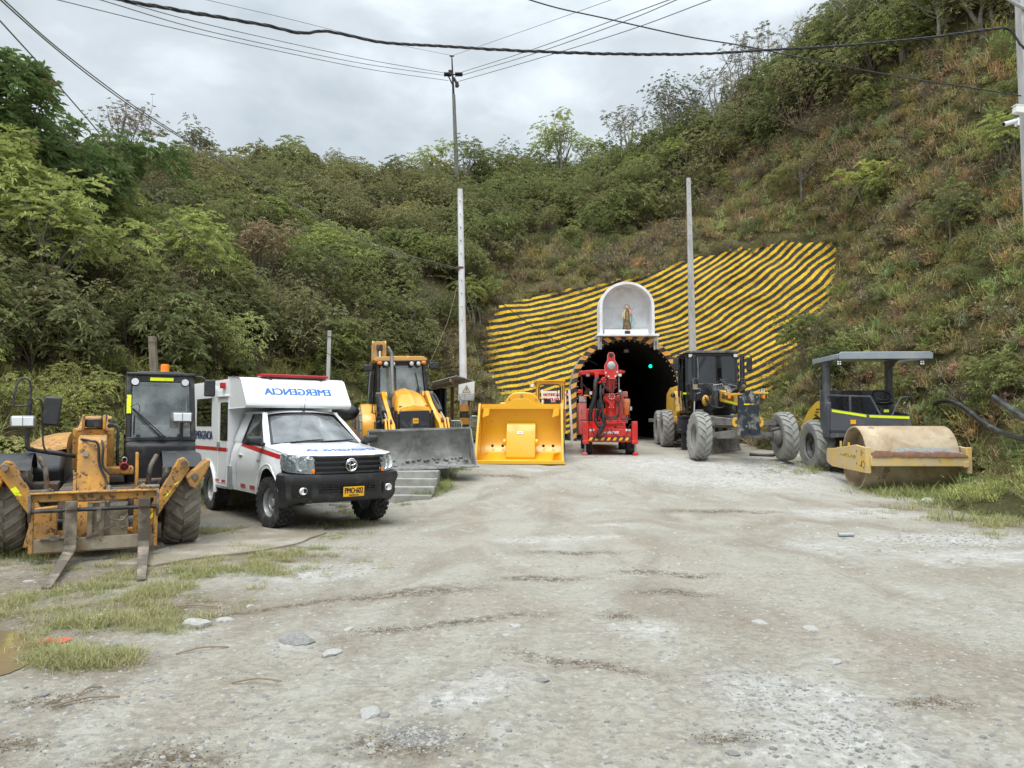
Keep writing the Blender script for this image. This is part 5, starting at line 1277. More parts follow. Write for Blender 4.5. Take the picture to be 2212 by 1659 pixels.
        w = MB(); w.box((sg * (Wb + .07), 2.80, 2.22), (.12, .22, .10), (0, sg * R(25), 0)); wo = w.obj('work_lamp', 'white_paint', box, .015); MB().box((sg * (Wb + .115), 2.80, 2.195), (.03, .17, .07), (0, sg * R(25), 0)).obj('lamp_face', 'lens', wo)
        MB().box((sg * (Wb - .08), 1.83, .665), (.16, .14, .40)).obj('corner_guard', 'galv', box, .006)
        MB().box((sg * (Wb - .06), 2.25, .485), (.14, .62, .05)).obj('step', 'galv', box, .006)
        MB().box((sg * (Wb + .012), 4.25, .95), (.02, .16, .14)).obj('filler_flap', 'steel', box, .01)
    text('EMERGENCIA', 'navy_letter', box, (-Wb - .006, 3.36, 1.37), (R(90), 0, R(-90)), width=1.14, height=.15, fat=.010)
    return A
amb = build_ambulance()
# ------------------------------------------------------------------ telehandler with pallet forks
def build_telehandler():
    T = thing('telehandler', 'worn yellow telehandler with pallet forks lowered to the ground, black cab on one side', 'telehandler', (-5.33, 9.98, 0.0), 27.5)
    tm = tyre_mesh('tyre', .58, .42, .30, 20, 'chevron', 'tyre_mud', .035); rm = rim_mesh('wheel', .305, .40, .35, 0, 10, 'rim_yellow', .4, -1); rm2 = rim_mesh('wheel', .305, .40, .35, 0, 10, 'rim_yellow', .4, 1)
    for x, y, m_ in ((-.97, 0, rm), (.97, 0, rm2), (-.97, 2.75, rm), (.97, 2.75, rm2)): wheel(T, (x, y, .57), tm, m_)
    # chassis, axle
    b = MB(); b.box((0, 1.3, .62), (.85, 3.6, .36)); b.box((0, -.45, .62), (.62, .35, .30)); b.obj('chassis', 'worn_black', T, .02); b = MB(); b.box((.12, .25, .98), (.55, .7, .10)); b.obj('boom_deck', 'tele_yellow', T, .02)  # black on the chassis stands in for shaded gaps between the front parts
    b = MB(); b.cyl((-.8, 0, .57), (.8, 0, .57), .11, n=14); b.sphere((0, 0, .56), .2, 14, 10); b.box((-.6, .1, .75), (.3, .5, .2)); b.box((.6, .1, .75), (.3, .5, .2)); b.cyl((-.8, 2.75, .57), (.8, 2.75, .57), .11, n=14); b.obj('axle', 'worn_black', T, .01)
    # engine bay on the left of the frame: black flank, yellow domed lid
    b = MB(); b.prism([(.55, .55), (.45, 1.02), (1.0, 1.23), (2.9, 1.33), (3.3, 1.1), (3.3, .55)], 'x', -.93, -.42); b.obj('engine_bay', 'black_plastic', T, .06)
    b = MB(); rows = []
    for y, zt_, xl in ((.98, 1.20, -.84), (1.05, 1.26, -.90), (1.3, 1.32, -.93), (1.7, 1.37, -.95), (2.5, 1.41, -.95), (3.1, 1.38, -.92), (3.32, 1.25, -.9)):
        rows.append([(xl, y, zt_ - .16), (xl + .02, y, zt_ - .10), (xl + .12, y, zt_ - .02), (xl + .35, y, zt_ + .035), (-.42, y, zt_ + .05), (-.40, y, zt_ - .1)])
    b.grid(rows); b.obj('engine_lid', 'tele_yellow', T, smooth=50)
    # cab on the right
    bx0, bx1 = .30, 1.18
    b = MB(); b.prism([(.38, .62), (.32, 1.30), (.45, 1.38), (2.1, 1.38), (2.1, .62)], 'x', bx0, bx1); b.obj('cab_base', 'black_plastic', T, .03)
    fr = MB(); yb, yt = .42, .62
    pil = [((bx0 + .03, yb, 1.34), (bx0 + .03, yt, 2.25)), ((bx1 - .03, yb, 1.34), (bx1 - .05, yt, 2.25)), ((bx0 + .03, 2.05, 1.34), (bx0 + .04, 1.9, 2.25)), ((bx1 - .03, 2.05, 1.34), (bx1 - .05, 1.9, 2.25))]
    for a, c in pil: fr.bar(a, c, .07, .07, (0, 1, 0))
    fr.bar((bx0, yb + .01, 1.38), (bx1, yb + .01, 1.38), .07, .06); fr.bar((bx0, yt, 2.22), (bx1 - .02, yt, 2.22), .08, .10)
    fr.bar((bx1 - .02, 1.25, 1.4), (bx1 - .04, 1.25, 2.2), .05, .05, (0, 1, 0)); fr.bar((bx1 - .02, .45, 1.40), (bx1 - .02, 2.05, 1.40), .06, .06)
    fr.bar((bx1 - .04, yt, 2.2), (bx1 - .04, 1.9, 2.2), .06, .06); fr.bar((bx0 + .04, yt, 2.2), (bx0 + .04, 1.9, 2.2), .06, .06); fr.bar((bx0, 1.95, 2.2), (bx1, 1.95, 2.2), .06, .06)
    cab = fr.obj('cab_frame', 'black_metal', T, .012)
    b = MB(); b.box(((bx0 + bx1) / 2, 1.26, 2.285), (bx1 - bx0 + .02, 1.40, .045)); b.box(((bx0 + bx1) / 2, 1.26, 2.32), (.6, 1.1, .03)); b.obj('cab_roof', 'black_metal', T, .02)
    q = [(bx0 + .07, yb + .01, 1.41), (bx1 - .07, yb + .01, 1.41), (bx1 - .085, yt - .03, 2.17), (bx0 + .07, yt - .03, 2.17)]
    MB().plate([(x, y - .03, z) for x, y, z in q], .006).obj('windscreen', 'clear_glass', cab, smooth=0)
    MB().plate([(bx1 - .005, .52, 1.43), (bx1 - .005, 1.22, 1.43), (bx1 - .02, 1.22, 2.17), (bx1 - .02, .66, 2.17)], .006).obj('door_glass', 'window_glass', cab, smooth=0)
    MB().plate([(bx0, .52, 1.43), (bx0, 1.95, 1.43), (bx0 + .01, 1.85, 2.17), (bx0 + .01, .66, 2.17)], .006).obj('side_glass', 'window_glass', cab, smooth=0)
    MB().plate([(bx0 + .06, 2.03, 1.43), (bx1 - .06, 2.03, 1.43), (bx1 - .06, 1.9, 2.17), (bx0 + .06, 1.9, 2.17)], .006).obj('rear_glass', 'window_glass', cab, smooth=0)
    MB().box(((bx0 + bx1) / 2 - .0, yt - .055, 2.215), (.30, .012, .045)).obj('reflective_tape', 'hi_vis', cab)
    MB().box((bx0 + .03, .475 + .0, 1.86), (.055, .012, .26), (R(-12), 0, 0)).obj('reflective_tape', 'hi_vis', cab)
    for x in (bx0 + .10, bx1 - .14):
        b = MB(); b.cyl((x, yt - .04, 2.18), (x, yt - .10, 2.175), .055, n=18); b.box((x, yt - .03, 2.24), (.03, .04, .06)); w = b.obj('work_lamp', 'black_metal', cab)
        MB().cyl((x, yt - .105, 2.175), (x, yt - .11, 2.175), .047, n=18).obj('lamp_face', 'lens', w)
    b = MB(); b.lathe([(.001, .12), (.05, .12), (.06, .10), (.06, .02), (.07, .0)], (.80, 1.0, 2.34), 'z', 18); b.obj('beacon', 'orange_lens', cab)
    MB().cyl((.80, 1.0, 2.32), (.80, 1.0, 2.345), .085, n=18).obj('beacon_base', 'black_metal', cab)
    # inside the cab
    b = MB(); b.box((.76, 1.55, 1.5), (.5, .14, .75), (R(-8), 0, 0)); b.box((.76, 1.3, 1.25), (.5, .5, .2)); b.box((.76, 1.66, 1.95), (.3, .1, .18)); b.obj('seat', 'seat_black', cab, .05)
    b = MB(); b.box((.74, .62, 1.44), (.72, .28, .14)); b.obj('dashboard', 'black_plastic', cab, .04)
    b = MB(); b.tube([(.76 + .2 * math.cos(a), .86 + .1 * math.sin(a), 1.62 + .17 * math.sin(a)) for a in np.linspace(0, 2 * math.pi, 25)], .015, 6, caps=False); b.cyl((.76, .72, 1.45), (.76, .86, 1.62), .03); b.obj('steering_wheel', 'black_plastic', cab)
    cp_ = thing('cap', 'beige baseball cap hanging inside the telehandler cab window', 'cap', (0, 0, 0)); cp_.parent = None
    M0 = Matrix.Translation(T.location) @ T.rotation_euler.to_matrix().to_4x4()
    cp_.location = M0 @ Vector((bx0 + .14, .78, 1.86)); cp_.rotation_euler = T.rotation_euler
    MB().sphere((0, 0, 0), .10, 14, 8, (1, .8, 1)).obj('crown', 'robe_cream', cp_, smooth=60); MB().prism([(-.09, -.09), (.09, -.09), (.085, -.06), (-.085, -.06)], 'y', -.02, -.17).obj('peak', 'robe_cream', cp_, .005)
    MB().box((0, -.082, .02), (.035, .01, .03)).obj('badge', 'wood_old', cp_)
    cd = thing('notice_card', 'white card with a safety goggles drawing propped behind the cab windscreen', 'card', M0 @ Vector((.66, .53, 1.50)), 27.5)
    MB().box((0, 0, 0), (.34, .008, .13)).obj('sheet', 'sticker_white', cd); b = MB(); b.box((0, 0, .0), (.36, .004, .15)); b.obj('rim', 'hi_vis', cd, loc=(0, .005, 0))
    b = MB()
    for x in (-.045, .045): b.sphere((x, -.006, .01), .035, 12, 6, (1, .1, .7))
    b.tube([(-.09, -.006, .035), (-.04, -.006, .045), (.04, -.006, .045), (.09, -.006, .035)], .004, 5); b.obj('goggles_print', 'black_letter', cd)
    rb = thing('helmet', 'red helmet lying behind the right side of the telehandler windscreen', 'helmet', M0 @ Vector((1.0, .66, 1.53)), 27.5)
    MB().sphere((0, 0, 0), .09, 14, 8, (1.1, 1.2, .8)).obj('shell', 'red_paint', rb, smooth=60); MB().cyl((0, 0, -.03), (0, -.0, -.02), .115, n=18).obj('brim', 'red_paint', rb)
    b = MB()
    b.bar((.36, .36, 1.80), (.72, .36, 1.42), .018, .012, (0, 1, 0)); b.bar((.38, .35, 1.80), (.78, .35, 1.41), .014, .012, (0, 1, 0)); b.box((.74, .36, 1.40), (.1, .04, .05)); b.bar((.40, .36, 1.70), (.395, .36, 1.45), .02, .01, (0, 1, 0))
    b.tube([(.34, .36, 1.82), (.44, .34, 1.86), (.46, .34, 1.76), (.40, .34, 1.74)], .005, 5, 3); b.obj('wiper', 'grille_black', T)
    for x in (.45, .96): MB().box((x, .355, 1.425), (.045, .03, .04)).obj('hinge', 'black_metal', cab)
    # grab bar / right hand mirror + headlamp on stalk
    b = MB(); b.tube([(1.14, .62, 2.24), (1.2, .5, 2.26), (1.28, .45, 2.24), (1.36, .44, 2.16)], .012, 6, 3); mo = b.obj('mirror_arm', 'black_metal', T)
    MB().box((1.36, .45, 2.10), (.15, .05, .24)).obj('mirror', 'black_plastic', mo, .02)
    b = MB(); b.tube([(.99, .32, 1.35), (.99, .28, 1.60), (.99, .26, 1.66)], .022, 8); st = b.obj('lamp_stalk', 'black_metal', T)
    def headlamp(x, y, z, par):
        h = MB(); h.box((x, y + .02, z), (.27, .10, .15)); ho = h.obj('headlamp', 'frame_dusty', par, .03); MB().box((x, y - .035, z), (.23, .02, .115)).obj('lamp_face', 'lens', ho, .012)
        MB().box((x, y - .046, z), (.008, .01, .115)).obj('lamp_divider', 'frame_dusty', ho)
    headlamp(.99, .24, 1.68, st)
    # left stalk with lamp, mirror, hoop
    b = MB(); b.tube([(-0.28, 0.15, 1.17), (-0.75, -0.05, 1.27), (-0.74, -0.12, 1.28), (-0.79, -0.14, 1.33), (-0.79, -0.14, 1.63), (-0.77, -0.14, 1.90)], .026, 8, 4); ls = b.obj('lamp_stalk', 'black_metal', T)
    b = MB(); b.tube([(-0.56, -0.08, 1.21), (-0.62, -0.15, 1.33), (-0.64, -0.15, 1.68), (-0.66, -0.15, 1.88), (-0.72, -0.15, 1.90)], .012, 6, 4); b.tube([(-0.77, -0.14, 1.86), (-0.78, -0.14, 2.10), (-0.84, -0.14, 2.15), (-0.91, -0.14, 2.10), (-0.95, -0.14, 1.84), (-0.90, -0.14, 1.81), (-0.79, -0.14, 1.82)], .013, 6, 3); b.obj('mirror_hoop', 'black_metal', ls)
    headlamp(-.84, -.18, 1.62, ls)
    MB().box((-.54, -.16, 1.75), (.20, .05, .36), (0, R(5), R(-8))).obj('mirror', 'black_plastic', ls, .03)
    # boom: outer box from the rear pivot down to the collar, inner box, gooseneck
    def boxbeam(b, p0, p1, w0, h0, w1, h1):
        p0, p1 = Vector(p0), Vector(p1); d = (p1 - p0).normalized(); a = Vector((1, 0, 0)); c = d.cross(a)
        if c.z < 0: c = -c
        q = []
        for p, w, h in ((p0, w0, h0), (p1, w1, h1)): q += [p - a * w / 2 - c * h / 2, p + a * w / 2 - c * h / 2, p + a * w / 2 + c * h / 2, p - a * w / 2 + c * h / 2]
        return b.hexa(q)
    b = MB(); boxbeam(b, (-.08, 3.0, 1.50), (-.08, .35, 1.28), .42, .44, .42, .46); boxbeam(b, (-.08, .36, 1.27), (-.08, .20, 1.255), .48, .54, .48, .54); bo = b.obj('boom', 'tele_yellow', T, .02)
    b = MB(); b.box((-.08, .22, 1.60), (.2, .2, .12)); b.obj('boom_bracket', 'black_metal', bo, .02)
    for x in (-.20, .04): MB().box((x, .20, 1.61), (.035, .24, .20)).obj('boom_lug', 'tele_yellow', bo, .015)
    b = MB(); b.cyl((-.02, .5, 1.56), (.02, 2.6, 1.68), .05, n=12); b.tube([(.10, .3, 1.56), (.14, .9, 1.62), (.10, 1.8, 1.64)], .03, 6, 4); b.tube([(.14, .2, 1.58), (.20, .16, 1.52), (.20, .16, 1.2), (.21, .3, 1.0)], .022, 6, 4); b.obj('boom_ram', 'black_metal', bo)
    b = MB()
    b.prism([(.25, 1.45), (-.28, 1.43), (-.42, 1.36), (-.50, 1.15), (-.56, .78), (-.74, .42), (-.78, .22), (-.56, .18), (-.38, .40), (-.26, .8), (-.10, 1.05), (.25, 1.12)], 'x', -.24, .08); inn = b.obj('boom_head', 'tele_yellow', T, .02)
    b = MB(); b.prism([(-.5, 1.0), (-.60, .7), (-.80, .42), (-.84, .2), (-.6, .2)], 'x', -.275, -.24); b.prism([(-.5, 1.0), (-.60, .7), (-.80, .42), (-.84, .2), (-.6, .2)], 'x', .08, .115); b.obj('boom_cheek', 'tele_yellow', inn, .005)
    b = MB(); b.tube([(-.20, -.36, 1.40), (-.10, -.48, 1.38), (-.02, -.50, 1.34), (.0, -.53, 1.1), (.06, -.58, .95), (.10, -.62, .86), (.115, -.64, .80)], .016, 6, 5); b.tube([(.02, -.36, 1.38), (.04, -.52, 1.3), (.04, -.55, 1.08), (.12, -.58, .97)], .014, 6, 4); b.obj('hose', 'hose', inn)
    b = MB(); b.cyl((.115, -.64, .84), (.115, -.66, .72), .02, n=8); b.box((-.15, -.50, 1.22), (.05, .03, .05)); b.obj('hose_fitting', 'steel', inn)
    # stabiliser legs
    for sg in (-1, 1):
        n0 = len(T.children)
        b = MB(); leg = [(1.02, 1.17), (1.10, 1.20), (1.16, 1.14), (1.17, 1.04), (.58, .20), (.46, .16), (.44, .26), (.66, .55)]
        b.prism([(sg * x, z) for x, z in leg], 'y', -.68, -.62); b.prism([(sg * x, z) for x, z in leg], 'y', -.54, -.48); b.prism([(sg * 1.04, 1.0), (sg * 1.10, .98), (sg * .56, .24), (sg * .50, .28)], 'y', -.63, -.53)
        lg = b.obj('stabiliser_leg', 'tele_yellow', T, .008)
        b = MB(); b.prism([(sg * x, z) for x, z in [(1.12, .95), (1.18, .82), (1.26, .78), (1.40, 1.00), (1.46, 1.14), (1.42, 1.18), (1.34, 1.12)]], 'y', -.74, -.40); b.obj('foot_pad', 'tele_yellow', lg, .02)
        for x, z in ((1.095, 1.12), (1.24, .95)):
            MB().cyl((sg * x, -.69, z), (sg * x, -.76, z), .045, n=12).obj('pin', 'fork_steel', lg, .006)
        b = MB(); b.cyl((sg * 1.05, -.58, 1.06), (sg * .62, -.3, .66), .055, n=10); b.obj('stabiliser_ram', 'black_metal', lg)
        d = Vector((sg * .59, 0, .84)).normalized()
        for t0, t1 in ((.15, .40), (.55, .95)):
            a, c = Vector((sg * 1.085, -.685, .98)).lerp(Vector((sg * .56, -.685, .30)), t0), Vector((sg * 1.085, -.685, .98)).lerp(Vector((sg * .56, -.685, .30)), t1)
            b = MB(); b.bar(a, c, .055, .006, (0, 1, 0)) if False else b.add([a + Vector((-.03, 0, -.015)), a + Vector((.03, 0, .015)), c + Vector((.03, 0, .015)), c + Vector((-.03, 0, -.015))], [(0, 1, 2, 3)]); b.obj('reflective_tape', 'hi_vis_worn', lg, smooth=0)
        for o_ in [lg] + list(lg.children):
            for v in o_.data.vertices: v.co.x *= .87; v.co.z = v.co.z * .97
        # mudguard
        b = MB(); rows = []
        for x in (sg * .72, sg * .80, sg * 1.12, sg * 1.2):
            rows.append([(x, .0 + .70 * math.cos(a), .57 + (.66 if abs(x) < 1.15 else .62) * math.sin(a)) for a in np.linspace(R(38), R(135), 8)])
        b.grid(rows); mg = b.obj('mudguard', 'black_plastic', T)
        b = MB(); b.tube([(sg * .66, -.15, 1.18), (sg * .58, -.25, 1.0), (sg * .56, -.25, .65)], .03, 8, 4); b.obj('mudguard_stay', 'worn_black', mg)
    b = MB(); b.prism([(.38, .15), (.58, .15), (.56, .74), (.50, .86), (.40, .80)], 'y', -.70, -.60); b.prism([(-.42, .15), (-.76, .15), (-.66, .60), (-.42, .62)], 'y', -.70, -.60); b.box((-.0, -.58, .22), (1.2, .12, .18)); b.box((.42, -.45, 1.02), (.035, .3, .42)); pf = b.obj('stabiliser_frame', 'tele_yellow', T, .012)
    for x, z in ((-.46, .24), (.52, .26)):
        b = MB(); b.lathe([(.045, 0), (.05, -.03), (.03, -.035), (.025, 0)], (x, -.70, z), 'y', 12); b.obj('pin', 'worn_black', pf)
    b = MB(); b.lathe([(.001, .08), (.05, .08), (.055, -.05), (.045, -.10), (.04, -.02)], (.28, -.30, 1.05), 'y', 12); rd = b.obj('coupling', 'red_stripe', T)
    MB().tube([(.28 + .03 * math.cos(a), -.3, 1.13 + .035 * math.sin(a)) for a in np.linspace(0, 6.28, 13)], .006, 5).obj('coupling_ring', 'steel', rd)
    # fork carriage
    cx = .0; y0 = -1.02
    CF = MB(); CF.box((cx - .02, y0 + .05, .80), (1.38, .10, .10)); CF.box((cx - .02, y0 + .02, .865), (1.40, .13, .03)); CF.box((cx - .70, y0 + .02, .45), (.05, .08, .66)); CF.box((cx + .66, y0 + .02, .45), (.05, .08, .66)); cf = CF.obj('fork_carriage', 'tele_yellow', T, .01)
    b = MB(); b.box((cx - .02, y0 + .02, .20), (1.40, .05, .15)); b.box((cx - .02, y0 + .07, .125), (1.40, .12, .03)); b.obj('lower_plate', 'bleached_steel', cf, .006)
    b = MB(); b.cyl((cx - .73, y0 - .03, .64), (cx + .69, y0 - .03, .64), .027, n=14); b.obj('fork_shaft', 'black_metal', cf)
    b = MB()
    for sg in (-1, 1): b.prism([(y0 - .02, .50), (y0 - .08, .62), (y0 - .06, .84), (y0 + .02, .90), (y0 + .10, .84), (y0 + .06, .52)], 'x', cx + sg * .70 - .02 - .015, cx + sg * .70 - .02 + .015); b.prism([(y0 - .02, .80), (y0 - .02, .93), (y0 + .06, .93), (y0 + .08, .80)], 'x', cx + sg * .52 - .01, cx + sg * .52 + .015)
    b.cyl((cx - .72, y0 + .02, .885), (cx - .48, y0 + .02, .885), .03, n=10); b.cyl((cx + .70, y0 + .02, .905), (cx + .48, y0 + .02, .905), .03, n=10); b.obj('carriage_lug', 'fork_steel', cf, .006)
    b = MB()
    for x in (-.34, -.08, .05, .24, .50): b.box((cx + x, y0 + .05, .42), (.06 if x != .24 else .20, .05, .60))
    b.box((cx + .06, y0 + .09, .42), (.34, .05, .58)); b.obj('back_plate', 'bleached_steel', cf, .006)
    b = MB(); b.box((cx + .30, y0 + .0, .45), (.10, .06, .16)); b.bar((cx - .12, y0 - .02, .27), (cx + .20, y0 - .02, .42), .03, .03); b.box((cx + .02, y0 - .035, .56), (.05, .06, .18)); b.tube([(cx + .1, y0 - .03, .60), (cx + .16, y0 - .05, .50), (cx + .28, y0 - .05, .48), (cx + .34, y0 - .03, .56)], .012, 6, 4); b.cyl((cx - .60, y0 - .02, .28), (cx - .20, y0 - .02, .28), .022, n=8); b.box((cx - .45, y0 - .03, .29), (.10, .05, .06)); b.obj('latch_linkage', 'fork_steel', cf, .004)
    for o_ in [cf] + list(cf.children):
        for v in o_.data.vertices:
            v.co.x *= .94
            if v.co.z > .3: v.co.z = .3 + (v.co.z - .3) * .88
    for x, xt in ((-.265, -.40), (.495, .43)):
        b = MB(); prof = [(y0 - .075, .66), (y0 - .02, .66), (y0 - .02, .15), (y0 - .035, .115), (y0 - 1.50, -.008), (y0 - 1.50, .012), (y0 - .12, .16), (y0 - .075, .20)]
        b.prism(prof, 'x', x - .062, x + .062)
        for i, v in enumerate(b.v):
            t = max(0, (y0 - .1 - v[1]) / 1.40); b.v[i] = (v[0] + (xt - x) * t + (-.02 * t if v[0] > x else .02 * t), v[1], v[2])
        b.box((x, y0 - .05, .655), (.125, .09, .10)); fk = b.obj('fork', 'fork_steel', cf, .006)
    return T
tele = build_telehandler()
# ------------------------------------------------------------------ backhoe loader on the concrete platform
PLAT_Z = 0.60
plat = thing('concrete_platform', 'low concrete platform with three front steps under the backhoe bucket', 'platform', (-4.2, 17.0, 0))
b = MB(); b.box((0.35, 3.3, .25), (4.9, 6.6, .70)); b.box((1.45, -.42, .247), (2.4, .84, .70)); b.obj('slab', 'conc', plat, .02)
for k in range(4):
    MB().box((1.6, -.98 - .26 * k, PLAT_Z - .02 - .145 * (k + 1) - .13), (2.1 - .05 * k, .28, .30)).obj('step', 'conc', plat, .012)
def build_backhoe():
    A = thing('backhoe_loader', 'yellow backhoe loader with a wide grey mud-caked bucket standing on the platform', 'backhoe loader', (-2.40, 18.5, PLAT_Z), 15.5, ry=-1.8)
    tr = tyre_mesh('tyre', .74, .46, .36, 20, 'chevron', 'tyre_dusty', .04); rmr = rim_mesh('wheel', .37, .42, .4, 0, 8, 'rim_yellow', .35, -1); rmr2 = rim_mesh('wheel', .37, .42, .4, 0, 8, 'rim_yellow', .35, 1)
    tf = tyre_mesh('tyre', .44, .32, .22, 18, 'chevron', 'tyre_dusty', .03); rmf = rim_mesh('wheel', .23, .3, .4, 0, 8, 'rim_yellow', .35, -1)
    wheel(A, (-.86, 2.15, .74), tr, rmr); wheel(A, (.86, 2.15, .74), tr, rmr2); wheel(A, (-.78, .1, .44), tf, rmf); wheel(A, (.78, .1, .44), tf, rmf)
    b = MB(); b.box((0, 1.0, .72), (.7, 3.4, .35)); b.cyl((-.8, .1, .44), (.8, .1, .44), .08); b.cyl((-.8, 2.15, .74), (.8, 2.15, .74), .12); b.box((0, 1.55, .95), (1.5, 1.5, .22)); b.obj('chassis', 'black_metal', A, .02)
    # bonnet
    rows = []
    for y, xw, zt_, dz in ((-.62, .37, 1.30, .0), (-.60, .385, 1.38, 0), (-.42, .39, 1.47, 0), (-.1, .375, 1.62, .0), (.25, .35, 1.73, 0), (.9, .31, 1.83, 0), (1.28, .29, 1.86, 0)):
        zl = 1.22 + (y + .62) * .12
        rows.append([(-xw, y, zl), (-xw - .005, y, (zl + zt_) / 2), (-xw + .05, y, zt_ - .04), (-xw + .15, y, zt_), (-.05, y, zt_ + .02), (-.035, y, zt_ + .035), (.035, y, zt_ + .035), (.05, y, zt_ + .02), (xw - .15, y, zt_), (xw - .05, y, zt_ - .04), (xw + .005, y, (zl + zt_) / 2), (xw, y, zl)])
    b = MB(); b.grid(rows); r0 = rows[0]; b.add(r0, [tuple(range(12))]); b.obj('bonnet', 'loader_yellow', A, .0, smooth=45)
    b = MB(); b.box((0, .35, 1.1), (.68, 1.8, .62)); b.obj('engine_side', 'black_plastic', A, .02)
    b = MB(); b.prism([(-.34, .70), (.34, .70), (.36, .78), (.35, 1.29), (-.35, 1.29), (-.36, .78)], 'y', -.66, -.55); g = b.obj('grille', 'grader_black', A, .015)
    b = MB()
    for sg in (-1, 1): b.box((sg * .39, -.50, 1.0), (.06, .2, .6)); b.box((sg * .44, -.42, 1.0), (.05, .2, .6))
    b.obj('grille_side', 'black_plastic', A, .01)
    MB().box((.02, -.668, 1.05), (.13, .012, .12)).obj('maker_badge', 'plate_yellow', g, .004)
    text('JCB', 'black_letter', g, (.02, -.676, 1.05), (R(90), 0, 0), width=.09, height=.045, bold=.002)
    b = MB(); b.cyl((-.30, .98, 1.75), (-.30, 1.0, 2.72), .047, n=16); b.tube([(-.30, 1.0, 2.70), (-.31, .98, 2.78), (-.36, .96, 2.88), (-.39, .95, 2.93)], [.047, .03], 14, 3); b.obj('exhaust', 'steel', A, smooth=50)
    # cab
    fr = MB(); P0 = [(-.66, 1.33, 1.05), (.66, 1.33, 1.05), (-.80, 2.85, 1.15), (.80, 2.85, 1.15)]; P1 = [(-.58, 1.55, 2.58), (.58, 1.55, 2.58), (-.70, 2.75, 2.58), (.70, 2.75, 2.58)]
    for a, c in zip(P0, P1): fr.bar(a, c, .06, .07, (0, 1, 0))
    for sg in (-1, 1):
        fr.bar((sg * .80, 2.0, 1.05), (sg * .69, 2.05, 2.58), .05, .05, (0, 1, 0)); fr.bar((sg * .66, 1.33, 1.08), (sg * .82, 2.85, 1.15), .06, .08); fr.bar((sg * .58, 1.55, 2.55), (sg * .70, 2.75, 2.55), .06, .08)
        fr.bar((sg * .66, 1.35, .95), (sg * .80, 2.0, .95), .05, .05)
    fr.bar((-.60, 1.52, 2.56), (.60, 1.52, 2.56), .07, .10); fr.bar((-.8, 2.85, 1.15), (.8, 2.85, 1.15), .08, .3); fr.bar((-.7, 2.75, 2.56), (.7, 2.75, 2.56), .07, .08)
    fr.bar((-.18, 1.38, 1.6), (-.16, 1.53, 2.45), .05, .03, (0, 1, 0)); fr.tube([(-.16, 1.53, 2.40), (-.20, 1.54, 2.50), (-.28, 1.54, 2.53)], .025, 6, 3); fr.bar((-.66, 1.33, 1.1), (.66, 1.33, 1.1), .08, .16)
    cab = fr.obj('cab_frame', 'black_metal', A, .012)
    MB().plate([(-.60, 1.34, 1.16), (.60, 1.34, 1.16), (.53, 1.54, 2.5), (-.53, 1.54, 2.5)], .006).obj('windscreen', 'clear_glass', cab, smooth=0)
    for sg in (-1, 1): MB().plate([(sg * .68, 1.38, 1.15), (sg * .82, 2.8, 1.2), (sg * .71, 2.72, 2.5), (sg * .60, 1.58, 2.5)], .006).obj('side_glass', 'dark_glass' if sg < 0 else 'clear_glass', cab, smooth=0)
    MB().plate([(-.76, 2.84, 1.3), (.76, 2.84, 1.3), (.67, 2.75, 2.5), (-.67, 2.75, 2.5)], .006).obj('rear_glass', 'clear_glass', cab, smooth=0)
    b = MB(); b.prism([(-.66, 2.60), (-.72, 2.66), (-.60, 2.72), (-.15, 2.73), (-.10, 2.70), (.12, 2.70), (.20, 2.73), (.56, 2.73), (.68, 2.66), (.64, 2.60)], 'y', 1.42, 2.85)
    b.box((.0, 2.0, 2.745), (.5, .6, .03)); b.obj('cab_roof', 'roof_yellow', A, .02)
    lm = MB(); lm.box((0, 1.46, 2.60), (1.25, .10, .05)); lb = lm.obj('lamp_panel', 'black_metal', cab, .01)
    for x in (-.40, -.22, .26, .44):
        b = MB(); b.lathe([(.001, .03), (.07, .03), (.075, -.02), (.065, -.05)], (x, 1.44, 2.54), 'y', 18); w = b.obj('work_lamp', 'black_metal', cab); MB().lathe([(.001, -.045), (.045, -.042), (.062, -.03)], (x, 1.44, 2.54), 'y', 18).obj('lamp_face', 'lens', w, smooth=60)
    for x in (-.56, .58): MB().sphere((x, 1.42, 2.56), .065, 14, 8, (1.1, .6, .75)).obj('indicator', 'orange_lens', cab, smooth=60)
    b = MB(); b.box((-.86, 1.45, 2.44), (.24, .06, .17)); b.obj('mirror', 'black_plastic', cab, .025)
    b = MB(); b.box((.84, 1.40, 2.48), (.25, .06, .17)); m2 = b.obj('mirror', 'black_plastic', cab, .025); MB().tube([(.62, 1.45, 2.52), (.66, 1.38, 2.60), (.82, 1.38, 2.60), (.86, 1.38, 2.52)], .01, 6, 3).obj('mirror_arm', 'black_metal', m2)
    b = MB(); b.tube([(.64, 1.36, 2.55), (.70, 1.22, 2.0), (.78, 1.1, 1.45)], .013, 6, 3); b.tube([(-.72, 1.42, 2.35), (-.76, 1.40, 1.8), (-.78, 1.38, 1.35), (-.72, 1.36, 1.25)], .014, 6, 3); b.obj('grab_rail', 'black_metal', cab)
    b = MB(); b.bar((.16, 1.35, 1.50), (.42, 1.42, 1.90), .016, .01, (0, 1, 0)); b.bar((.22, 1.35, 1.50), (.44, 1.42, 1.88), .014, .01, (0, 1, 0)); b.bar((.36, 1.44, 2.3), (.50, 1.34, 1.32), .022, .012, (0, 1, 0)); b.tube([(.42 + .05 * math.cos(a), 1.40, 1.88 + .06 * math.sin(a)) for a in np.linspace(0, 6.28, 13)], .006, 5); b.obj('wiper', 'grille_black', cab)
    b = MB(); b.box((.02, 2.05, 1.3), (.52, .5, .3)); b.box((.02, 2.3, 1.7), (.5, .15, .6)); b.box((.02, 2.33, 2.1), (.28, .1, .2)); b.obj('seat', 'roller_grey', cab, .06)
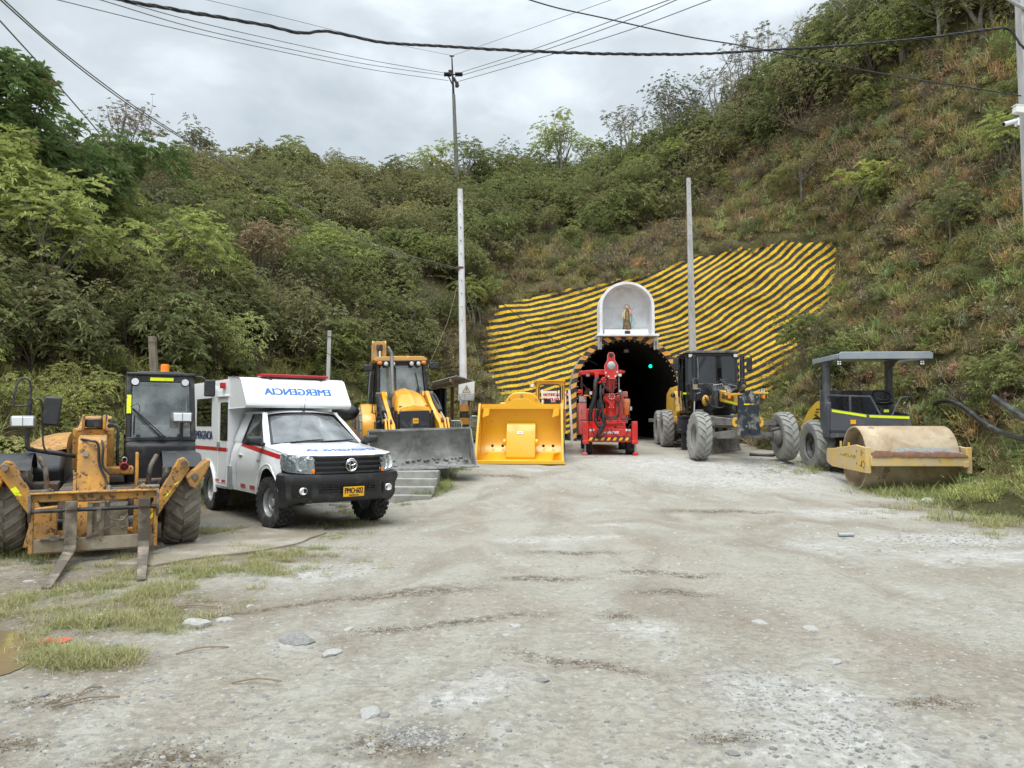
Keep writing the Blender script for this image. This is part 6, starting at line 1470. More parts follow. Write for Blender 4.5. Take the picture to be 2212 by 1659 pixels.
    b = MB(); b.prism([(-.3, 1.1), (.3, 1.1), (.34, 1.4), (.2, 1.5), (-.2, 1.5), (-.34, 1.4)], 'y', 1.45, 1.7); b.tube([(.0 + .19 * math.cos(a), 1.72 + .05 * math.sin(a), 1.62 + .15 * math.sin(a)) for a in np.linspace(0, 6.28, 21)], .014, 6); b.obj('steering_column', 'grader_black', cab, .01)
    # fenders, steps
    for sg in (-1, 1):
        b = MB(); rows = []
        for x in (sg * .70, sg * .74, sg * .98, sg * 1.03, sg * 1.04):
            dr = -.10 if abs(x) > 1.035 else (-.02 if abs(x) > 1.02 else 0)
            rows.append([(x, 2.15 + (.84 + dr) * math.cos(a), .70 + (.84 + dr) * math.sin(a)) for a in np.linspace(R(40), R(188), 16)])
        b.grid(rows); b.obj('fender', 'loader_yellow', A, smooth=45)
        b = MB(); b.prism([(1.35, .72), (1.35, 1.1), (2.9, 1.2), (2.9, .95), (2.0, 1.5) if False else (2.2, .9)], 'x', sg * .66, sg * .70); b.box((sg * .78, 1.05, .62), (.3, .3, .04)); b.box((sg * .78, 1.1, .40), (.3, .26, .04)); b.box((sg * .64, .95, .9), (.05, .3, .4)); b.obj('step_frame', 'black_metal', A, .01)
    MB().box((-.80, 1.62, 1.36), (.012, .24, .07)).obj('reflective_tape', 'hi_vis', A)
    MB().box((-.50, 1.325, 1.30), (.18, .012, .10)).obj('reflective_tape', 'sticker_white', A)
    # loader arms
    for sg in (-1, 1):
        x0, x1 = sg * .50, sg * .60
        b = MB(); b.prism([(1.10, 1.66), (1.05, 1.80), (.85, 1.80), (.30, 1.50), (-.55, 1.14), (-1.0, 1.0), (-1.14, .86), (-1.20, .60), (-1.12, .54), (-1.02, .66), (-.9, .76), (-.45, .92), (.5, 1.36)], 'x', x0, x1); ar = b.obj('loader_arm', 'loader_yellow', A, .015)
        b = MB(); b.prism([(1.15, 1.0), (1.12, 1.74), (.98, 1.80), (.90, 1.70), (.95, .9)], 'x', sg * .44, sg * .49); b.obj('arm_tower', 'loader_yellow', A, .01)
        b = MB(); b.cyl((sg * .66, .95, 1.70), (sg * .66, -.35, 1.26), .055, n=12); b.cyl((sg * .64, .70, 1.30), (sg * .64, -.1, 1.02), .05, n=12); b.tube([(sg * .70, .8, 1.74), (sg * .71, .3, 1.56), (sg * .71, -.2, 1.34), (sg * .68, -.35, 1.2)], .016, 6, 4); b.tube([(sg * .74, .8, 1.70), (sg * .74, .2, 1.48), (sg * .72, -.3, 1.24)], .014, 6, 4); b.obj('arm_ram', 'black_metal', ar)
        b = MB(); b.cyl((sg * .66, -.35, 1.26), (sg * .66, -1.0, 1.04), .025, n=10); b.obj('ram_rod', 'chrome', ar)
        b = MB(); b.prism([(-.92, 1.12), (-1.02, 1.10), (-1.30, .70), (-1.15, .62), (-.95, .85)], 'x', sg * .62, sg * .66); b.prism([(-.92, 1.12), (-1.02, 1.10), (-1.30, .70), (-1.15, .62), (-.95, .85)], 'x', sg * .69, sg * .73); b.obj('bucket_link', 'loader_yellow', ar, .008)
        b = MB(); b.cyl((sg * .56, -.97, 1.05), (sg * .78, -.97, 1.05), .055, n=12); b.cyl((sg * .46, 1.0, 1.74), (sg * .72, 1.0, 1.74), .05, n=12); b.obj('pin', 'worn_black', ar)
    # bucket, opening to the front
    B = MB(); bw = 1.13; th = .025
    pr = [(-2.02, .02), (-1.62, .03), (-1.40, .09), (-1.28, .22), (-1.24, .42), (-1.30, .66), (-1.42, .84)]
    inn = [(-2.02, .045), (-1.63, .055), (-1.42, .115), (-1.305, .235), (-1.268, .42), (-1.325, .65), (-1.45, .835)]
    B.loft([[(x, y, z) for y, z in pr + inn[::-1]] for x in (-bw, bw)])
    for sg in (-1, 1): B.prism([(-2.0, .02), (-1.62, .03), (-1.40, .09), (-1.28, .22), (-1.24, .42), (-1.30, .66), (-1.42, .845), (-1.50, .835), (-1.62, .60), (-1.95, .12)], 'x', sg * bw, sg * (bw + .025))
    bk = B.obj('bucket', 'bucket_mud', A, smooth=35)
    b = MB(); b.box((0, -2.06, .022), (2.34, .16, .028)); b.box((0, -1.44, .855), (2.30, .05, .05))
    for k in range(9): b.box((-1.04 + .26 * k, -2.08, .028), (.05, .12, .045))
    b.obj('cutting_edge', 'bucket_mud', bk, .006)
    lumps = MB()
    for k in range(120):
        x = rng.uniform(-1.05, 1.05); y = rng.uniform(-1.95, -1.35); z = .05 if y < -1.6 else .07 + (y + 1.6) * .55
        lumps.sphere((x, y, z), rng.uniform(.012, .04), 6, 4, (1.4, 1.2, .7))
    lumps.obj('mud_lumps', 'bucket_mud', bk)['kind'] = 'stuff'
    # rear digging arm folded behind the cab, stabiliser
    b = MB(); b.prism([(-.02, 0), (.02, 0), (.02, 1), (-.02, 1)], 'y', 0, .01); b = MB()
    for x in (-.60, -.26): b.prism([(3.2, 1.2), (3.7, 1.3), (3.55, 2.2), (3.25, 3.12), (2.98, 3.30), (2.92, 3.22), (3.1, 2.6), (3.05, 1.8)], 'x', x, x + .05)
    b.prism([(3.02, 2.6), (2.98, 3.28), (3.10, 3.26), (3.2, 2.6)], 'x', -.58, -.22); dg = b.obj('digging_arm', 'roof_yellow', A, .015)
    b = MB(); b.cyl((-.40, 2.93, 3.05), (-.40, 3.1, 2.0), .05, n=12); b.box((-.40, 2.94, 3.10), (.16, .1, .16)); b.obj('arm_ram', 'black_metal', dg); MB().cyl((-.40, 2.90, 3.0), (-.40, 2.95, 2.5), .03, n=10).obj('ram_rod', 'sticker_white', dg)
    b = MB(); b.prism([(-1.15, .9), (-1.12, 1.35), (-.98, 1.38), (-.85, 1.15), (-.8, .9)], 'y', 3.1, 3.25); b.obj('stabiliser', 'loader_yellow', A, .01)
    b = MB(); b.box((-1.14, 3.0, 1.1), (.10, .2, .46)); b.obj('stabiliser_foot', 'worn_black', A, .02)
    MB().sphere((-.50, 1.42, .98), .16, 12, 8, (1, .4, .7)).obj('dusty_lamp', 'bleached_steel', A, smooth=60)
    return A
backhoe = build_backhoe()
# ------------------------------------------------------------------ low underground loader with big clean bucket
def build_lhd():
    A = thing('underground_loader', 'bright yellow low underground loader with a huge clean bucket facing the yard', 'loader', (.17, 20.45, gz(.18, 20.5) + .0), -5)
    A.scale = (1.03, 1.0, 1.085)
    pr = [(0.0, .0), (.5, .02), (.85, .10), (1.08, .30), (1.18, .60), (1.15, .95), (1.02, 1.30), (.90, 1.49)]
    W0 = 1.09
    B = MB(); inner = [(y - .03 if y > .4 else y, z + .03 if z < .5 else z) for y, z in pr]
    B.loft([[(x * (1 - .02 * (z / 1.5)), y, z) for y, z in pr + inner[::-1]] for x in (-W0, W0)])
    for sg in (-1, 1):
        B.prism([(.06, .02), (.5, .02), (.85, .10), (1.08, .30), (1.18, .60), (1.15, .95), (1.02, 1.30), (.90, 1.50), (.78, 1.50), (.62, 1.2), (.10, .08)], 'x', sg * W0 * .99, sg * (W0 * .99 + .035))
        B.prism([(.06, .02), (.74, 1.50), (.80, 1.50), (.12, .02)], 'x', sg * (W0 * .99 - .01), sg * (W0 * .99 + .05))
    B.prism([(-W0 * .98, 1.46), (-.37, 1.47), (-.29, 1.51), (-.21, 1.60), (-.13, 1.625), (.15, 1.625), (.23, 1.60), (.31, 1.51), (.39, 1.47), (W0 * .98, 1.46), (W0 * .98, 1.36), (-W0 * .98, 1.36)], 'y', .84, .90)
    bk = B.obj('bucket', 'lhd_yellow', A, .006, smooth=40)
    for i, v in enumerate(bk.data.vertices):      # sides spread a little toward the floor
        if v.co.z < 1.0: v.co.x *= 1 + .035 * (1.0 - v.co.z)
    b = MB(); b.prism([(-1.20, .0), (1.20, .0), (1.20, .05), (1.14, .09), (-1.14, .09), (-1.20, .05)], 'y', -.06, .14); b.obj('bucket_lip', 'lhd_yellow', bk, .01)
    b = MB(); P_ = [(1.08, 1.02), (.98, .98), (.90, .84), (.74, .46), (.66, .14), (.70, .07), (.9, .06), (1.12, .4)]
    b.prism(P_, 'x', -.395, .395); b.obj('ejector_plate', 'lhd_yellow', bk, .02)
    for sg in (-1, 1): MB().cyl((sg * .395, .80, .52), (sg * .47, .80, .52), .085, n=16).obj('pivot_boss', 'lhd_yellow', bk, .01)
    b = MB()
    for x in (-.78, -.50, .60, .86): b.lathe([(.03, 0), (.038, -.012), (.028, -.014), (.026, .0), (.001, .01)], (x, .985, .42), 'y', 12)
    b.obj('bolt_hole', 'grille_black', bk)
    for x, z in ((-.94, 1.26), (.94, 1.26), (-.95, .15), (.95, .15)): MB().plate([(x - .10, .80 if z > 1 else .45, z - .12), (x + .08, .82 if z > 1 else .5, z - .06), (x + .10, .85 if z > 1 else .5, z + .12), (x - .06, .84 if z > 1 else .4, z + .10)], .02).obj('corner_gusset', 'lhd_yellow', bk)
    st = MB().box((-.02, .855, .76), (.15, .006, .085), (R(-23), R(3), 0)).obj('label_plate', 'sticker_white', bk)
    MB().box((-.01, .848, .755), (.09, .004, .012), (R(-23), 0, 0)).obj('print_line', 'black_letter', st)
    # boom head plate behind the bucket
    b = MB(); b.prism([(-.50, .6), (-.54, 1.38), (-.48, 1.56), (-.38, 1.72), (-.24, 1.80), (0, 1.82), (.24, 1.80), (.38, 1.72), (.48, 1.56), (.54, 1.38), (.50, .6)], 'y', 1.45, 1.62); hd = b.obj('boom_head', 'lhd_yellow', A, .03)
    MB().box((.02, 1.44, 1.60), (.22, .01, .08)).obj('label_plate', 'sticker_white', hd)
    b = MB()
    for x in (-.36, .38): b.cyl((x, 1.44, 1.62), (x, 1.46, 1.62), .03, n=10)
    b.cyl((-.02, 1.42, 1.72), (-.02, 1.46, 1.72), .04, n=10); b.obj('bolt', 'rim_yellow', hd)
    b = MB(); b.box((0, 2.0, .9), (.9, 1.2, .7)); b.box((-.62, 1.9, 1.38), (.35, .8, .2)); b.box((.42, 2.0, 1.35), (.25, .5, .25)); b.obj('boom_arm', 'lhd_yellow', A, .04)
    # rear body, cab
    b = MB(); b.prism([(-1.05, .45), (1.02, .45), (1.10, .8), (1.10, 1.42), (-1.05, 1.42)], 'y', 2.7, 7.6); b.prism([(-1.0, 1.42), (.1, 1.42), (.1, 1.62), (-.9, 1.62)], 'y', 4.3, 7.4); b.obj('body', 'lhd_yellow', A, .04)
    tm = tyre_mesh('tyre', .62, .45, .33, 22, 'chevron', 'tyre_clean', .03); rm = rim_mesh('wheel', .34, .4, .35, 0, 8, 'rim_yellow', .4, 1)
    for x, y in ((-.86, 1.9), (.86, 1.9), (-.86, 5.2), (.86, 5.2)): wheel(A, (x, y, .60), tm, rm)
    C_ = MB(); cx0, cx1, cy0, cy1, ct = .28, 1.12, 3.1, 4.5, 2.18
    # front wall with rounded opening
    def rr(x0, x1, z0, z1, r, n=5):
        pts = []
        for (cx, cz, a0) in ((x1 - r, z0 + r, -90), (x1 - r, z1 - r, 0), (x0 + r, z1 - r, 90), (x0 + r, z0 + r, 180)):
            for k in range(n + 1): a = R(a0 + 90 * k / n); pts.append((cx + r * math.cos(a), cz + r * math.sin(a)))
        return pts
    inn_ = rr(cx0 + .09, cx1 - .10, 1.48, ct - .10, .09); out_ = []
    for i, (x, z) in enumerate(inn_):
        out_.append((cx0 if x < cx0 + .19 else (cx1 if x > cx1 - .20 else x), 1.40 if z < 1.58 else (ct if z > ct - .20 else z)))
    vs = [(x, cy0, z) for x, z in inn_] + [(x, cy0, z) for x, z in out_] + [(x, cy0 + .06, z) for x, z in inn_]
    n = len(inn_); C_.add(vs, [(i, (i + 1) % n, n + (i + 1) % n, n + i) for i in range(n)] + [(i, (i + 1) % n, 2 * n + (i + 1) % n, 2 * n + i) for i in range(n)])
    C_.box(((cx0 + cx1) / 2, (cy0 + cy1) / 2 - .05, ct + .015), (cx1 - cx0 + .06, cy1 - cy0 + .1, .03)); C_.box((cx1 - .02, cy0 + .20, 1.8), (.04, .30, .76)); C_.box((cx1 - .02, cy1 - .1, 1.8), (.04, .2, .76)); C_.box((cx1 - .02, 3.8, 1.55), (.04, 1.3, .3)); C_.box((cx0 + .02, cy1 - .08, 1.8), (.06, .1, .76)); C_.box((cx0 + .02, cy0 + .05, 1.8), (.04, .1, .76)); C_.prism([(.45, 1.42), (1.10, 1.42), (1.06, .75), (.9, .45), (.45, .45)], 'y', 2.2, 2.75)
    cb = C_.obj('cab', 'lhd_yellow', A, smooth=40)
    MB().plate([(cx1 + .004, cy0 + .14, 1.62), (cx1 + .004, cy0 + .24, 1.62), (cx1 + .004, cy0 + .24, 2.08), (cx1 + .004, cy0 + .14, 2.08)], .006).obj('slot_window', 'grille_black', cb)
    MB().plate([(cx1 - .055, cy0 - .008, 1.66), (cx1 - .025, cy0 - .008, 1.66), (cx1 - .025, cy0 - .008, 2.05), (cx1 - .055, cy0 - .008, 2.05)], .006).obj('slot_window', 'grille_black', cb)
    b = MB(); b.tube([(x, cy0 - .01, z) for x, z in inn_ + [inn_[0]]], .014, 6); b.obj('window_seal', 'grille_black', cb)
    b = MB(); b.box((.72, 3.5, 1.50), (.45, .3, .2)); b.box((.62, 3.4, 1.62), (.2, .1, .14)); b.box((.92, 3.42, 1.6), (.14, .1, .12)); b.obj('control_box', 'grader_black', cb, .02)
    b = MB(); b.tube([(.42, 3.2, 1.62), (.42, 3.2, 1.68), (.60, 3.2, 1.68), (.60, 3.2, 1.62)], .012, 6); b.tube([(.92, 3.15, 1.70), (.92, 3.15, 2.0), (1.0, 3.15, 2.02), (1.0, 3.15, 1.7)], .012, 6); b.obj('guard_rail', 'grille_black', cb)
    MB().box(((cx0 + cx1) / 2 + .02, cy0 - .02, ct + .01), (.2, .06, .035)).obj('roof_lamp', 'bleached_steel', cb, .01)
    for x, z in ((cx0 - .10, 2.06), (cx0 + .06, 1.56)):
        b = MB(); b.lathe([(.001, .06), (.07, .05), (.08, -.02), (.065, -.04)], (x, cy0 - .08, z), 'y', 16); w = b.obj('work_lamp', 'lhd_yellow' if z > 1.8 else 'grille_black', A); MB().lathe([(.001, -.035), (.055, -.03)], (x, cy0 - .08, z), 'y', 16).obj('lamp_face', 'sticker_white', w)
    b = MB(); b.tube([(.30, 2.7, 1.3), (.28, 2.75, 1.5), (.36, 2.9, 1.58)], .02, 6, 3); b.tube([(.36, 2.7, 1.3), (.34, 2.75, 1.46), (.42, 2.9, 1.52)], .02, 6, 3); b.obj('hose', 'sticker_white', A)
    b = MB(); b.box((1.06, 3.0, .62), (.05, .5, .06)); b.box((1.10, 3.9, .5), (.05, 2.2, .05)); b.prism([(2.9, .45), (3.3, .45), (3.5, .95), (3.4, .98)], 'x', 1.10, 1.13); b.obj('side_step', 'rim_yellow', A, .01)
    return A
lhd = build_lhd()
# ------------------------------------------------------------------ red drilling rig
def build_jumbo():
    A = thing('drilling_rig', 'red underground drilling rig with black ribbed hoses parked before the tunnel mouth', 'drilling rig', (2.95, 23.2, gz(2.95, 23.2) + .005), -3)
    tm = tyre_mesh('tyre', .38, .24, .22, 18, 'block', 'tyre_clean', .02); rm = rim_mesh('wheel', .225, .22, .3, 0, 6, 'rim_grey', .4, -1)
    for x, y in ((-.64, .55), (.64, .55), (-.64, 2.9), (.64, 2.9)): wheel(A, (x, y, .38), tm, rm)
    for sg in (-1, 1):
        b = MB(); b.box((sg * .735, 0, .68), (.17, .18, .66)); b.box((sg * .735, -.0, .38), (.19, .20, .10)); b.box((sg * .735, -.095, .80), (.07, .02, .34)); s_ = b.obj('stabiliser', 'red_paint', A, .012)
        MB().cyl((sg * .75, 0, .05), (sg * .75, 0, .36), .032, n=14).obj('stabiliser_rod', 'steel', s_)
        MB().lathe([(.001, .075), (.06, .075), (.085, .05), (.085, .0), (.001, .0)], (sg * .76, 0, 0), 'z', 20).obj('stabiliser_foot', 'faded_red' if sg < 0 else 'red_paint', s_)
        MB().box((sg * .735, -.093, .935), (.05, .012, .045)).obj('slot', 'grille_black', s_)
    b = MB(); b.box((0, .0, .66), (1.28, .12, .24)); b.box((0, .06, .50), (1.28, .16, .20)); b.prism([(-.62, .38), (.62, .38), (.66, .44), (-.66, .44)], 'y', -.06, .10); bp = b.obj('front_bumper', 'red_paint', A, .012)
    n = 14
    for k in range(n):
        x = -.63 + 1.26 * k / n; w = 1.26 / n
        MB().add([(x - .02, -.085, .435), (x + w - .02, -.085, .435), (x + w + .03, -.067, .525), (x + .03, -.067, .525)], [(0, 1, 2, 3)]).obj('hazard_stripe', 'plate_yellow' if k % 2 == 0 else 'band_black', bp, smooth=0)
    text('SANDVIK', 'white_letter', bp, (.09, -.064, .675), (R(90), 0, 0), width=.36, height=.08, fat=.004)
    b = MB(); b.add([(-.20, -.064, .65), (-.15, -.064, .65), (-.10, -.064, .70), (-.15, -.064, .70)], [(0, 1, 2, 3)]); b.obj('badge_mark', 'white_letter', bp, smooth=0)
    for x in (-.55, .53):
        for dx in (-.035, .04): MB().box((x + dx, -.063, .745), (.06, .004, .06)).obj('sticker', 'sticker_white', bp)
    b = MB()
    for x in (-.56, .56): b.cyl((x, -.06, .60), (x, -.07, .60), .028, n=12)
    b.obj('bolt', 'worn_black', bp)
    # chassis and rear body
    b = MB(); b.box((0, 2.2, .62), (1.0, 4.4, .34)); b.box((0, 4.4, 1.0), (1.35, 2.0, .9)); b.prism([(-.38, .80), (-.12, 1.12), (-.12, .80)], 'y', .1, .5); b.prism([(.52, .80), (.28, 1.12), (.16, .80)], 'y', .1, .5); b.box((.08, .5, .92), (.8, .8, .12)); b.prism([(.30, .95), (.38, .95), (.36, 1.75), (.30, 1.75)], 'y', .35, .8); b.obj('chassis', 'red_paint', A, .015)
    b = MB(); b.box((-.79, 1.4, 1.10), (.24, 1.6, 1.00)); lp = b.obj('side_cabinet', 'faded_red', A, .02); MB().box((-.79, .59, 1.70), (.23, .02, .17)).obj('cabinet_plate', 'galv', lp, .004); MB().box((-.83, .585, 1.33), (.02, .02, .16)).obj('cabinet_handle', 'bleached_steel', lp, .004)
    b = MB(); b.box((-.75, 1.3, 1.83), (.30, .9, .05)); b.box((-.86, .7, 1.94), (.16, .14, .12)); b.obj('cabinet_top', 'red_paint', A, .015)
    b = MB(); b.tube([(-.55, .55, 1.72), (-.60, .52, 1.80), (-.74, .52, 1.80), (-.72, .55, 1.72)], .02, 6, 3); b.obj('handle', 'plate_yellow', A)
    b = MB(); b.tube([(-.80, .9, 1.95), (-.84, .85, 2.12), (-.78, .85, 2.2), (-.62, .85, 1.98), (-.56, .85, 1.92)], .025, 6, 4); b.box((-.64, .8, 1.95), (.14, .12, .20), (0, R(25), 0)); b.obj('work_lamp', 'black_metal', A, .01)
    b = MB(); b.box((.50, 1.5, 1.45), (.26, 1.2, 1.0)); b.obj('right_cabinet', 'faded_red', A, .03)
    b = MB(); b.lathe([(.001, 1.20), (.085, 1.20), (.095, 1.25), (.118, 1.56), (.122, 1.68), (.11, 1.70), (.001, 1.70)], (.535, .45, 0), 'z', 24); tk = b.obj('lubricant_tank', 'orange_tank', A, smooth=50)
    MB().cyl((.535, .45, 1.70), (.535, .45, 1.765), .075, n=16).obj('tank_cap', 'black_metal', tk); MB().box((.67, .42, 1.40), (.07, .10, .12)).obj('tank_box', 'galv', tk, .01)
    b = MB(); b.box((.52, .4, 1.075), (.30, .3, .03)); b.box((-.74, .3, 1.045), (.26, .3, .03)); b.tube([(.55, .42, 1.2), (.52, .40, 1.13), (.60, .38, 1.08), (.64, .4, 1.25)], .016, 6, 4); b.obj('bracket', 'black_metal', A)
    b = MB(); b.box((-.2, 1.0, 2.53), (1.40, 1.3, .05)); b.prism([(-.86, 2.56), (-.86, 2.44), (-.76, 2.44), (-.55, 2.50), (.0, 2.40), (.40, 2.50), (.42, 2.58), (-.3, 2.60)], 'y', .33, .40); cn = b.obj('canopy', 'red_paint', A, .01)
    for x in (-.64, .33):
        b = MB(); b.box((x, .30, 2.42), (.12, .10, .10)); w = b.obj('canopy_lamp', 'black_metal', cn, .012); MB().box((x, .245, 2.42), (.095, .012, .075)).obj('lamp_face', 'sticker_white' if x > 0 else 'bleached_steel', w)
    MB().cyl((.31, .4, 1.75), (.31, .4, 2.45), .027, n=12).obj('canopy_post', 'steel', cn); MB().cyl((-.78, 1.5, 1.8), (-.78, 1.5, 2.5), .03, n=10).obj('canopy_post', 'worn_black', cn)
    b = MB(); b.box((.33, .3, 1.93), (.10, .10, .10)); w = b.obj('work_lamp', 'black_metal', A, .012); MB().box((.33, .245, 1.93), (.075, .01, .07)).obj('lamp_face', 'lens', w)
    b = MB(); b.box((-.55, .3, 1.87), (.10, .10, .12)); w = b.obj('work_lamp', 'red_paint', A, .012); MB().box((-.55, .245, 1.87), (.075, .01, .09)).obj('lamp_face', 'lens', w)
    # boom column and head
    b = MB(); b.cyl((.04, .15, 1.04), (.04, .15, 1.60), .165, n=26); b.box((.04, .2, .98), (.36, .4, .12)); b.obj('boom_column', 'red_paint', A, .02)
    b = MB(); b.box((.05, .10, 1.72), (.34, .36, .26)); b.cyl((-.18, .05, 1.72), (.28, .05, 1.72), .13, n=20); b.prism([(-.06, 1.62), (.16, 1.62), (.10, 1.44), (.05, 1.36), (-.01, 1.44)], 'y', -.10, .02); b.cyl((.05, -.15, 1.76), (.05, .0, 1.76), .11, n=18); hd = b.obj('boom_knuckle', 'red_paint', A, .015)
    b = MB()
    for k in range(8): a = 2 * math.pi * k / 8; b.cyl((.05 + .085 * math.cos(a), -.15, 1.76 + .085 * math.sin(a)), (.05 + .085 * math.cos(a), -.17, 1.76 + .085 * math.sin(a)), .014, n=6)
    for x, z in ((-.02, 1.43), (.10, 1.43)): b.cyl((x, -.1, z), (x, -.115, z), .014, n=6)
    b.obj('bolt', 'sticker_white', hd)
    b = MB(); b.prism([(-.02, 1.88), (.12, 1.88), (.14, 2.30), (-.04, 2.30)], 'y', -.2, .1); b.box((-.02, -.25, 2.1), (.03, .12, .34)); b.box((.10, -.25, 2.1), (.03, .12, .34)); b.box((.05, .25, 2.15), (.3, .4, .3)); bm2 = b.obj('feed_arm', 'red_paint', A, .012)
    hexa = [(-.04, 2.28), (-.165, 2.40), (-.175, 2.66), (-.085, 2.83), (-.085, 2.97), (-.045, 3.04), (.045 + .03, 3.04), (.115, 2.97), (.115, 2.83), (.205, 2.68), (.215, 2.42), (.12, 2.28)]
    b = MB(); b.prism(hexa, 'y', -.42, -.36); b.prism([(x * .8 + .005, z) for x, z in hexa[:3] + hexa[9:]] , 'y', -.36, .2); fh = b.obj('feed_head', 'red_paint', A, .015)
    b = MB(); b.tube([(x, -.43, z) for x, z in hexa + [hexa[0]]], .014, 6); b.obj('feed_rim', 'faded_red', fh)
    MB().lathe([(.001, -.02), (.10, -.015), (.125, .0), (.13, .02)], (.02, -.43, 2.66), 'y', 28).obj('worn_disc', 'galv', fh, smooth=60)
    b = MB(); b.lathe([(.001, -.03), (.03, -.03), (.035, .0), (.055, .0), (.06, .02)], (.015, -.43, 2.965), 'y', 18); b.obj('roller', 'black_metal', fh)
    b = MB()
    for x, z in ((-.14, 2.45), (.19, 2.47), (-.06, 2.34), (.14, 2.345)): b.cyl((x, -.42, z), (x, -.45, z), .022, n=10)
    b.obj('bolt', 'sticker_white', fh)
    b = MB(); b.box((-.38, .1, 2.36), (.12, .08, .26)); b.box((-.34, .12, 2.2), (.2, .1, .08)); b.box((-.16, .05, 2.25), (.14, .12, .2)); b.cyl((-.25, .0, 2.2), (-.1, .0, 2.36), .025, n=8); b.cyl((.17, -.05, 2.12), (.17, -.05, 2.28), .035, n=10); b.box((-.22, .05, 1.9), (.12, .12, .2)); b.obj('valve_block', 'red_paint', A, .012)
    b = MB()
    for _ in range(26):
        x = rng.uniform(-.30, .22); z = rng.uniform(1.9, 2.35); b.cyl((x, -.03, z), (x, -.08, z), rng.uniform(.008, .018), n=8)
    b.obj('fitting', 'steel', A)
    # hoses
    def hs(pts, r, ribs=None, mat='hose', n=10, sm=8): return MB().tube(pts, r, n, sm, ribs=ribs).obj('ribbed_hose' if ribs else 'hose', mat, A, smooth=60)
    hs([(-.34, -.02, 2.28), (-.42, -.10, 2.22), (-.44, -.16, 2.0), (-.45, -.18, 1.8), (-.50, -.18, 1.6), (-.57, -.17, 1.38), (-.60, -.14, 1.15), (-.57, -.10, 1.03)], .062, .16, n=12, sm=7)
    hs([(-.27, -.1, 2.1), (-.29, -.2, 1.8), (-.27, -.22, 1.5), (-.22, -.24, 1.2), (-.22, -.26, .98), (-.30, -.27, .84), (-.40, -.26, .92), (-.44, -.22, 1.1), (-.42, -.2, 1.35)], .042, .14, n=10, sm=8)
    hs([(-.22, -.18, 1.2), (-.20, -.22, .95), (-.30, -.26, .72), (-.36, -.26, .62), (-.38, -.22, .50)], .058, .15, n=12, sm=6)
    hs([(-.14, -.05, 2.15), (-.18, -.2, 2.0), (-.30, -.22, 1.7), (-.34, -.22, 1.35), (-.30, -.2, 1.1)], .03, .12, n=8)
    for k in range(4): hs([(-.22 + .02 * k, -.1, 2.2 - .01 * k), (-.15 + .02 * k, -.24, 2.0 - .02 * k), (.0, -.28, 1.90 + .0 * k), (.13 - .02 * k, -.24, 2.0), (.20 - .02 * k, -.1, 2.25)], .014)
    for k in range(3): hs([(.16, -.12, 1.82 - .02 * k), (.28 + .01 * k, -.2, 1.80), (.30, -.22, 1.66 - .03 * k), (.22, -.2, 1.60 - .03 * k), (.15, -.12, 1.66)], .013)
    for k in range(4): hs([(.24 + .01 * k, -.08, 1.55 - .01 * k), (.30 - .01 * k, -.2, 1.42), (.22, -.24, 1.22 - .03 * k), (.0, -.26, 1.14 - .035 * k), (-.2, -.26, 1.22 - .04 * k)], .013)
    for k in range(3): hs([(-.16, -.1, 1.82 - .02 * k), (-.28, -.18, 1.78), (-.34, -.2, 1.6), (-.36 + .03 * k, -.2, 1.35)], .013)
    for sg, x0 in ((-1, -.06), (1, .02)): 
        for k in range(2): hs([(x0, -.08, .80), (x0 + sg * .06, -.14, .66), (sg * .28, -.16, .55 - .02 * k), (sg * .48, -.14, .62), (sg * .56, -.10, .85), (sg * .66, -.12, .98)], .011)
    for k in range(9):
        x = -.48 + .035 * k; hs([(x, -.08 + .01 * k, 1.65), (x + rng.uniform(-.04, .04), -.16, 1.4), (x + rng.uniform(-.05, .05), -.15, 1.15), (x + rng.uniform(-.05, .05), -.05, 1.0)], rng.uniform(.010, .018))
    return A
jumbo = build_jumbo()
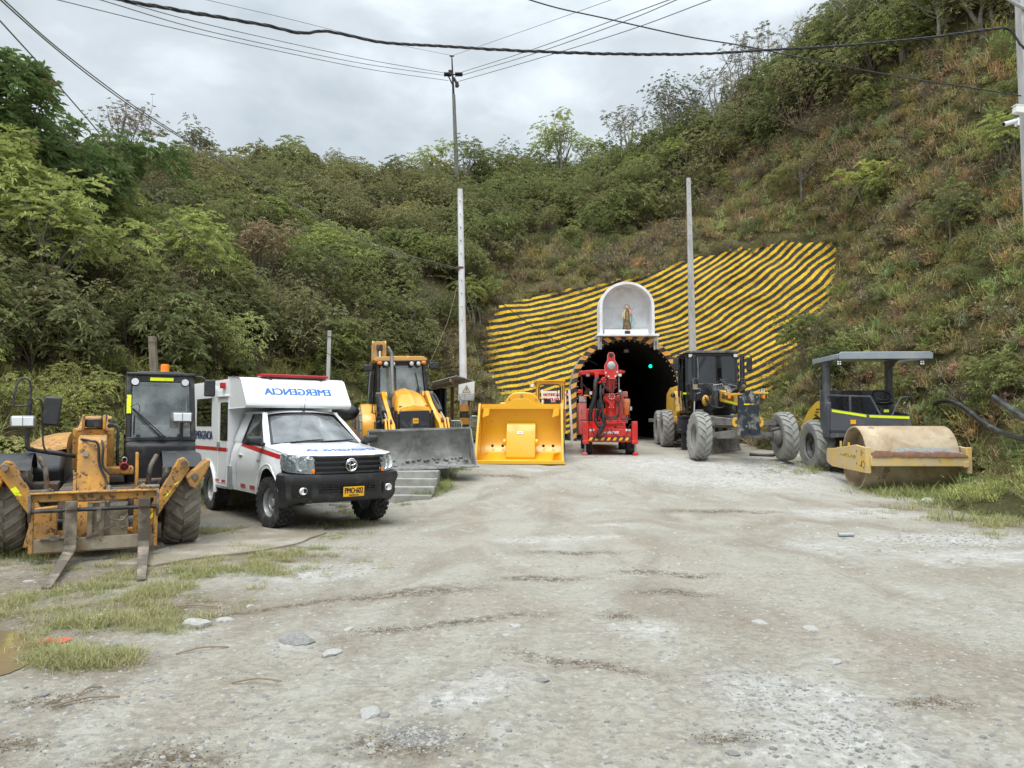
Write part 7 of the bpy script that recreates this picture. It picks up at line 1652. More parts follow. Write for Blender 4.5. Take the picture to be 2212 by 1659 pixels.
# ------------------------------------------------------------------ motor grader
def build_grader():
    A = thing('motor_grader', 'motor grader with dusty pale tyres, black cab and yellow frame standing right of the tunnel', 'motor grader', (6.45, 21.7, 0.565), -3.0)
    tm = tyre_mesh('tyre', .69, .40, .34, 20, 'chevron', 'tyre_dusty', .04)
    rmL = rim_mesh('wheel', .35, .36, .5, 0, 10, 'rim_dusty', .45, -1); rmR = rim_mesh('wheel', .35, .36, .5, 0, 10, 'rim_dusty', .45, 1)
    wheel(A, (-1.16, 0, .67), tm, rmL, steer=5, lean=3); wheel(A, (1.20, 0, .67), tm, rmL, steer=3, lean=-3)
    for y in (6.5, 8.0):
        wheel(A, (-1.12, y, .84), tm, rmL); wheel(A, (1.12, y, .84), tm, rmR)
    for sg in (-1, 1): MB().box((sg * .80, 7.25, .84), (.22, 1.9, .45)).obj('tandem_case', 'frame_dusty', A, .05)
    MB().box((-1.0, 9.05, 1.15), (.9, .25, .14)).obj('rear_bumper', 'frame_dusty', A, .01)
    # front axle
    b = MB(); b.prism([(-.80, .70), (-.72, .60), (.72, .60), (.80, .70), (.74, .78), (.2, .84), (-.2, .84), (-.74, .78)], 'y', -.14, .02); b.cyl((-.78, -.16, .70), (-.78, .04, .70), .075, n=14); b.cyl((.78, -.16, .70), (.78, .04, .70), .075, n=14)
    b.box((-.80, 0, .85), (.12, .2, .5)); b.box((.84, 0, .85), (.12, .2, .5)); b.cyl((-.80, 0, .68), (-1.1, 0, .68), .17, .2, n=18); b.cyl((.84, 0, .68), (1.05, .03, .68), .17, .26, n=18); b.obj('front_axle', 'frame_dusty', A, .01)
    b = MB(); b.bar((-.86, -.12, 1.02), (.95, -.12, 1.03), .07, .10); b.box((-.82, -.12, 1.02), (.12, .12, .16)); b.box((.1, .1, .95), (.3, .4, .35)); b.bar((.80, -.12, .86), (1.08, -.12, .92), .07, .06); b.obj('tie_rod', 'frame_dusty', A, .01)
    # nose plate
    b = MB(); b.prism([(-.30, .70), (.32, .70), (.31, .95), (.285, 1.10), (.285, 1.56), (.30, 1.60), (.30, 1.80), (.14, 1.84), (.09, 1.93), (-.03, 1.93), (-.08, 1.84), (-.27, 1.80), (-.27, 1.0), (-.30, .95)], 'y', -.86, -.78); np_ = b.obj('push_plate', 'scraped_black', A, .008)
    b = MB(); b.box((.02, -.55, 1.35), (.34, .55, .9)); b.cyl((-.03, -.80, 1.88), (-.03, -.88, 1.88), .045, n=14); b.obj('nose_block', 'grader_black', A, .02)
    MB().box((.02, -.866, 1.545), (.28, .008, .035)).obj('reflective_tape', 'hi_vis_worn', np_)
    b = MB(); b.box((.02, -.865, .82), (.08, .02, .12)); b.obj('tow_slot', 'grille_black', np_, .02)
    b = MB()
    for x, z in ((-.21, 1.74), (.23, 1.74), (-.06, .95), (.10, .95)): b.cyl((x, -.86, z), (x, -.875, z), .022, n=8)
    b.obj('bolt', 'steel', np_)
    for sg, x in ((-1, -.30), (1, .32)):
        b = MB(); b.prism([(sg * .30 + .01, .93), (sg * .36, .93), (sg * .41, .98), (sg * .42, 1.10), (sg * .38, 1.18), (sg * .30 + .01, 1.20), (sg * .30 + .01, 1.13), (sg * .345, 1.10), (sg * .345, 1.02), (sg * .30 + .01, 1.0)], 'y', -.80, -.74); b.obj('tow_hook', 'grader_yellow', A, .006)
    # light bar on the nose
    b = MB(); b.box((-.36, -.55, 1.83), (.40, .10, .06)); b.box((.40, -.60, 1.86), (.40, .10, .05)); b.obj('lamp_bracket', 'grader_yellow', A, .006)
    for x in (-.47, .46):
        h = MB().box((x, -.60, 1.93), (.12, .05, .10)).obj('work_lamp', 'black_metal', A, .006); b = MB()
        for i in range(3):
            for k in range(3): b.cyl((x - .037 + .037 * i, -.626, 1.897 + .033 * k), (x - .037 + .037 * i, -.630, 1.897 + .033 * k), .013, n=8)
        b.obj('lamp_face', 'sticker_white', h)
        MB().box((x + .02, -.61, 1.75), (.075, .05, .09)).obj('indicator', 'orange_lens', A, .008)
    # main frame beam: rises from the nose back to the cab
    b = MB()
    def ring(y, z, w, h): return [(-w / 2 + .02, y, z - h / 2), (w / 2 + .02, y, z - h / 2), (w / 2 + .02, y, z + h / 2), (-w / 2 + .02, y, z + h / 2)]
    b.loft([ring(-.45, 1.66, .30, .34), ring(.6, 1.74, .30, .32), ring(1.9, 1.86, .32, .34), ring(2.6, 1.94, .34, .40)]); fb = b.obj('main_frame', 'grader_yellow', A, .015)
    MB().add([(-.136, -.40, 1.52), (-.136, 1.6, 1.70), (-.136, 1.6, 1.755), (-.136, -.40, 1.575)], [(0, 1, 2, 3)]).obj('reflective_tape', 'hi_vis', fb, smooth=0)
    text('NEW HOLLAND', 'black_letter', fb, (-.145, .95, 1.79), (R(90), R(5), R(-90)), width=1.5, height=.15, fat=.010)
    MB().box((.02, .9, 1.93), (.20, 2.2, .03), (R(-5.0), 0, 0)).obj('frame_top', 'grader_black', fb)
    b = MB(); b.prism([(2.3, 1.55), (2.2, 1.95), (2.45, 2.18), (2.9, 2.26), (4.0, 2.3), (4.0, 1.2), (3.2, 1.1), (2.6, 1.25)], 'x', -.26, .30); b.prism([(1.9, 1.5), (2.0, 2.05), (2.35, 2.18), (2.6, 2.0), (2.5, 1.4)], 'x', -.34, -.20); b.box((.0, 3.55, 2.05), (1.64, .5, .55)); b.cyl((-.42, 2.15, 2.0), (.38, 2.15, 2.0), .11, n=16); b.obj('frame_saddle', 'grader_black', A, .02)
    MB().sphere((-.42, 2.8, 1.75), .15, 14, 10, (.8, .9, 1.2)).obj('tank', 'grader_yellow', A, smooth=60)
    # blade lift cylinders
    for sg in (-1, 1):
        x = sg * .74 - .12; y = 2.3
        b = MB(); b.cyl((x, y, 1.72), (x, y, 3.10), .075, n=18); b.cyl((x, y, 3.10), (x, y, 3.14), .085, n=18); b.cyl((x, y, 2.15), (x, y, 2.35), .11, n=16); lc = b.obj('lift_cylinder', 'grader_black', A, .004)
        MB().cyl((x + sg * .02, y, 1.30), (x, y, 1.75), .035, n=12).obj('cylinder_rod', 'chrome', lc)
        b = MB(); b.box((x, y - .10, 2.16), (.14, .08, .16)); b.obj('valve_block', 'bleached_steel', lc, .006)
        b = MB(); b.tube([(x + sg * .06, y - .09, 2.22), (x + sg * .06, y - .09, 2.40), (x - sg * .10, y - .09, 2.44), (x - sg * .10, y - .08, 2.9), (x - sg * .08, y - .06, 3.08)], .009, 6); b.tube([(x - sg * .06, y - .1, 2.12), (x - sg * .16, y - .12, 2.10), (x - sg * .16, y - .12, 1.98), (x - sg * .02, y - .1, 1.95)], .009, 6); b.obj('brake_line', 'steel', lc)
    b = MB()
    for k in range(3): b.tube([(-.70, 2.15, 2.2 - .05 * k), (-.50, 2.0, 2.25 - .06 * k), (-.38, 1.9, 2.0 - .06 * k), (-.50, 1.85, 1.70 - .05 * k), (-.62, 1.9, 1.85)], .018, 7, 8)
    b.tube([(-.60, 2.0, 1.78), (-.50, 1.9, 1.6), (-.20, 1.8, 1.50), (.0, 1.75, 1.6), (.06, 1.75, 1.85)], .022, 7, 8); b.tube([(.70, 2.1, 2.2), (.55, 2.0, 2.3), (.5, 2.0, 2.05), (.62, 2.05, 1.8)], .018, 7, 6)
    for k in range(4): b.tube([(-.15 + .06 * k, 2.4, 2.1), (-.10 + .05 * k, 2.2, 2.42 - .03 * k), (-.02 + .04 * k, 2.0, 2.12)], .014, 6, 6)
    b.tube([(-.40, 2.1, 2.05), (-.2, 2.05, 2.30), (.05, 2.0, 2.38), (.30, 2.05, 2.28), (.42, 2.1, 2.05)], .012, 6, 6)
    for k in range(5): b.tube([(.15, 2.2, 1.6), (.0 + .06 * k, 1.2, 1.42 - .03 * k), (.10 + .05 * k, .2, 1.28 - .03 * k), (.18, -.3, 1.20)], .013, 6, 6)
    b.obj('hose', 'hose', A, smooth=60)
    b = MB(); b.tube([(-.36, 1.95, 2.10), (-.36, 1.9, 2.2), (-.1, 1.9, 2.24), (.02, 1.9, 2.10)], .010, 6); b.tube([(.08, 1.9, 2.1), (.10, 1.9, 2.22), (.34, 1.9, 2.18), (.34, 1.9, 2.05)], .010, 6); b.box((.02, 1.88, 2.12), (.09, .06, .12)); b.obj('hydraulic_line', 'steel', A)
    # drawbar, circle, blade
    b = MB(); b.bar((.0, -.25, 1.02), (-.72, 2.35, 1.20), .14, .20); b.bar((.05, -.25, 1.02), (.72, 2.35, 1.20), .14, .20); b.bar((-.75, 2.3, 1.22), (.75, 2.3, 1.22), .2, .12); b.box((-.74, 2.2, 1.32), (.22, .22, .26)); b.obj('drawbar', 'frame_dusty', A, .015)
    b = MB(); b.lathe([(.62, .0), (.80, .0), (.82, -.09), (.62, -.09), (.62, 0)], (0, 2.7, 1.16), 'z', 40); b.box((0, 2.7, 1.0), (1.0, .5, .22)); b.obj('turning_circle', 'bleached_steel', A, smooth=40)
    bl_ = MB(); pr = [(-.02, .0), (.04, .12), (.06, .28), (.02, .46), (-.06, .60), (-.09, .60), (-.01, .44), (.02, .28), (.0, .13), (-.06, .0)]
    bl_.prism(pr, 'x', -1.7, 1.6); bl_.xf(Matrix.Translation((.05, 2.75, .12)) @ Matrix.Rotation(R(56), 4, 'Z')); bd = bl_.obj('blade', 'frame_dusty', A, .004, smooth=50)
    b = MB(); b.prism([(-.45, .95), (-.3, .35), (.25, .35), (.3, .95)], 'x', -.05, .05); b.xf(Matrix.Translation((-.45, 2.9, .25))); b.obj('blade_arm', 'grader_black', A, .02)
    MB().box((-.86, 1.40, 1.02), (.13, .01, .27), (0, R(-8), 0)).obj('warning_sticker', 'hi_vis', A)
    # cab
    x0, x1, yf, yb = -.82, .82, 3.9, 5.5
    C_ = MB()
    for x in (x0, x1): C_.bar((x, yf, 1.35), (x, yf + .05, 3.36), .08, .09, (0, 1, 0)); C_.bar((x, yb, 1.35), (x, yb, 3.36), .08, .09, (0, 1, 0)); C_.bar((x, 4.7, 1.45), (x, 4.7, 3.36), .05, .06, (0, 1, 0)); C_.bar((x, yf, 3.32), (x, yb, 3.32), .07, .08); C_.bar((x, yf, 1.42), (x, yb, 1.42), .08, .10)
    C_.bar((x0, yf + .04, 3.32), (x1, yf + .04, 3.32), .08, .10); C_.bar((x0, yf, 2.28), (x1, yf, 2.28), .05, .05); C_.bar((x0, yb, 3.3), (x1, yb, 3.3), .08, .08); C_.bar((x0, yf, 1.38), (x1, yf, 1.38), .1, .08)
    cb = C_.obj('cab_frame', 'grader_black', A, .012)
    MB().plate([(x0 + .04, yf, 2.31), (x1 - .04, yf, 2.31), (x1 - .04, yf + .05, 3.28), (x0 + .04, yf + .05, 3.28)], .006).obj('windscreen', 'dark_glass', cb, smooth=0)
    MB().plate([(x0 + .04, yf, 1.42), (x1 - .04, yf, 1.42), (x1 - .04, yf, 2.26), (x0 + .04, yf, 2.26)], .006).obj('lower_glass', 'dark_glass', cb, smooth=0)
    for x in (x0, x1): MB().plate([(x, yf + .06, 1.48), (x, yb - .05, 1.48), (x, yb - .05, 3.28), (x, yf + .1, 3.28)], .006).obj('side_glass', 'dark_glass', cb, smooth=0)
    MB().plate([(x0, yb, 2.0), (x1, yb, 2.0), (x1, yb, 3.28), (x0, yb, 3.28)], .006).obj('rear_glass', 'dark_glass', cb, smooth=0)
    b = MB(); b.prism([(-.94, 3.37), (-.84, 3.43), (-.5, 3.455), (.5, 3.455), (.86, 3.43), (.94, 3.37)], 'y', 3.78, 5.6); b.obj('cab_roof', 'frame_dusty', A, .015)
    for x in (-.70, .78): MB().box((x, 3.84, 3.28), (.12, .05, .11)).obj('cab_lamp', 'sticker_white', cb, .01)
    b = MB(); b.box((0, 4.9, 1.85), (.55, .5, .6)); b.box((0, 5.1, 2.35), (.52, .16, .7)); b.obj('seat', 'seat_black', cb, .06)
    b = MB(); b.bar((0, 4.0, 1.4), (0, 4.35, 2.35), .16, .14); b.tube([(.19 * math.cos(a), 4.45 + .08 * math.sin(a), 2.42 + .16 * math.sin(a)) for a in np.linspace(0, 6.28, 21)], .016, 6)
    for sg in (-1, 1):
        for k in range(4): b.tube([(sg * (.16 + .05 * k), 4.3, 2.0), (sg * (.18 + .06 * k), 4.28, 2.45)], .01, 6)
    b.obj('control_column', 'black_metal', cb)
    b = MB(); b.bar((-.22, 3.9, 3.25), (-.50, 3.88, 2.75), .02, .012, (0, 1, 0)); b.bar((-.16, 3.9, 3.25), (-.46, 3.88, 2.72), .014, .012, (0, 1, 0)); b.obj('wiper', 'grille_black', cb)
    for sg in (-1, 1):
        b = MB(); b.tube([(sg * .86, 3.9, 3.28), (sg * 1.0, 3.8, 3.32), (sg * 1.25, 3.72, 3.28), (sg * 1.27, 3.7, 3.0)], .014, 6, 3); b.tube([(sg * .86, 3.9, 3.18), (sg * 1.1, 3.75, 3.2), (sg * 1.22, 3.7, 3.1), (sg * 1.22, 3.7, 2.65)], .012, 6, 3); mr_ = b.obj('mirror_arm', 'black_metal', A)
        MB().box((sg * 1.20, 3.72, 2.98), (.19, .06, .46)).obj('mirror', 'black_plastic', mr_, .03)
        b = MB(); b.tube([(sg * .92, 3.85, 2.9), (sg * 1.02, 3.8, 2.8), (sg * 1.02, 3.8, 1.9), (sg * .92, 3.9, 1.7)], .016, 6, 3); b.tube([(sg * .95, 4.4, 3.0), (sg * 1.0, 4.4, 2.8), (sg * 1.0, 4.4, 1.7)], .014, 6, 3); b.obj('grab_rail', 'black_metal', A)
    MB().box((-.90, 3.86, 2.02), (.12, .012, .06)).obj('reflective_tape', 'hi_vis', A)
    b = MB(); b.box((-.86, 4.6, 1.25), (.25, 1.6, .08)); b.box((-.80, 4.4, .95), (.35, 1.1, .5)); b.box((-.85, 4.0, .6), (.3, .1, .9)); b.box((-.95, 4.2, .45), (.3, .5, .05)); b.box((-.95, 4.2, .8), (.3, .5, .05)); b.box((0, 5.2, 1.2), (.9, 3.2, .5)); b.obj('access_steps', 'grader_black', A, .015)
    # engine hood
    b = MB(); b.prism([(-.78, 1.25), (-.74, 2.2), (-.60, 2.45), (.60, 2.45), (.74, 2.2), (.78, 1.25)], 'y', 5.7, 9.0); b.prism([(5.4, 1.05), (5.2, 1.45), (5.5, 2.05), (5.75, 2.2), (5.75, 1.05)], 'x', -.98, -.80); b.box((-.88, 5.3, 1.18), (.26, .7, .22)); b.obj('engine_hood', 'grader_yellow', A, .04)
    MB().sphere((-1.05, 5.4, 2.02), .09, 12, 8).obj('side_lamp', 'black_metal', A, smooth=60)
    return A
grader = build_grader()
# ------------------------------------------------------------------ single drum road roller
def build_roller():
    A = thing('road_roller', 'road roller with a tan mud-stained steel drum, grey open platform and flat canopy', 'road roller', (9.32, 18.6, -0.01), -3.0)
    # drum: open cylinder with inner wall
    b = MB(); b.lathe([(.735, -1.05), (.765, -1.05), (.77, -1.04), (.77, 1.04), (.765, 1.05), (.735, 1.05)], (0, 0, .77), 'x', 80); b.lathe([(.735, -1.05), (.735, -.72), (.20, -.68), (.001, -.68)], (0, 0, .77), 'x', 60); b.lathe([(.735, 1.05), (.735, .72), (.20, .68), (.001, .68)], (0, 0, .77), 'x', 60); b.obj('drum', 'drum_steel', A, smooth=50)
    for sg in (-1, 1):
        b = MB(); b.cyl((sg * .66, 0, .77), (sg * .95, 0, .77), .30, n=24); b.cyl((sg * .9, 0, .77), (sg * 1.06, 0, .77), .16, n=18); b.obj('drum_hub', 'worn_black', A, .02)
        b = MB()
        for k in range(3): b.tube([(sg * .85, .1, .85), (sg * .92, -.25, 1.18 - .06 * k), (sg * .95, -.55, 1.10 - .07 * k), (sg * 1.0, -.72, .92 - .05 * k)], .018, 6, 6)
        b.obj('hose', 'galv', A)
        b = MB(); b.prism([(-.98, .46), (-1.02, .52), (-1.02, 1.0), (-.96, 1.04), (-.35, 1.10), (1.0, .98), (1.55, .95), (1.6, .85), (1.6, .60), (1.2, .50)], 'x', sg * 1.09, sg * 1.15); b.box((sg * 1.12, -.99, .76), (.12, .07, .60)); sf = b.obj('side_frame', 'roller_frame', A, .012)
        b = MB(); b.prism([(.10, .95), (.10, 1.14), (.16, 1.14), (.16, 1.04), (.3, 1.02), (.3, .95)], 'x', sg * 1.10, sg * 1.14); b.prism([(.62, .9), (.62, 1.16), (.68, 1.16), (.68, 1.02), (.85, 1.0), (.85, .9)], 'x', sg * 1.10, sg * 1.14); b.obj('lifting_eye', 'roller_yellow', sf, .006)
        b = MB()
        for y, z in ((-.80, .93), (-.80, .72), (-.80, .58), (-.62, .62), (-.42, .95), (-.42, .66), (.2, .85)): b.cyl((sg * 1.152, y, z), (sg * 1.158, y, z), .022, n=10)
        for y, z in ((-.70, .66), (-.90, .64), (-.70, .92)): b.box((sg * 1.153, y, z), (.01, .035, .13))
        b.obj('bolt_hole', 'worn_black', sf)
        MB().add([(sg * 1.156, .65, .88), (sg * 1.156, -.35, .84), (sg * 1.156, -.35, .79), (sg * 1.156, .65, .83)], [(0, 1, 2, 3)]).obj('reflective_tape', 'hi_vis_worn', sf, smooth=0)
    b = MB(); b.box((0, -.98, .745), (2.18, .22, .24)); b.prism([(-1.10, .60), (-1.10, .74), (-.86, .80), (-.86, .60)], 'x', .95, 1.08); b.obj('front_beam', 'roller_frame', A, .015)
    # soil and mud heaped on the beam
    lf = random.Random(4)
    for nm, mt, n, yy, zz in (('soil_heap', 'red_soil', 46, -.95, .865), ('mud_heap', 'grey_mud', 30, -.80, .93)):
        rows = []
        for i in range(n * 2 + 1):
            x = -1.06 + (2.12 if nm == 'soil_heap' else 1.5) * i / (n * 2) + (0 if nm == 'soil_heap' else .56)
            h_ = (.09 if nm == 'soil_heap' else .10) * (1 + .6 * mn.noise(Vector((x * 3, zz, 1)))) * min(1, (i + 1) / 8, (n * 2 + 1 - i) / 8)
            rows.append([(x, yy + dy + .02 * mn.noise(Vector((x * 9, dy * 20, 2))), zz + (h_ * k + .022 * mn.noise(Vector((x * 16, dy * 30, 5))) if k > 0 else -.02)) for dy, k in ((-.17, 0), (-.13, .5), (-.07, .9), (0, 1), (.07, 1.05), (.13, .8), (.18, 0))])
        MB().grid(rows).obj(nm, mt, A, smooth=30)['kind'] = 'stuff'
    # rear tyres
    tm = tyre_mesh('tyre', .74, .50, .36, 16, 'chevron', 'tyre_dusty', .055); rm = rim_mesh('wheel', .37, .42, .4, 0, 10, 'rim_dark', .35, -1); rm2 = rim_mesh('wheel', .37, .42, .4, 0, 10, 'rim_dark', .35, 1)
    wheel(A, (-.90, 3.05, .97), tm, rm, steer=4); wheel(A, (.90, 3.05, .97), tm, rm2, steer=4)
    # tractor body (stands a little higher on the bank)
    b = MB(); b.box((.1, 3.0, .95), (1.0, 2.0, .5)); b.box((.1, 1.7, .9), (.5, 1.4, .45)); b.box((.1, 1.45, 1.15), (.9, .2, .5)); b.obj('chassis', 'black_metal', A, .02)
    xl, xr = -.93, .90
    lo, hi = [], []
    plan = [(xl, 2.35), (xl, 1.85), (-.22, 1.22), (.84, 1.18), (xr, 1.30), (xr, 2.35)]
    ztop = [2.06, 2.00, 1.84, 1.80, 1.82, 1.95]; zbot = [1.28, 1.22, 1.30, 1.38, 1.38, 1.38]
    B = MB(); n = len(plan)
    o_ = [(x, y, z) for (x, y), z in zip(plan, ztop)] + [(x, y, z) for (x, y), z in zip(plan, zbot)]
    inn = [(x * .96 + .01, y + .05, z) for (x, y), z in zip(plan, ztop)]
    B.add(o_, [(i, i + 1, n + i + 1, n + i) for i in range(n - 1)]); B.add(inn + [(x, y, 1.42) for x, y, z in inn], [(i, n + i, n + i + 1, i + 1) for i in range(n - 1)])
    B.add(o_[:n] + inn, [(i, n + i, n + i + 1, i + 1) for i in range(n - 1)]); B.prism(plan, 'z', 1.34, 1.42)
    pf = B.obj('platform_tub', 'roller_grey', A, smooth=20)
    B2 = MB(); B2.box((-.02, 2.60, 2.08), (1.86, .06, .86)); B2.box((xl + .03, 2.3, 1.7), (.10, .6, .95)); B2.box((xr - .03, 2.45, 2.0), (.10, .3, 1.0)); B2.obj('rear_panel', 'roller_grey', A, .02)
    for i in (1, 2):
        a, c = Vector(o_[i]), Vector(o_[i + 1]); d = (c - a); nn = Vector((d.y, -d.x, 0)).normalized() * .006
        a2, c2 = a.lerp(c, .04), a.lerp(c, .97)
        MB().add([a2 + nn - UPV * .02, c2 + nn - UPV * .02, c2 + nn - UPV * .085, a2 + nn - UPV * .085], [(0, 1, 2, 3)]).obj('reflective_tape', 'hi_vis', pf, smooth=0)
    st = Vector(o_[1]).lerp(Vector(o_[2]), .62); MB().box((st.x - .01, st.y - .012, 1.64), (.14, .01, .11), (0, 0, R(-39))).obj('warning_sticker', 'plate_yellow', pf)
    # posts, canopy
    b = MB(); b.loft([[(xl - .03, y0, z), (xl + .10, y0, z), (xl + .10, y1, z), (xl - .03, y1, z)] for z, y0, y1 in ((1.3, 2.1, 2.40), (2.1, 2.14, 2.36), (3.1, 2.10, 2.34), (3.22, 2.0, 2.36), (3.31, 1.75, 2.40))]); b.loft([[(xr - .10, y0, z), (xr + .03, y0, z), (xr + .03, y1, z), (xr - .10, y1, z)] for z, y0, y1 in ((1.4, 2.4, 2.62), (2.2, 2.4, 2.60), (3.12, 2.34, 2.58), (3.31, 2.0, 2.6))]); b.obj('canopy_post', 'roller_grey', A, .012)
    b = MB(); b.box((.17, 2.05, 3.365), (2.26, 1.98, .05)); b.prism([(-.98, 3.330), (-.98, 3.400), (-.90, 3.440), (1.30, 3.440), (1.38, 3.400), (1.38, 3.330), (1.38, 3.250), (-.98, 3.250)], 'y', 1.03, 1.07); b.box((-.98, 2.05, 3.330), (.04, 1.9, .13)); b.box((1.37, 2.05, 3.330), (.04, 1.9, .13)); cn = b.obj('canopy', 'roller_roof', A, .015)
    MB().box((.30, 1.6, 3.320), (.6, .5, .05)).obj('canopy_liner', 'roller_grey', cn, .01)
    for x in (-.96, 1.12):
        w = MB().box((x, 1.12, 3.160), (.13, .07, .13)).obj('canopy_lamp', 'black_metal', cn, .012); b = MB()
        for i in range(2):
            for k in range(2): b.cyl((x - .028 + .056 * i, 1.08, 3.130 + .056 * k), (x - .028 + .056 * i, 1.076, 3.130 + .056 * k), .022, n=10)
        b.obj('lamp_face', 'sticker_white', w)
    # rails
    b = MB(); b.tube([(xl + .05, 2.2, 2.36), (xl + .2, 1.8, 2.34), (-.16, 1.42, 2.30), (-.06, 1.38, 2.26), (.14, 1.30, 1.80)], .028, 8, 2); b.tube([(.42, 1.28, 1.80), (.64, 1.32, 2.22), (.72, 1.34, 2.27), (.92, 1.40, 2.28), (.92, 1.6, 2.1), (.88, 1.5, 1.84)], .028, 8, 2); b.tube([(-.50, 1.62, 2.32), (-.50, 1.62, 1.9)], .035, 8); b.obj('hand_rail', 'roller_grey', A, smooth=50)
    # seat, console, wheel
    b = MB(); b.box((-.20, 2.25, 2.08), (.52, .16, .80), (R(-6), 0, 0)); b.box((-.20, 2.0, 1.70), (.52, .5, .16)); b.obj('seat', 'seat_black', A, .05)
    b = MB(); b.prism([(.24, 1.42), (.60, 1.42), (.57, 2.02), (.27, 2.02)], 'y', 1.62, 1.86); cs = b.obj('console', 'grader_black', A, .02)
    MB().box((.42, 1.612, 1.93), (.13, .01, .07)).obj('reflective_tape', 'hi_vis', cs); MB().sphere((.40, 1.66, 2.14), .24, 18, 8, (1, .6, .26)).obj('console_cover', 'grille_black', cs, smooth=60)
    MB().tube([(.34 + .23 * math.cos(a), 1.68 + .16 * math.sin(a), 2.34 + .13 * math.sin(a)) for a in np.linspace(0, 6.28, 25)], .02, 8).obj('steering_wheel', 'grille_black', cs, smooth=60)
    MB().cyl((.34, 1.66, 2.1), (.34, 1.68, 2.34), .03).obj('steering_column', 'black_metal', cs)
    # engine hood behind
    b = MB(); rows = []
    for x in (-.86, -.78, -.60, .80, .98, 1.06): 
        dz = 0 if abs(x - .1) < .8 else -.07
        rows.append([(x, 2.62, 2.32 + dz), (x, 3.2, 2.28 + dz), (x, 3.9, 2.02 + dz), (x, 4.5, 1.6 + dz), (x, 4.75, 1.1), (x, 4.75, .95)])
    b.grid(rows); b.add([(-.86, 2.62, 1.7), (-.86, 2.62, 2.25), (-.86, 3.2, 2.21), (-.86, 3.9, 1.95), (-.86, 4.5, 1.53), (-.86, 4.75, 1.1), (-.86, 4.75, .95), (-.86, 4.0, 1.35), (-.86, 3.7, 1.68), (-.86, 3.1, 1.82)], [tuple(range(10))]); hd = b.obj('engine_hood', 'roller_yellow', A, smooth=40)
    text('CAT', 'black_letter', hd, (-.866, 3.1, 2.02), (R(90), 0, R(-90)), width=.30, height=.16, bold=.003) if False else None
    for k in range(3): MB().box((-.868, 3.0 + .1 * k, 2.0 - .08 * k), (.004, .34 - .05 * k, .03)).obj('print_line', 'black_letter', hd)
    return A
UPV = Vector((0, 0, 1))
roller = build_roller()
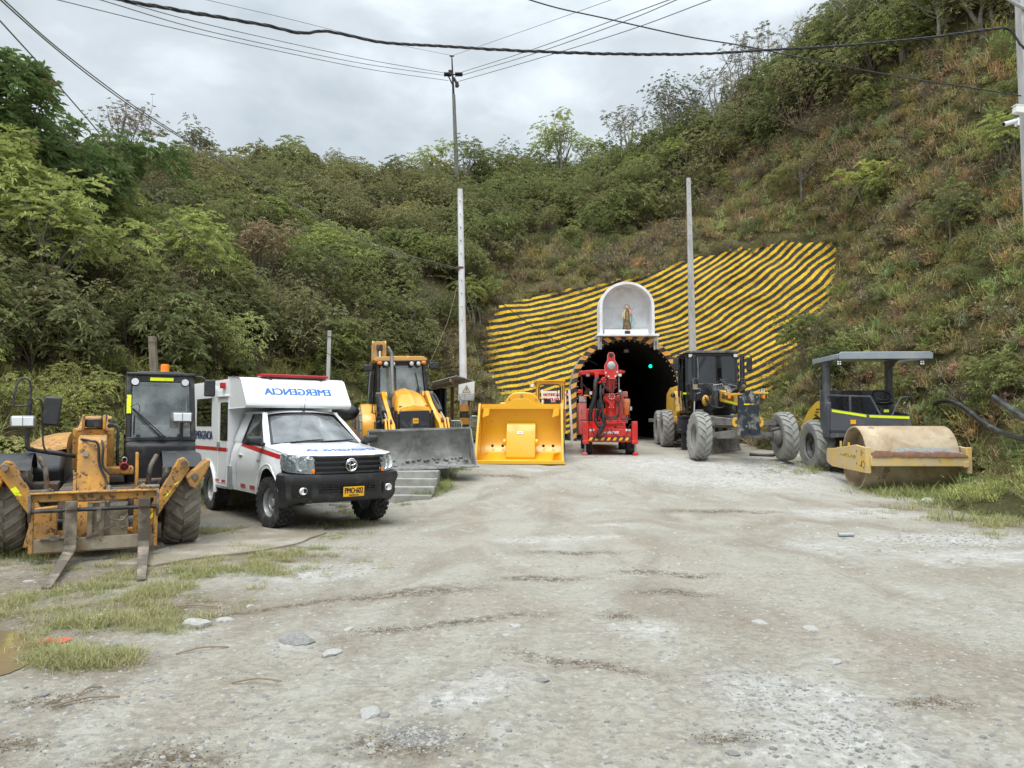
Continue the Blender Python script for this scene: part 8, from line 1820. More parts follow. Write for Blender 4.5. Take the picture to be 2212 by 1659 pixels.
# ------------------------------------------------------------------ shrine over the tunnel
def build_niche():
    bx, by, bz = 4.66, 30.88, 5.09
    A = thing('shrine_niche', 'white arched shrine niche on a shelf above the tunnel mouth', 'shrine', (bx, by, bz))
    b = MB(); b.box((0, .45, .04), (2.50, 1.3, .08)); sh = b.obj('shelf', 'niche_white', A, .01)
    b = MB()
    for x in (-1.18, -1.08, 1.08, 1.18): b.box((x, -.12 + .1 * (abs(x) < 1.1), -.27), (.07, .07, .52))
    b.obj('shelf_leg', 'galv', A)
    def prof(r, h, n=18): return [(-r, .08)] + [(-r * math.cos(math.pi * k / n), h + r * .92 * math.sin(math.pi * k / n)) for k in range(n + 1)] + [(r, .08)]
    o_, i_ = prof(1.11, 1.22), prof(1.00, 1.22)
    b = MB(); b.grid([[(x, .05, z) for x, z in o_], [(x, .05, z) for x, z in i_], [(x * .97, .95, z) for x, z in i_]]); b.grid([[(x, .05, z) for x, z in o_], [(x, 1.0, z) for x, z in o_]]); b.obj('vault', 'niche_white', A, smooth=40)
    b = MB(); b.add([(x * .99, .93, z) for x, z in i_], [tuple(range(len(i_)))]); b.obj('back_wall', 'niche_white', A)
    b = MB()
    for z, x0, x1 in ((1.28, -.9, .2), (1.32, .1, .95), (.42, -.85, -.1), (.46, .3, .95)): b.bar((x0, .925, z), (x1, .925, z + .02), .006, .006)
    b.obj('board_joint', 'galv', A)
    b = MB(); b.box((-.02, .28, .19), (1.78, .30, .22)); pl = b.obj('plinth', 'niche_white', A, .008); MB().box((.02, .125, .17), (.22, .012, .14)).obj('plaque', 'black_letter', pl)
    # robed statue with child
    S = thing('statue', 'small painted statue of a robed haloed woman holding a child inside the white shrine', 'statue', (bx + .03, by + .30, bz + .30))
    S.scale = (1.12, 1.12, 1.12)
    b = MB(); b.lathe([(.17, .0), (.165, .06), (.12, .30), (.095, .50), (.10, .62), (.085, .70), (.04, .745), (.001, .75)], (0, 0, 0), 'z', 20); b.obj('robe', 'robe_brown', S, smooth=60)
    b = MB(); b.lathe([(.13, .38), (.125, .50), (.12, .62), (.09, .72), (.05, .76)], (-.02, 0, 0), 'z', 16, arc=(R(-215), R(-120))); b.tube([(-.09, -.02, .68), (-.15, -.06, .56), (-.17, -.10, .45)], [.04, .03], 8, 3); b.obj('cape', 'robe_cream', S, smooth=60)
    MB().box((-.005, -.098, .42), (.075, .03, .42), (R(4), 0, 0)).obj('scapular', 'gold', S, .006)
    b = MB(); b.sphere((0, -.015, .80), .048, 14, 10, (.85, .9, 1.15)); b.sphere((0, -.06, .795), .009, 6, 4); b.cyl((0, 0, .73), (0, 0, .77), .022, n=8); b.sphere((-.17, -.12, .43), .022, 8, 6); b.obj('head', 'skin_tone', S, smooth=60)
    MB().sphere((0, .012, .805), .056, 14, 10, (.95, .85, 1.2)).obj('veil', 'robe_cream', S, smooth=60)
    b = MB(); b.tube([(.10 * math.cos(a), .02, .83 + .10 * math.sin(a)) for a in np.linspace(0, 6.2832, 25)], .012, 6, caps=False); b.obj('halo', 'gold', S)
    b = MB(); b.lathe([(.04, .56), (.05, .64), (.035, .72), (.001, .75)], (.115, -.05, 0), 'z', 12); b.tube([(.13, -.06, .70), (.17, -.08, .72), (.19, -.10, .76)], .014, 6); b.obj('child_robe', 'robe_pink', S, smooth=60)
    b = MB(); b.sphere((.12, -.06, .775), .032, 12, 8); b.obj('child_head', 'skin_tone', S, smooth=60)
    b = MB(); b.tube([(.14, .03, .62), (.19, .03, .45), (.20, .03, .25), (.17, .02, .12)], [.035, .05], 8, 4); b.tube([(-.13, .03, .40), (-.15, .03, .25), (-.13, .02, .15)], [.02, .03], 8, 4); b.obj('cloak', 'cloak_teal', S, smooth=60)
build_niche()

# ------------------------------------------------------------------ poles
def lean_pole(name, label, cat, base, top, r0, r1, mat, n=14, square=False):
    A = thing(name, label, cat, base); d = Vector(top) - Vector(base); b = MB()
    b.cyl((0, 0, -.5), d, r0, r1, n=n); 
    return A, b, d
# white concrete pole with striped foot
bse = Vector((-1.47, 24.0, gz(-1.47, 24)))
A, b, d = lean_pole('utility_pole', 'white concrete pole with a black and yellow striped foot behind the backhoe bucket', 'pole', bse, P(994, 409, 24), .135, .085, None)
b.obj('shaft', 'pole_white', A, smooth=50)
for k in range(9):
    t0, t1 = .02 + .205 * k, .02 + .205 * (k + 1); dd = d.normalized()
    if t1 > 1.62: break
    MB().cyl(dd * t0, dd * (t1 - .001), .139, .138, n=20, caps=False).obj('painted_ring', 'band_black' if k % 2 else 'band_orange', A, smooth=50)
b = MB()
for k in range(10): p = d.normalized() * (d.length - .4 - .42 * k); b.cyl(p + Vector((0, -.10, 0)), p + Vector((0, -.125, 0)), .016, n=8)
b.obj('bolt_hole', 'worn_black', A)
tp = P(994, 579, 24) - bse; b = MB(); b.cyl(tp - UP * .03, tp + UP * .03, .13, n=14); b.obj('strap', 'rust', A)
sg_ = thing('warning_sign', 'white high voltage warning sign fixed to the white pole', 'sign', (-1.41, 23.80, 2.60))
bd = MB().box((0, 0, 0), (.49, .012, .60), (0, R(1), 0)).obj('board', 'sticker_white', sg_, .004)
MB().box((0, -.0085, -.19), (.47, .004, .20)).obj('grey_field', 'galv', bd)
b = MB(); tri = [(-.135, -.06), (.135, -.06), (0, .18)]; b.prism([(x, z) for x, z in tri], 'y', -.012, -.007); b.obj('triangle_border', 'black_letter', bd)
b = MB(); b.prism([(x * .86, (z - .02) * .86 + .0175) for x, z in tri], 'y', -.016, -.012); b.obj('triangle', 'robe_cream', bd)
b = MB(); b.prism([(.015, .11), (-.025, .045), (.0, .045), (-.012, -.02), (.03, .06), (.008, .06), (.03, .11)], 'y', -.020, -.016); b.obj('bolt_symbol', 'black_letter', bd)
text('Alta Tensión', 'white_letter', bd, (0, -.0125, -.13), (R(90), 0, 0), width=.45, height=.055, fat=.003)
b = MB()
for z, w in ((-.185, .40), (-.215, .42), (-.245, .36), (-.272, .25)): b.box((0, -.0115, z), (w, .002, .010))
b.obj('print_line', 'white_letter', bd)
MB().cyl((0, 0, 0), (0, 0, 2.0), .02, n=8).obj('post', 'bleached_steel', sg_, loc=(.12, .04, -1.95))
# grey slotted concrete pole
bs = Vector((7.30, 30.75, .85)); tpp = P(1487, 385, 30.5); A = thing('utility_pole', 'bare grey slotted concrete pole rising behind the grader cab', 'pole', bs); d = tpp - bs
def sq(p, w): return [(p.x - w, p.y - w * .8, p.z), (p.x + w, p.y - w * .8, p.z), (p.x + w, p.y + w * .8, p.z), (p.x - w, p.y + w * .8, p.z)]
MB().loft([sq(Vector((0, 0, -.5)), .165), sq(d, .075)]).obj('shaft', 'pole_conc', A, .015)
b = MB()
for k in range(20):
    t = .22 + .04 * k; p = d * t; w = (.165 + (.075 - .165) * t) * .8; b.cyl(p + Vector((0, -w - .004, 0)), p + Vector((0, -w + .01, 0)), .018, n=8)
b.obj('slot', 'worn_black', A)
# right-hand concrete pole with camera
rb_ = Vector((9.02, 13.0, gz(9.0, 13))); rt = P(2192, -120, 13.0); rt.x += .11; A = thing('utility_pole', 'grey concrete pole cut by the right edge of the photo, carrying a white camera', 'pole', rb_); d = rt - rb_
MB().loft([sq(Vector((0, 0, -.5)), .155), sq(d, .105)]).obj('shaft', 'pole_conc', A, .012)
b = MB()
for k in range(34):
    t = .2 + .0235 * k; p = d * t; w = (.155 + (.105 - .155) * t); b.cyl(p + Vector((-.01, -w * .8 - .004, 0)), p + Vector((-.01, -w * .8 + .01, 0)), .016, n=8)
b.obj('bolt_hole', 'worn_black', A)
zb = P(2200, 62, 13).z - rb_.z; zz = P(2200, 90, 13).z - rb_.z
b = MB(); b.tube([(-.55, -.1, zb + .52), (-.22, -.12, zb + .30), (-.05, -.1, zb + .26)], .03, 8, 3); b.box((-.02, -.12, zb), (.16, .1, .18)); b.cyl((-.20, -.12, zb + .02), (-.06, -.12, zb + .02), .04, n=10); b.tube([(-.12, -.14, zb + .22), (.0, -.16, zb + .30), (.1, -.16, zb + .25)], .012, 6, 3); b.obj('bracket', 'galv', A)
cp0 = P(2200, 238, 12.85)
cb_ = thing('junction_box', 'white junction box on the right-hand pole above the camera', 'box', cp0); MB().box((.03, 0, 0), (.20, .12, .13), (0, R(8), 0)).obj('box', 'sticker_white', cb_, .01); MB().box((.03, 0, .065), (.21, .13, .014), (0, R(8), 0)).obj('lid', 'white_paint', cb_)
cc_ = thing('surveillance_camera', 'white bullet camera pointing left from the right-hand pole', 'camera', P(2182, 264, 12.8))
b = MB(); b.cyl((-.12, -.02, -.045), (.08, .0, .02), .042, .046, n=16); b.obj('body', 'white_paint', cc_, .006)
b = MB(); b.add([(-.15, -.05, -.02), (-.15, .03, -.02), (.08, .05, .07), (.08, -.05, .07)], [(0, 1, 2, 3)]); b.obj('sunshade', 'sticker_white', cc_)
MB().cyl((-.125, -.02, -.0465), (-.122, -.02, -.0455), .034, n=14).obj('lens', 'grille_black', cc_)
b = MB(); b.tube([(.06, 0, .02), (.11, .02, .04), (.16, .04, .03)], .022, 8, 3); b.box((.15, .05, .02), (.03, .09, .13)); b.obj('arm', 'white_paint', cc_)
# far timber power pole
bs = P(991, 420, 50); bs.z -= 1.0; tpp = P(980, 205, 50); A = thing('power_pole', 'tall thin timber power pole with insulators standing on the ridge', 'pole', bs); d = tpp - bs
MB().cyl((0, 0, -1), d, .17, .11, n=12).obj('shaft', 'wood_pole', A, smooth=50)
def rel(u, v, dd=50): return P(u, v, dd) - bs
b = MB(); b.cyl(rel(980, 215), rel(976, 122), .09, .04, n=8); b.cyl(rel(962, 160), rel(998, 161), .05, n=8); b.cyl(rel(968, 163), rel(977, 182), .05, n=6); b.cyl(rel(990, 186), rel(980, 168), .09, n=8); b.box(rel(976, 121), (.3, .1, .06)); b.obj('crossarm', 'insulator', A)
for u0, u1 in ((961, 973), (985, 998)):
    b = MB()
    for k in range(5): c_ = rel(u0 + (u1 - u0) * k / 4, 160.5); b.cyl(c_ - Vector((.05, 0, 0)), c_ + Vector((.05, 0, 0)), .17, .10, n=12)
    b.obj('insulator', 'insulator', A)
b = MB(); b.cyl(rel(972, 152), rel(972, 164), .11, n=10); b.cyl(rel(987, 178), rel(987, 188), .12, n=10); b.obj('insulator', 'insulator', A)
# old posts on the bank
for (u0, v0, u1, v1, dd, r_, mt, lb) in ((340, 900, 329, 727, 18.6, .085, 'wood_old', 'weathered wooden post behind the telehandler cab beacon'), (706, 900, 712, 714, 24.0, .058, 'pole_conc', 'thin grey concrete post behind the ambulance light bar')):
    a = P(u0, v0, dd); c_ = P(u1, v1, dd); A = thing('post', lb, 'post', a); q = c_ - a
    MB().loft([sq(Vector((0, 0, -.3)), r_), sq(q, r_ * .92)]).obj('shaft', mt, A, .01)
    b = MB(); b.tube([q * .93 + Vector((-r_, -r_, 0)), q * .92 + Vector((r_ * 1.1, -r_, .02)), q * .90 + Vector((r_ * 1.1, r_, 0))], .008, 5); b.obj('wire_wrap', 'wire', A)
# shed roof, post, tarp
sh = thing('lean_to', 'rusty corrugated lean-to roof on a brown post beside the white pole', 'shelter', (-2.0, 23.5, gz(-2, 23.5)))
o0 = Vector(sh.location)
Aq, Bq, Cq, Dq = [P(*q) - o0 for q in ((934, 826, 20.6), (986, 812, 20.6), (1024, 822, 23.4), (928, 843, 23.4))]
b = MB(); rows = []; nn_ = 72
for i in range(nn_ + 1):
    t = i / nn_; off = UP * (.022 * math.sin(i * math.pi / 3)); rows.append([Aq.lerp(Dq, t) + off, Bq.lerp(Cq, t) + off])
b.grid(rows); b.grid([[r_[0] - UP * .006, r_[1] - UP * .006] for r_ in rows]); b.obj('roof_sheet', 'sheet_metal', sh, smooth=60)
b = MB(); b.bar(Aq.lerp(Dq, .5) - UP * .07, Bq.lerp(Cq, .5) - UP * .07, .06, .08); b.bar(Aq.lerp(Bq, .75) - UP * .07, Dq.lerp(Cq, .62) - UP * .07, .06, .08); b.obj('rafter', 'wood_old', sh)
pp = P(977, 836, 23.0) - o0; MB().box((pp.x, pp.y, pp.z / 2), (.10, .10, pp.z)).obj('post', 'rust', sh, .006)
pp = P(938, 842, 23.0) - o0; MB().cyl((pp.x, pp.y, 0), pp, .03, n=8).obj('post', 'worn_black', sh)
rows = []
for i in range(14):
    x = -.55 + .05 * i; rows.append([(x - .1, -.55 + .05 * math.sin(i * 1.9), z) for z in (.1, .8, 1.4, 1.95)])
tp_ = MB().grid(rows).obj('black_tarp', 'black_bag', None, smooth=60, loc=(-1.95, 23.5, gz(-2, 23.5))); tag(tp_, 'black plastic sheet hanging under the lean-to roof', 'tarp')
for (u, v, dd, w, h_, lb) in ((982, 930, 20.8, .38, .34, 'small grey tubular rack showing between the backhoe bucket and the white pole'), (1024, 945, 21.3, .22, .60, 'grey tubular rack half hidden behind the left edge of the yellow bucket')):
    p = P(u, v, dd); A = thing('tube_rack', lb, 'rack', (p.x, p.y, gz(p.x, p.y))); z1 = P(u, 909 if h_ < .5 else 899, dd).z - A.location.z
    b = MB(); b.tube([(-w / 2, 0, 0), (-w / 2, 0, z1 - .05), (-w / 2 + .05, 0, z1), (w / 2 - .05, 0, z1), (w / 2, 0, z1 - .05), (w / 2, 0, 0)], .018, 8); b.obj('frame', 'galv', A)
    b = MB()
    for k in range(7): b.cyl((-w / 2 + w * (k + 1) / 8, 0, z1 - .28), (-w / 2 + w * (k + 1) / 8, 0, z1), .006, n=5)
    b.bar((-w / 2, 0, z1 - .28), (w / 2, 0, z1 - .28), .012, .012); b.obj('rod', 'galv', A)

# blasting notice board behind the loader cab
nb = thing('notice_board', 'white blasting notice board with red letters seen through the loader cab', 'sign', (1.60, 28.2, gz(1.67, 28.2)))
bd = MB().box((-.06, 0, 1.62), (.90, .03, .66)).obj('board', 'sticker_white', nb, .005)
text('NOTIFICACIÓN', 'crimson_letter', bd, (-.02, -.018, 1.83), (R(90), 0, 0), width=.84, height=.13, fat=.008)
text('DE VOLADURA', 'crimson_letter', bd, (-.06, -.018, 1.63), (R(90), 0, 0), width=.76, height=.13, fat=.008)
text('MINA LA', 'black_letter', bd, (.05, -.018, 1.42), (R(90), 0, 0), width=.46, height=.10, bold=.002)
b = MB()
for sg in (-1, 1): b.bar((sg * .50, .02, 2.0), (sg * .50 + .12, .02, -.05), .08, .05, (0, 1, 0))
b.obj('leg', 'sticker_white', nb, .004)

# ------------------------------------------------------------------ cables
def cable(name, label, pts, r_, mat, strands=1, cat='cable', sag=0, n=6, pitch=.55):
    P_ = [P(*q) for q in pts]; base = P_[0].copy(); P_ = catmull([p - base for p in P_], 10 if strands > 1 else 8)
    b = MB()
    if strands == 1: b.tube(P_, r_, n)
    else:
        L_ = [0]
        for i in range(1, len(P_)): L_.append(L_[-1] + (P_[i] - P_[i - 1]).length)
        for s_ in range(strands):
            q = []
            m_ = int(L_[-1] / .08)
            for i in range(m_ + 1):
                l = L_[-1] * i / m_; k = max(0, min(len(L_) - 2, int(np.searchsorted(L_, l)) - 1)); t = (l - L_[k]) / max(1e-6, L_[k + 1] - L_[k]); p = P_[k].lerp(P_[k + 1], t)
                a = 2 * math.pi * (l / pitch + s_ / strands) + .8 * math.sin(l * 1.3); loose = r_ * (1.05 + .5 * (math.sin(l * .9 + s_) > .6))
                q.append(p + Vector((0, math.cos(a) * loose, math.sin(a) * loose)))
            b.tube(q, r_, n)
    o = b.obj(name, mat, None, smooth=60); o.location = base; tag(o, label, cat); return o
cable('bundled_cable', 'thick twisted black cable sagging across the whole sky to the right-hand pole', [(120, -38, 8.5), (250, -3, 8.8), (420, 28, 9.2), (560, 52, 9.6), (650, 71, 9.8), (700, 67, 10), (760, 78, 10.2), (830, 92, 10.4), (960, 100, 10.8), (1130, 110, 11.2), (1350, 117, 11.8), (1520, 116, 12.1), (1660, 108, 12.3), (1830, 98, 12.5), (2000, 82, 12.8), (2130, 65, 12.9), (2175, 61, 12.9), (2192, 78, 12.9), (2208, 100, 12.8), (2235, 118, 12.8)], .011, 'wire', 3)
cable('cable', 'single black cable running from the top centre down to the right-hand pole', [(1100, -14, 12), (1200, 16, 12.1), (1300, 38, 12.2), (1480, 78, 12.4), (1600, 98, 12.5), (1700, 118, 12.6), (1900, 158, 12.8), (2100, 190, 12.9), (2205, 207, 12.95)], .011, 'wire')
cable('cable', 'upper of the two parallel cables from the top left corner to the white pole', [(-60, -60, 8), (0, -8, 9), (100, 83, 10.5), (200, 163, 12), (300, 236, 13.5), (400, 299, 15), (500, 359, 17), (600, 419, 18.5), (720, 484, 20.5), (850, 542, 22.5), (992, 580, 24)], .010, 'wire_grey')
cable('cable', 'lower of the two parallel cables from the top left corner to the white pole', [(-60, -56, 8.1), (0, -1, 9.1), (100, 88, 10.6), (200, 169, 12.1), (300, 241, 13.6), (400, 303, 15.1), (500, 364, 17.1), (600, 424, 18.6), (720, 489, 20.6), (850, 547, 22.6), (992, 583, 24)], .010, 'wire_green')
cable('cable', 'single cable from the left edge slanting down across the slope to behind the ambulance', [(-50, -10, 8), (0, 45, 8.6), (100, 155, 10), (200, 270, 11.4), (290, 378, 12.8), (389, 486, 14.4), (547, 640, 17.5), (650, 722, 19.8), (756, 797, 22), (830, 850, 23.5)], .009, 'wire_green')
cable('guy_wire', 'pale thin guy wire slanting from the white pole down to the backhoe', [(992, 600, 24), (975, 668, 24), (958, 718, 24), (917, 811, 23.8), (905, 850, 23.6)], .010, 'bleached_steel')
cable('cable', 'dark thin cable from the white pole across the striped face to the tunnel rim', [(996, 582, 24), (1030, 606, 24.6), (1100, 668, 26), (1180, 724, 28), (1240, 760, 29.6), (1290, 788, 30.8)], .012, 'wire')
for u0, v0, lb, q in ((976, 120, 'topmost thin line left of the timber power pole', [(430, -4, 30), (620, 40, 36), (800, 84, 42)]), (962, 158, 'upper thin power line left of the timber pole', [(240, -4, 24), (420, 46, 30), (620, 92, 36), (800, 130, 43)]), (962, 163, 'middle thin power line left of the timber pole', [(205, -4, 24), (420, 60, 30), (620, 105, 36), (800, 140, 43)]), (968, 174, 'lowest thin power line left of the timber pole', [(110, -4, 24), (380, 62, 30), (600, 110, 36), (800, 150, 43)]),
                      (978, 120, 'topmost thin line right of the timber power pole', [(1330, -4, 30), (1150, 60, 38)]), (994, 157, 'upper thin power line right of the timber pole', [(1455, -4, 26), (1330, 42, 32), (1150, 107, 40)]), (996, 163, 'middle thin power line right of the timber pole', [(1470, -4, 26), (1350, 46, 32), (1150, 117, 40)]), (990, 176, 'lowest thin power line right of the timber pole', [(1545, -4, 26), (1350, 68, 33), (1150, 130, 41)])):
    cable('power_line', lb, q + [(u0, v0, 50)], .018 if v0 > 130 else .012, 'wire_grey', cat='power line')
# ------------------------------------------------------------------ black pipes on the right bank
for nm, lb, pts, r_ in (('pipe', 'long black plastic pipe curving down the bank right of the roller', [(2020, 872, 20.2), (2040, 866, 19.6), (2066, 871, 19), (2094, 889, 18.3), (2121, 911, 17.5), (2155, 931, 16.6), (2190, 943, 15.8), (2230, 952, 15)], .058), ('pipe', 'short upper black pipe end poking out of the bushes at the right edge', [(2146, 857, 16.6), (2162, 868, 16.2), (2180, 881, 15.6), (2230, 915, 14.4)], .060)):
    P_ = [P(*q) for q in pts]; base = P_[0].copy(); o = MB().tube([p - base for p in P_], r_, 14, 6).obj(nm, 'pipe_black', None, smooth=60); o.location = base; tag(o, lb, 'pipe')
p = P(1640, 968, 24); o = MB().tube([(0, 0, .05), (.4, -.1, .02), (.9, -.2, .06), (1.3, 0, .10)], .05, 10, 5).obj('pipe', 'pipe_black', None, smooth=60); o.location = (7.2, 23.4, gz(7.2, 23.4)); tag(o, 'piece of black pipe lying on the ground under the grader', 'pipe')
# ------------------------------------------------------------------ stones that can be told apart, litter, slab
def gpt(u, v):
    d = (P(u, v, 10) - CAMP).normalized(); h = GB.ray_cast(CAMP, d); return h[0]
STN = [(640, 1385, .17, 'rock', 'grey speckled pointed stone in the left foreground'), (420, 1352, .16, 'rock_pale', 'long pale stone half buried near the grass edge on the left'), (485, 1340, .09, 'rock_pale', 'small flat pale stone right of the long half-buried one'), (546, 1254, .085, 'rock', 'angular grey stone at the grass edge before the ambulance'), (60, 1257, .07, 'rock_pale', 'pale stone in the grass left of the fork tips'), (715, 1412, .10, 'rock_pale', 'cracked flat pale stone right of the pointed grey one'), (755, 1360, .06, 'rock_pale', 'small flat whitish stone between the pointed stone and the yard centre'), (1751, 1360, .10, 'rock_pale', 'square whitish flat stone in the right middle of the yard'), (1796, 1432, .095, 'rock_pale', 'white rounded stone in the right foreground'), (1640, 1345, .08, 'rock_pale', 'pale lump left of the square whitish stone'), (1168, 1470, .06, 'rock', 'small blue-grey stone in the centre foreground'), (800, 1542, .10, 'rock_pale', 'broad pale flat stone beside the dark soil patch'), (832, 1545, .05, 'rock', 'small grey stone touching the broad pale one'), (1832, 1548, .08, 'rock_pale', 'pale stone in the gravel streak in the right foreground'), (1112, 1352, .06, 'rock_pale', 'small whitish stone right in the middle of the yard'), (1584, 1628, .045, 'rock', 'rounded grey pebble near the bottom of the photo'), (2005, 1083, .22, 'rock_pale', 'white rock lying in the grass before the roller drum'), (1868, 1056, .12, 'rock', 'grey stone wedged at the left foot of the roller drum'), (1212, 960, .16, 'rock_pale', 'white rock by the left foot of the tunnel rim'), (1690, 1000, .16, 'rock', 'grey stone under the right front wheel of the grader'), (95, 1502, .05, 'rock', 'small grey stone beside the dark soil patch on the left'), (245, 1395, .08, 'rock', 'grey rounded stone at the puddle side of the track'), (260, 1412, .06, 'rock', 'smaller grey stone just below the rounded one near the puddle'), (370, 1236, .08, 'rock_pale', 'pale stone between the fork tips'), (540, 1310, .05, 'rock_pale', 'small pale stone right of the fork tips'), (1090, 1372, .04, 'rock_pale', 'tiny pale stone beside the middle whitish stone')]
for i, (u, v, s_, mt, lb) in enumerate(STN):
    g_ = gpt(u, v)
    if g_ is None: continue
    me = pebble(40 + i, 'stone', mt, 2, .55 if s_ > .1 else .42); o = bpy.data.objects.new('stone', me); COL.objects.link(o); o.location = (g_.x, g_.y, g_.z + s_ * .02); o.scale = (s_ * .85, s_ * .7, s_ * .62); o.rotation_euler = (0, 0, rng.uniform(0, 6)); tag(o, lb, 'stone')
g_ = gpt(1828, 1160); o = MB().cyl((-.11, 0, .03), (.11, .02, .03), .028, n=12).obj('pipe_offcut', 'galv', None); o.location = g_; tag(o, 'short grey tube offcut lying in the middle of the yard', 'tube')
for i, (u, v, L_, a, lb) in enumerate([(110, 1530, .35, .5, 'pale broken stick in the left foreground'), (170, 1505, .16, 1.2, 'short end of the broken pale stick'), (500, 1478, .30, .1, 'thin pale straw in the left foreground'), (350, 1315, .5, .05, 'thin dark twig in the grass before the forks'), (560, 1215, .4, .1, 'brown twig at the edge of the grass strip'), (380, 1415, .35, .5, 'dry brown leaf strip on the track edge')]):
    g_ = gpt(u, v); o = MB().tube([(0, 0, .01), (L_ * .5, .02, .025), (L_, 0, .01)], .006, 5, 3).obj('stick', 'dry_stick', None); o.location = g_; o.rotation_euler = (0, 0, a); tag(o, lb, 'stick')
def crumple(name, u, v, s_, mt, lb, seed, cat='litter'):
    g_ = gpt(u, v); r_ = random.Random(seed); b = MB(); b.grid([[(x * s_, y * s_ * .6, .01 + .25 * s_ * abs(mn.noise(Vector((x * 2.1, y * 2.3, seed))))) for x in np.linspace(-1, 1, 7)] for y in np.linspace(-1, 1, 5)])
    o = b.obj(name, mt, None, smooth=20); o.location = g_; o.rotation_euler = (0, 0, r_.uniform(-.5, .5)); tag(o, lb, cat)
crumple('plastic_scrap', 200, 1342, .11, 'sticker_white', 'crumpled white plastic scrap in the grass by the puddle', 3)
crumple('paper_scrap', 216, 1330, .03, 'sticker_white', 'tiny white paper scrap above the plastic one', 8)
crumple('orange_scrap', 118, 1388, .10, 'litter_red', 'orange-red crushed scrap beside the puddle', 5)
# puddle
m, nt, b_ = newmat('muddy_water'); b_.inputs['Base Color'].default_value = (0.20, 0.155, 0.085, 1); b_.inputs['Roughness'].default_value = 0.08; b_.inputs['Specular IOR Level'].default_value = 0.5
pts = [gpt(u, v) for u, v in ((-60, 1375), (0, 1362), (45, 1368), (90, 1378), (92, 1398), (80, 1418), (55, 1440), (20, 1456), (-30, 1470), (-90, 1440))]
b = MB(); c_ = sum(pts, Vector()) / len(pts); b.add([Vector((q.x, q.y, q.z + .006)) for q in pts] + [c_ + UP * .006], [(i, (i + 1) % len(pts), len(pts)) for i in range(len(pts))]); o = b.obj('puddle', 'muddy_water', None); tag(o, 'small brown muddy puddle at the left edge', kind='structure')
pts = [gpt(u, v) for u, v in ((255, 1222), (330, 1226), (420, 1210), (560, 1194), (640, 1178), (705, 1152), (700, 1138), (620, 1132), (520, 1146), (440, 1160), (360, 1186))]
q2 = []
for i in range(len(pts)):
    for k in range(6): p = pts[i].lerp(pts[(i + 1) % len(pts)], k / 6); q2.append((p.x + .05 * mn.noise(p * 3), p.y + .07 * mn.noise(p * 3 + UP * 4)))
b = MB(); b.prism(q2, 'z', -.1, .022); o = b.obj('concrete_slab', 'worn_slab', None, .006, smooth=20); tag(o, 'worn pale concrete slab in the ground between the telehandler and the ambulance', 'slab')
# black bin bag and spoil behind the ambulance
p = P(748, 880, 19); o = MB().sphere((0, 0, -.12), .30, 14, 10, (1.2, .8, .7)).obj('black_bag', 'black_bag', None, smooth=60); o.location = (p.x, p.y, p.z)
for v in o.data.vertices: v.co += Vector(v.co) * (.25 * mn.noise(v.co * 4))
tag(o, 'black plastic bag on the earth heap between the ambulance and the backhoe', 'bag')
b = MB(); rows = []
for i in range(17):
    rows.append([(-1.6 + .2 * i, -1 + .2 * j, 1.0 * math.exp(-((i - 8) / 5.5) ** 2 - ((j - 5) / 3.2) ** 2) + .16 * mn.noise(Vector((i * .7, j * .7, 3))) - .12) for j in range(11)])
o = b.grid(rows).obj('earth_heap', 'red_soil', None, smooth=30); o.location = (-4.3, 20.3, PLAT_Z); tag(o, 'heap of brown earth behind the ambulance beside the backhoe', 'earth heap')
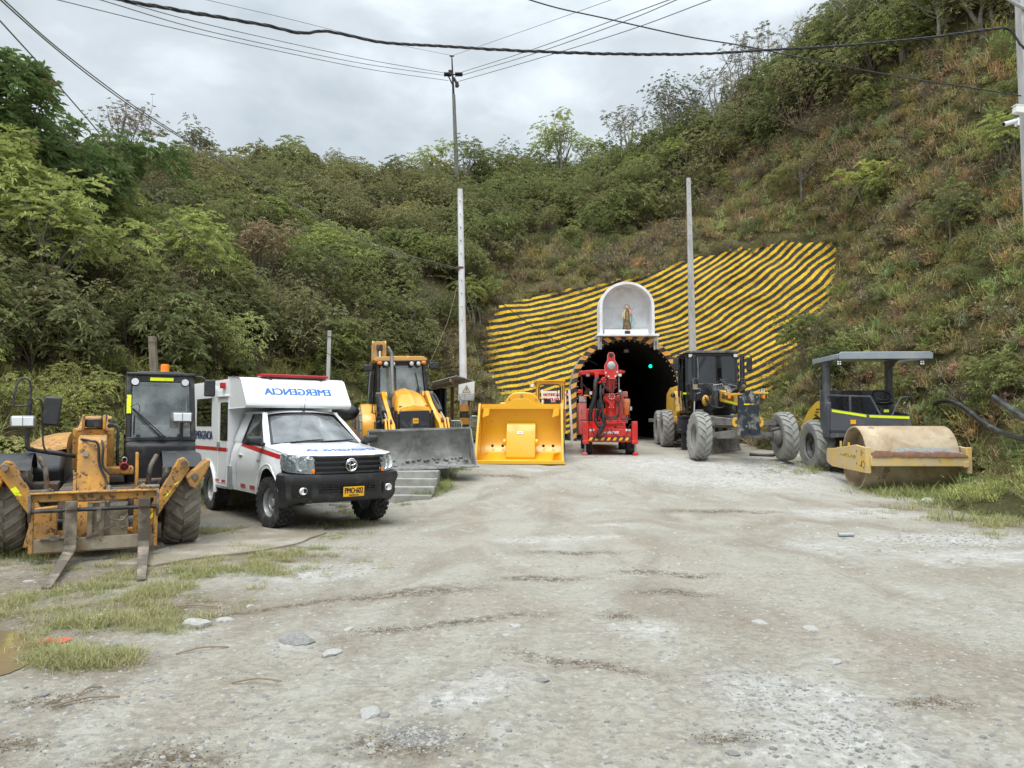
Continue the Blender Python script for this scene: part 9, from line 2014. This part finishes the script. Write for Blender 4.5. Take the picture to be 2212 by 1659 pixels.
# ------------------------------------------------------------------ turf, gravel
def g_at(x, y):
    h = GB.ray_cast(Vector((x, y, 20)), Vector((0, 0, -1))); return h[0]
def ground_cover():
    r = random.Random(77); T = []; W = []
    def add(u, v, ru, rv, n, keys, s0, s1, cols, store):
        for _ in range(int(n * .75)):
            uu_, vv_ = r.gauss(u, ru), r.gauss(v, rv)
            if vv_ < 930: continue
            g_ = gpt(uu_, vv_)
            if g_ is None: continue
            k = mn.noise(Vector((g_.x * 1.6, g_.y * 1.6, 2))) + .5 * mn.noise(Vector((g_.x * 5, g_.y * 5, 7)))
            if k < .10 and r.random() < (.93 if store is T and s1 < 1.5 else .6): continue
            store.append((g_ - UP * .005, (r.uniform(-.15, .15), r.uniform(-.15, .15), r.uniform(0, 6.3)), r.uniform(s0, s1), r.choice(keys), mixt(r, *cols)))
    TF = ['turf0', 'turf1', 'turf2']; GRN = ((.14, .19, .05), (.20, .23, .08), (.24, .23, .11)); DRY = ((.31, .27, .16), (.24, .24, .11), (.17, .20, .06))
    for (u, v, ru, rv, n) in [(130, 1300, 95, 26, 700), (330, 1275, 110, 26, 800), (480, 1225, 120, 14, 800), (600, 1190, 70, 9, 420), (60, 1330, 60, 20, 350), (250, 1345, 90, 16, 500), (720, 1140, 40, 12, 240), (755, 1115, 30, 10, 200), (830, 1078, 45, 7, 260), (470, 1150, 45, 8, 260), (120, 1400, 40, 10, 200), (190, 1425, 60, 10, 300), (60, 1210, 70, 14, 400), (550, 1085, 90, 12, 260)]:
        add(u, v, ru, rv, n, TF, .3, .85, DRY, T)
    for (u, v, ru, rv, n) in [(945, 1036, 12, 14, 200), (965, 1012, 18, 5, 120), (40, 1190, 45, 10, 260), (1750, 1012, 30, 7, 120), (1215, 945, 14, 5, 60), (905, 1066, 30, 6, 120), (440, 1060, 14, 16, 120)]:
        add(u, v, ru, rv, n, TF, .8, 1.7, GRN, T)
    for (u, v, ru, rv, n) in [(2080, 1068, 70, 12, 700), (2180, 1060, 60, 22, 900), (2130, 1030, 60, 14, 700), (2200, 1010, 60, 14, 500), (1980, 1062, 50, 5, 300)]:
        add(u, v, ru, rv, n, TF, 1.3, 2.6, GRN, T)
    for (u, v, ru, rv, n) in [(2100, 1098, 90, 12, 450), (2180, 1120, 60, 14, 350)]:
        add(u, v, ru, rv, n, TF, .6, 1.3, DRY, T)
    for (u, v, ru, rv, n) in [(2150, 1010, 60, 14, 150), (2190, 1040, 50, 16, 130), (2110, 1000, 30, 8, 60)]:
        add(u, v, ru, rv, n, ['tuft0', 'tuft1', 'tuft2', 'herb0'], .3, .55, GRN, T)
    scatter('yard_grass', 'patchy short grass along the edges of the yard', T)
    for _ in range(20000):     # loose stone, denser where the pale gravel lies
        v = 914 + 760 * r.random() ** 1.5 + 25; u = r.uniform(-60, 2270); g_ = gpt(u, v)
        if g_ is None or g_.y > 26: continue
        n_ = mn.fractal(Vector((g_.x * .6, g_.y * .6, 31)), .9, 2, 3)
        z = zones(np.array([g_.x]), np.array([g_.y])); w = .30 + .5 * max(0, n_) + .7 * z[0][0] - .25 * z[2][0]
        if r.random() > w: continue
        s_ = r.choice((.005, .006, .008, .010, .014, .02)) * r.uniform(.8, 1.3) * (1.0 if g_.y < 8 else 1.35)
        W.append((g_ - UP * s_ * .12, (r.uniform(-.3, .3), r.uniform(-.3, .3), r.uniform(0, 6.3)), s_, r.choice(['pebble%d' % k for k in range(4)] + ['chip%d' % k for k in range(4)]), (1, 1, 1)))
    for (u, v, ru, rv, n, s_) in ((900, 1590, 45, 14, 420, .010), (1650, 1500, 60, 30, 350, .009), (1830, 1580, 60, 30, 260, .009), (1830, 1015, 120, 14, 500, .03), (1680, 1010, 60, 10, 200, .04), (2050, 1165, 120, 14, 500, .022), (1500, 1045, 220, 20, 700, .022), (780, 1190, 80, 30, 300, .010), (240, 1500, 60, 20, 120, .010)):
        for _ in range(n):
            g_ = gpt(r.gauss(u, ru), r.gauss(v, rv))
            if g_ is None: continue
            k = s_ * r.uniform(.5, 1.5); W.append((g_ - UP * k * .1, (r.uniform(-.4, .4), r.uniform(-.4, .4), r.uniform(0, 6.3)), k, r.choice(['pebble%d' % k_ for k_ in range(4)] + ['chip%d' % k_ for k_ in range(4)]), (1, 1, 1)))
    scatter('loose_gravel', 'loose grey and whitish gravel lying on the yard', W)
    # soil crumbs
    S = []
    PR['crumb'] = pebble(91, 'crumb', 'soil_crumb', 1, .8)
    for q in SOIL:
        cx, cy = gp(q[0], q[1]); a_ = q[4] if len(q) > 4 else 0
        for _ in range(int(420 * (q[2] * q[3]) ** .5 + 60)):
            dx, dy = r.gauss(0, q[2] * .55), r.gauss(0, q[3] * .7); x = cx + dx * math.cos(a_) - dy * math.sin(a_); y = cy + dx * math.sin(a_) + dy * math.cos(a_); g_ = g_at(x, y)
            if g_ is None: continue
            k = r.uniform(.002, .007); S.append((g_, (r.uniform(0, 3), r.uniform(0, 3), r.uniform(0, 6.3)), k, 'crumb', (1, 1, 1)))
    scatter('soil_crumbs', 'dark crumbs of soil and dung scattered on the yard', S)
paint('soil_crumb', (0.12, 0.088, 0.055), 0.95, bmp=0)
ground_cover()
